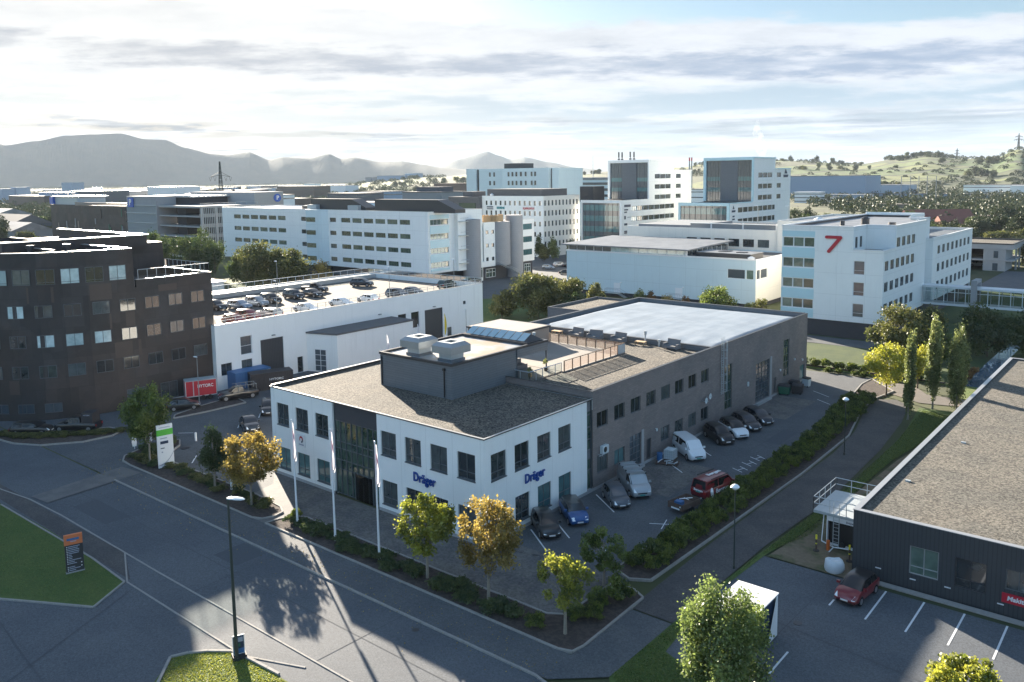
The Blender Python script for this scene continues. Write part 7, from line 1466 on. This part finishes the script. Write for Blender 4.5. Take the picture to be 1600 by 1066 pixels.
tufts([(-86, 27.2), (-67.6, 27.3), (-61.8, 27.0), (-59.8, 24.3), (-63.2, 22.3), (-72, 18.6), (-90, 16), (-90, 27)], 26000, .06, 'leaf_green', 302, 'short grass blades on the shaded lawn')
tufts([(-26.0, 39.6), (-20.5, 37.4), (-20.3, 41.5), (-23.0, 43.0), (-24.8, 43.8), (-25.7, 52), (-25.5, 60.4), (-23.8, 66), (-23.7, 88), (-21.2, 110), (-25.9, 111), (-25.0, 96), (-24.9, 76), (-25.6, 60)], 24000, .09, 'leaf_green', 303, 'rough grass blades along the path')
# fallen leaves
r_ = np.random.default_rng(5); P = np.column_stack([np.r_[r_.uniform(-62, -29, 500), r_.uniform(-90, -64, 300)], r_.normal(37.6, 1.4, 800), np.full(800, .07)])
o = bpy.data.objects.new('fallen_leaves', leafmesh('fallen_leaves', P, .11, 'leaf_gold', 6)); COL.objects.link(o); tag(o, 'scattered fallen leaves on pavement and kerb', 'leaves', kind='stuff')

# ================================================================== FAR BACKGROUND
FT = []
for i in range(5):
    hh, ww = [(11, 12), (9, 11), (13, 11), (8, 13), (12, 8)][i]
    P, tone, _ = crown_pts(2300, ww/2, ww/2, hh*.48, hh*.50, 400+i, 22, .36); FT.append((leafmesh('crown', P, .78, ['leaf_far', 'leaf_far', 'leaf_far', 'leaf_olive', 'leaf_dark'][i], 400+i, tone), hh))
trunkme = (lambda b: (b.tube([(0, 0, -1), (0, 0, 5)], [.35, .2], 6), b.build('trunk', 'bark'))[1])(MB()); TM = trunkme.data; bpy.data.objects.remove(trunkme)
def px(ax_, d):
    """world point at horizontal distance d along the view column ax_ (photo pixel on the horizon line)"""
    v = fh*1.0+rh*((ax_-824.4)/1293.6); v.normalize(); return v.x*d, v.y*d
def ftree(x, y, z, k, s_, label, group):
    me, hh = FT[k]; t_ = thing('tree', label, 'tree', (x, y, z), random.uniform(0, 6.28), group); t_.scale = (s_, s_, s_*random.uniform(.85, 1.15)); link(bpy.data.objects.new('crown', me), t_); link(bpy.data.objects.new('trunk', TM), t_); return t_
def hill(a, d):
    """ground height of the rolling hills east and north: a = photo column, d = distance"""
    if a < 430: return 0
    K = [(430, 0), (520, 4), (600, 22), (680, 34), (740, 40), (880, 33), (960, 42), (1060, 48), (1120, 66), (1230, 58), (1330, 52), (1400, 62), (1440, 68), (1490, 60), (1545, 62), (1580, 80), (1625, 56), (1800, 80), (2100, 40)]
    h = 0
    for (a0, h0), (a1, h1) in zip(K[:-1], K[1:]):
        if a0 <= a <= a1: q = (a-a0)/(a1-a0); q = q*q*(3-2*q); h = h0+(h1-h0)*q
    q = min(1, max(0, (d-1050)/1150)); q = q*q*(3-2*q); f = min(1, max(0, (2900-d)/500)); f = f*f*(3-2*f)
    return h*q*(.35+.65*f) + 2.2*math.sin(a*.03+d*.004)*q
vs = []; na, ndist = 150, 60
for j in range(ndist+1):
    d = 900+2300*j/ndist
    for i in range(na+1):
        a = 400+1750*i/na; x, y = px(a, d); n_ = math.sin(x*.007+1)*math.cos(y*.006)*1.2; hgt = hill(a, d); vs.append((x, y, hgt+(n_ if hgt > 4 else 0)-.3))
b = MB(); b.add(vs, [(j*(na+1)+i, j*(na+1)+i+1, (j+1)*(na+1)+i+1, (j+1)*(na+1)+i) for j in range(ndist) for i in range(na)])
# field pattern
m = bpy.data.materials.new('fields'); m.use_nodes = True; nt = m.node_tree; bs_ = nt.nodes['Principled BSDF']; bs_.inputs['Roughness'].default_value = 1
g = nd(nt, 'ShaderNodeNewGeometry'); P_n = V(nt, g.outputs['Position']); pm = vscale(nt, P_n, (1, 1, 0)); 
vo = nd(nt, 'ShaderNodeTexVoronoi'); vo.inputs['Scale'].default_value = .0058; vo.inputs['Randomness'].default_value = .8; nt.links.new(pm.k, vo.inputs['Vector'])
ve = nd(nt, 'ShaderNodeTexVoronoi', feature='DISTANCE_TO_EDGE'); ve.inputs['Scale'].default_value = .0058; ve.inputs['Randomness'].default_value = .8; nt.links.new(pm.k, ve.inputs['Vector'])
sc_ = nd(nt, 'ShaderNodeSeparateColor'); nt.links.new(vo.outputs['Color'], sc_.inputs[0]); rr = V(nt, sc_.outputs[0]); r2 = V(nt, sc_.outputs[1])
c = mixc(nt, rr.step(.3, .7), (.065, .115, .028), (.14, .16, .05)); c = mixc(nt, r2.step(.62, .68), c, (.055, .07, .03)); c = mixc(nt, (noise(nt, pm, .03, 6, .7)-.48).max(0.0)*6.0, c, (.045, .06, .025))
c = mixc(nt, V(nt, ve.outputs[0]).step(.02, .05)*-1.0+1.0, c, (.035, .05, .022)); nt.links.new(c.k, bs_.inputs['Base Color']); M['fields'] = m
struct('hills', b, 'fields', smooth=80)
random.seed(21)
# hedgerow and hill trees
GH = 'distant trees on the hills'; LH = 'distant dark tree standing in the hedgerows of the hills'
n_ = 0
for a0, a1, d0, cnt in ((1214, 1316, 2100, 22), (1322, 1345, 2150, 4), (1390, 1470, 2000, 24), (1345, 1400, 2250, 8), (1500, 1600, 1500, 18), (1240, 1400, 1750, 22), (1400, 1600, 1800, 22), (620, 740, 1700, 20), (600, 700, 1350, 18), (740, 800, 1800, 6), (1080, 1100, 1900, 5), (895, 945, 2000, 14), (1240, 1400, 1350, 14)):
    for i in range(max(2, int(cnt*.42))):
        a = random.uniform(a0, a1); d = d0*random.uniform(.985, 1.015); x, y = px(a, d); ftree(x, y, hill(a, d)-.8, random.randrange(5), random.uniform(.8, 1.4), LH, GH); n_ += 1
# woods at the foot: one mass far off, single trees nearer
P = []
for a0, a1, d0, d1, cnt, hh in ((1236, 1640, 640, 900, 170, 9), (1236, 1640, 900, 1250, 220, 9), (430, 1080, 900, 1300, 240, 9), (-60, 380, 700, 1500, 330, 10), (380, 760, 560, 900, 90, 8), (0, 700, 1500, 3000, 420, 9), (1380, 1640, 480, 640, 90, 9), (-100, 900, 3000, 5600, 420, 16), (-60, 760, 650, 1200, 260, 8), (-60, 700, 1200, 2600, 420, 9), (1214, 1640, 1300, 1750, 170, 6), (1380, 1480, 1950, 2150, 70, 8), (1120, 1340, 1900, 2300, 90, 7), (1060, 1112, 1600, 2000, 30, 9), (560, 760, 1200, 1750, 130, 8), (1480, 1660, 1750, 2150, 80, 7)):
    for i in range(cnt):
        a = random.uniform(a0, a1); d = random.uniform(d0, d1)
        if a0 == 1236 and d < 780 and a < 1300: continue
        x, y = px(a, d); r_ = random.uniform(4, 8)*(1 if d < 3000 else 5); n = 120
        q = RNG.normal(size=(n, 3)); q /= np.linalg.norm(q, axis=1)[:, None]; q *= RNG.uniform(.7, 1.0, (n, 1)); q[:, 2] = np.abs(q[:, 2]); q *= np.array([r_, r_, random.uniform(.7, 1.1)*hh]); q += np.array([x, y, hill(a, d)-.5]); P.append(q)
o = bpy.data.objects.new('woodland', leafmesh('woodland', np.concatenate(P), 1.8, 'leaf_far', 9, np.repeat(RNG.uniform(.15, .8, len(P)), 120))); COL.objects.link(o); tag(o, 'far belts of woodland and hedges over the plain', 'woodland', kind='stuff')
GT = 'trees between the white office and the fields'; LT = 'bushy tree in the belt beyond the white office and the small car park'
random.seed(33)
for a0, a1, d0, d1, cnt in ((1380, 1640, 395, 440, 46), (1236, 1400, 420, 560, 26), (1400, 1640, 440, 560, 26), (1556, 1640, 300, 350, 7)):
    for i in range(cnt):
        a = random.uniform(a0, a1); d = random.uniform(d0, d1); x, y = px(a, d); ftree(x, y, -.5, random.randrange(5), random.uniform(.65, .95), LT, GT)
for a0, a1, d0, d1, cnt in ((0, 56, 470, 640, 14), (60, 250, 480, 620, 8), (430, 520, 560, 660, 8), (590, 680, 470, 560, 8), (690, 760, 420, 520, 6)):
    for i in range(cnt):
        a = random.uniform(a0, a1); d = random.uniform(d0, d1); x, y = px(a, d); ftree(x, y, -.5, random.randrange(5), random.uniform(.7, 1.0), 'dark bushy tree on the plain behind the car parks and the long office', 'trees on the left plain')
x, y = px(1398, 400); o = ftree(x, y, -.5, 2, 1.15, 'tall yellow-green tree rising behind the roof of the white office', None)
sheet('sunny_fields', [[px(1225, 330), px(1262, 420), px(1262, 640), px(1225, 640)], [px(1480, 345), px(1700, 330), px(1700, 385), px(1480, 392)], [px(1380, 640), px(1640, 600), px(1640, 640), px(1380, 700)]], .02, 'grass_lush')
# big blue-grey industrial hall and others at the foot of the hills
def farblock(a, d, w, dp, h, wall, roof, label, name='far_building', cat='building', rz=None, group=None, bands=0, gable=0):
    x, y = px(a, d); t_ = thing(name, label, cat, (x, y, hill(a, d)-.3), YAW*-0+ (rz if rz is not None else 0), group)
    b = MB(); b.box(-w/2, -dp/2, 0, w/2, dp/2, h); b.build('wall', wall, t_)
    b = MB()
    if gable: b.add([(-w/2-.4, -dp/2-.4, h-.05), (w/2+.4, -dp/2-.4, h-.05), (w/2+.4, 0, h+gable), (-w/2-.4, 0, h+gable), (-w/2-.4, dp/2+.4, h-.05), (w/2+.4, dp/2+.4, h-.05)], [(0, 1, 2, 3), (3, 2, 5, 4), (1, 5, 2), (0, 3, 4)])
    else: b.box(-w/2-.3, -dp/2-.3, h, w/2+.3, dp/2+.3, h+.5)
    b.build('roof', roof, t_)
    if bands:
        b = MB()
        for k in range(bands): z = h*(k+.55)/bands; b.box(-w/2-.08, -dp/2-.08, z-.4, w/2+.08, dp/2+.08, z+.45)
        b.build('window_band', 'glass_slate', t_)
    return t_
mat('far_blue', (.24, .32, .42), .7); mat('far_dark', (.07, .08, .10), .7)
farblock(1240, 1120, 190, 60, 26, 'far_blue', 'roof_dark', 'huge blue-grey industrial hall right of the right tower'); farblock(1345, 1180, 120, 40, 12, 'far_blue', 'roof_shiny', 'long low blue-grey hall beside the huge industrial hall')
farblock(1262, 900, 26, 14, 11, 'pole_white', 'pole_white', 'small white building with dark bands before the huge industrial hall', bands=3); farblock(1283, 930, 30, 18, 5, 'white_plain', 'roof_shiny', 'low white shed right of the small banded white building')
farblock(1305, 1000, 70, 30, 6, 'far_blue', 'roof_shiny', 'low blue-grey shed before the industrial halls'); farblock(1560, 1150, 80, 24, 12, 'white_plain', 'roof_dark', 'grey and white industrial building at the foot of the hill, right', bands=2); farblock(1592, 1120, 24, 18, 12, 'pole_white', 'pole_white', 'bright white building at the right edge below the hills')
farblock(1440, 1080, 260, 10, 4.5, 'far_blue', 'roof_dark', 'long low dark-blue shed row in the middle of the plain right'); farblock(1505, 760, 150, 16, 3.2, 'deck_pale', 'deck_pale', 'long pale earth bank or shed row in front of the hills')
farblock(1428, 500, 16, 10, 5, 'pole_white', 'roof_tile', 'white house with dark red roof, left of the tiled farm buildings', gable=5, rz=1.0); farblock(1467, 505, 30, 12, 5, 'pole_white', 'roof_tile', 'long white farmhouse with red tiled roof', gable=5, rz=.7); farblock(1502, 480, 26, 12, 3, 'roof_tile', 'roof_tile', 'dark red roofed barn right of the long white farmhouse', gable=5, rz=.7); farblock(1545, 500, 8, 6, 4, 'pole_white', 'roof_dark', 'tiny white hut among the trees right of the barn', gable=2)
farblock(1090, 720, 40, 20, 18, 'white_plain', 'roof_dark', 'pale office seen in the gap between the two towers', bands=4); farblock(1240, 430, 24, 16, 1.2, 'grass_dry', 'grass_dry', 'brown earth heap right of the right tower foot', name='earth_heap', cat='earth heap')
farblock(1160, 1500, 14, 14, 30, 'far_dark', 'far_dark', 'dark block far behind the towers')
# left and middle plain
random.seed(5); FB = [
 (12, 700, 40, 24, 9, 'concrete', 'roof_shiny', 'low shed with bright roof at the far left edge', 0, 4), (30, 560, 46, 22, 8, 'far_dark', 'roof_dark', 'dark gabled hall at the far left', 0, 5), (38, 520, 30, 20, 6, 'mid_grey', 'roof_shiny', 'grey gabled hall in front of the dark one at the far left', 0, 4),
 (38, 250, 16, 7, 4.6, 'red_hut', 'pole_white', 'red hut behind the roof of the curved brown building', 0, 0), (20, 1500, 26, 20, 22, 'far_blue', 'far_blue', 'hazy block, first from the left edge', 0, 0), (44, 1500, 20, 20, 24, 'far_blue', 'far_blue', 'hazy block, second from the left edge', 0, 0), (70, 1250, 100, 30, 14, 'tan_panel', 'roof_shiny', 'long brick-red hall with bright roof, left plain', 0, 0), (120, 1200, 100, 40, 18, 'far_blue', 'roof_shiny', 'white roofed hall beyond the dark car park', 0, 0), (165, 1150, 70, 40, 20, 'far_dark', 'roof_shiny', 'dark blue hall beyond the dark car park', 0, 0),
 (125, 1600, 36, 20, 30, 'far_blue', 'far_blue', 'hazy slab block on the left plain', 0, 0), (205, 1500, 90, 40, 16, 'concrete', 'roof_shiny', 'bright roofed works above the P tower', 0, 0), (280, 1400, 80, 40, 22, 'pole_white', 'roof_shiny', 'white box hall left of the left pylon', 0, 0), (330, 1300, 50, 40, 12, 'concrete', 'roof_shiny', 'low bright shed beside the left pylon', 0, 0),
 (385, 620, 80, 30, 20, 'white_plain', 'roof_dark', 'grey white office behind the round P sign', 4, 0), (385, 640, 36, 20, 23, 'far_dark', 'far_dark', 'dark roof floor of the grey white office behind the round P sign', 0, 0), (480, 1300, 90, 30, 20, 'tan_panel', 'roof_dark', 'long brown block in the middle distance', 2, 0), (430, 1100, 50, 30, 10, 'white_plain', 'roof_shiny', 'pale shed in the middle distance left of the brown block', 0, 0), (560, 800, 46, 30, 17, 'far_dark', 'roof_dark', 'dark grey office in the middle distance', 3, 0), (600, 820, 36, 30, 18, 'far_blue', 'roof_dark', 'blue grey office right of the dark grey one', 3, 0),
 (520, 700, 90, 30, 8, 'tan_panel', 'roof_shiny', 'low red-brown shed with bright roof above the long office', 0, 0), (610, 690, 80, 30, 11, 'cool_wall', 'roof_shiny', 'pale blue hall with bright roof above the long office', 0, 0), (640, 880, 60, 30, 14, 'white_plain', 'roof_shiny', 'white hall behind the pale blue hall', 0, 0), (683, 560, 38, 24, 21, 'mid_grey', 'roof_dark', 'grey concrete block left of the pale blue-grey block', 0, 0), (683, 562, 20, 14, 24, 'far_dark', 'far_dark', 'dark plant room on the grey concrete block', 0, 0), (722, 900, 50, 30, 24, 'tan_panel', 'tan_panel', 'brick-red block just left of the pale blue-grey block', 0, 0), (455, 900, 40, 30, 11, 'tan_panel', 'roof_dark', 'reddish shed between trees in the middle plain', 0, 0), (540, 1600, 60, 30, 16, 'pole_white', 'roof_shiny', 'white works under the mountains, middle', 0, 0)]
for a, d, w, dp, h, wl, rf, l, bd, gb in FB: farblock(a, d, w, dp, h, wl, rf, l, bands=bd, gable=gb, rz=random.uniform(-.05, .05) if d > 300 else .3)
for i in range(42):
    a = random.uniform(0, 660); d = random.uniform(1400, 2900); farblock(a, d, random.uniform(20, 80), random.uniform(15, 30), random.uniform(7, 16), random.choice(['white_plain', 'concrete', 'far_blue', 'tan_panel', 'mid_grey']), random.choice(['roof_shiny', 'pole_white', 'roof_dark']), 'tiny far building in the hazy town at the foot of the mountains', group='far buildings of the hazy town', rz=random.uniform(-.4, .4))
b = MB(); b.box(-3, -2.5, 0, 3, 2.5, 2.6, 0); b.box(-3.3, -2.8, 2.6, 3.3, 2.8, 2.8, 0); b.box(2.0, -2.55, .1, 2.9, -2.5, 1.4, 1); t_ = thing('white_hut', 'white flat hut behind the left end of the roof car deck', 'hut', (-205, 116, 0)); b.v = [(x*1.5, y*1.5, z*1.3) for x, y, z in b.v]; b.build('wall', ['pole_white', 'rust'], t_)
# lattice masts, pylons, chimneys
def pylon(a, d, h, label, z=0, arms=((.62, .32), (.28, .5)), w=.12, r=.42, wires=True):
    x, y = px(a, d); t_ = thing('power_pylon', label, 'pylon', (x, y, z), YAW); b = MB(); wb = h*w
    lv = [0, .12, .24, .35, .46, .56, .65, .73, .8, .87, .93, 1.0]; ww = [wb*(1-q)**1.0*.85+h*.012 for q in lv]
    for sx in (-1, 1):
        for sy in (-1, 1): b.tube([(sx*w_/2, sy*w_/2, h*q) for q, w_ in zip(lv, ww)], r, 4)
    for i in range(len(lv)-1):
        for s_ in (-1, 1):
            for q in (-1, 1):
                b.tube([(q*ww[i]/2, s_*ww[i]/2, h*lv[i]), (-q*ww[i+1]/2, s_*ww[i+1]/2, h*lv[i+1])], r*.55, 3); b.tube([(s_*ww[i]/2, q*ww[i]/2, h*lv[i]), (s_*ww[i+1]/2, -q*ww[i+1]/2, h*lv[i+1])], r*.55, 3)
    b.build('mast', 'pole_dark', t_)
    for hz, sp in arms:
        b = MB()
        for s_ in (-1, 1): b.tube([(0, 0, h*hz), (s_*h*sp/2, 0, h*hz-h*.03)], r*.8, 4); b.tube([(0, 0, h*hz+h*.05), (s_*h*sp/2, 0, h*hz-h*.03)], r*.6, 4)
        for s_ in (-1, -.55, .55, 1): 
            for q in (-.02, .02): b.tube([(s_*h*sp/2+q*h, 0, h*hz-h*.03), (s_*h*sp/2, 0, h*hz-h*.09)], r*.6, 4)
        b.build('cross_arm', 'pole_dark', t_)
    return t_
pylon(353, 560, 42, 'lattice power pylon standing on the left plain before the mountains', arms=((.80, .30), (.60, .42)), w=.10, r=.17)
pylon(1487, 2250, 25, 'small power pylon on the hill crest, left of the one on the mound', z=hill(1487, 2250), r=.45, arms=((.55, .5), (.8, .3))); pylon(1581, 2150, 33, 'power pylon on the grassy mound at the right', z=hill(1581, 2150), r=.5, arms=((.6, .62), (.82, .45)))
x, y = px(927, 620); t_ = thing('radio_mast', 'thin lattice radio mast left of the left tower', 'mast', (x, y, 0)); b = MB(); b.tube([(0, 0, 0), (0, 0, 44)], [.9, .2], 4); b.build('mast', 'pole_grey', t_)
for k, a in enumerate((1075.5, 1079)):
    x, y = px(a, 1250); t_ = thing('chimney', ['slim chimney with red tip between the towers, left one', 'slim chimney with red tip between the towers, right one'][k], 'chimney', (x, y, 0), group='twin chimneys'); b = MB(); b.tube([(0, 0, 0), (0, 0, 50)], [1.4, 1.1], 10); b.build('stack', 'pole_grey', t_); b = MB(); b.tube([(0, 0, 50), (0, 0, 55)], [1.15, 1.1], 10); b.build('tip', 'sign_red', t_)
for i, a in enumerate((1403, 1417, 1430, 1443, 1457)): x, y = px(a, 900); b = MB(); b.tube([(0, 0, 0), (0, 0, 26)], .35, 5); b.tube([(-4, 0, 21), (4, 0, 21)], .2, 4); o = b.build('gantry_mast', 'pole_grey'); o.location = (x, y, 0); tag(o, 'thin grey switchyard mast before the green fields', 'mast', 'switchyard masts')
# mountains: ridges of real height far to the left
def ridge(prof, d, depth, name, matn, rough=1.0):
    vs = []; n = 160; m_ = 18; a0, a1 = prof[0][0], prof[-1][0]; rr_ = random.Random(int(d)); n = 420; m_ = 26
    for j in range(m_+1):
        q = 2*j/m_-1; q = .5+.5*math.copysign(abs(q)**1.2, q)
        for i in range(n+1):
            a = a0+(a1-a0)*i/n; yy = prof[-1][1]
            for (p0, y0), (p1, y1) in zip(prof[:-1], prof[1:]):
                if p0 <= a <= p1: k = (a-p0)/(p1-p0); k = (1-math.cos(math.pi*k))/2*.5+k*.5; yy = y0+(y1-y0)*k
            hor = 277.0-.0128*(a-824.4); dd = d+depth*(q-.5); H = max(0, (hor-yy)/1302.4*math.hypot(1, (a-824.4)/1293.6)*d+30)
            prof_ = 1-abs(2*q-1)**1.15; rn_ = 1+rr_.uniform(-.003, .003)*(0 if abs(q-.5) < .02 else 1); bump = rn_+(.05*math.sin(a*.03+q*5)+.02*math.sin(a*.09-q*8))*(1-math.exp(-((q-.5)/.16)**2))
            x, y = px(a, dd); vs.append((x, y, H*prof_*bump-2))
    b = MB(); b.add(vs, [(j*(n+1)+i, j*(n+1)+i+1, (j+1)*(n+1)+i+1, (j+1)*(n+1)+i) for j in range(m_) for i in range(n)]); return struct(name, b, matn)
mat('mountain', (.05, .062, .05), 1, two=(.07, .075, .055), two_s=.004, var=.3, vs=.02)
ridge([(-160, 238), (-60, 228), (0, 237), (25, 244.5), (75, 238), (120, 230), (160, 227), (205, 224), (240, 230), (272, 230), (300, 239), (340, 246), (365, 247.5), (400, 243), (429, 253), (451, 249), (491, 250), (522, 243.5), (540, 250.5), (560, 248), (600, 254), (634, 253), (666, 258), (690, 262), (760, 268), (820, 274)], 6500, 1350, 'mountains', 'mountain')
ridge([(600, 262), (640, 258), (690, 262), (720, 250), (765, 238), (782, 244), (800, 250), (822, 246.5), (860, 254), (900, 262), (960, 268)], 9500, 1700, 'far_mountain', 'mountain')
# steam from behind the right tower
m = bpy.data.materials.new('steam'); m.use_nodes = True; nt = m.node_tree; nt.nodes.clear(); pv = nd(nt, 'ShaderNodeVolumePrincipled'); pv.inputs['Color'].default_value = (.95, .95, .95, 1); o_ = nd(nt, 'ShaderNodeOutputMaterial'); nt.links.new(pv.outputs[0], o_.inputs['Volume'])
tcn = nd(nt, 'ShaderNodeTexCoord'); n1 = noise(nt, V(nt, tcn.outputs['Object']), .35, 4, .6); gsep = nd(nt, 'ShaderNodeSeparateXYZ'); nt.links.new(tcn.outputs['Object'], gsep.inputs[0])
dens = (n1-.45).max(0.0)*.45; nt.links.new(dens.k, pv.inputs['Density']); M['steam'] = m
x, y = px(1183, 420); b = MB(); zz = [(32, 1.3), (37, 1.6), (40, 2.4), (43, 3.2), (46, 2.9), (50, 2.4), (53, 1.6), (56, .4)]; b.tube([(math.sin(z*.21)*1.1, math.cos(z*.17)*1.0, z) for z, r in zz], [r for z, r in zz], 14); o = b.build('steam', 'steam'); o.location = (x, y, 0); tag(o, 'white steam plume rising behind the right tower', 'steam', kind='stuff')
# haze
HZ = MB(); HZ.box(-11500, -4000, -3, 13000, 13000, 470); m = bpy.data.materials.new('haze'); m.use_nodes = True; nt = m.node_tree; nt.nodes.clear(); pv = nd(nt, 'ShaderNodeVolumePrincipled'); pv.inputs['Color'].default_value = (.74, .86, 1.0, 1); pv.inputs['Density'].default_value = 4.2e-5; pv.inputs['Anisotropy'].default_value = .0
o_ = nd(nt, 'ShaderNodeOutputMaterial'); nt.links.new(pv.outputs[0], o_.inputs['Volume']); M['haze'] = m
o = HZ.build('haze', 'haze'); tag(o, 'thin pale haze over the plain', 'haze', kind='stuff')
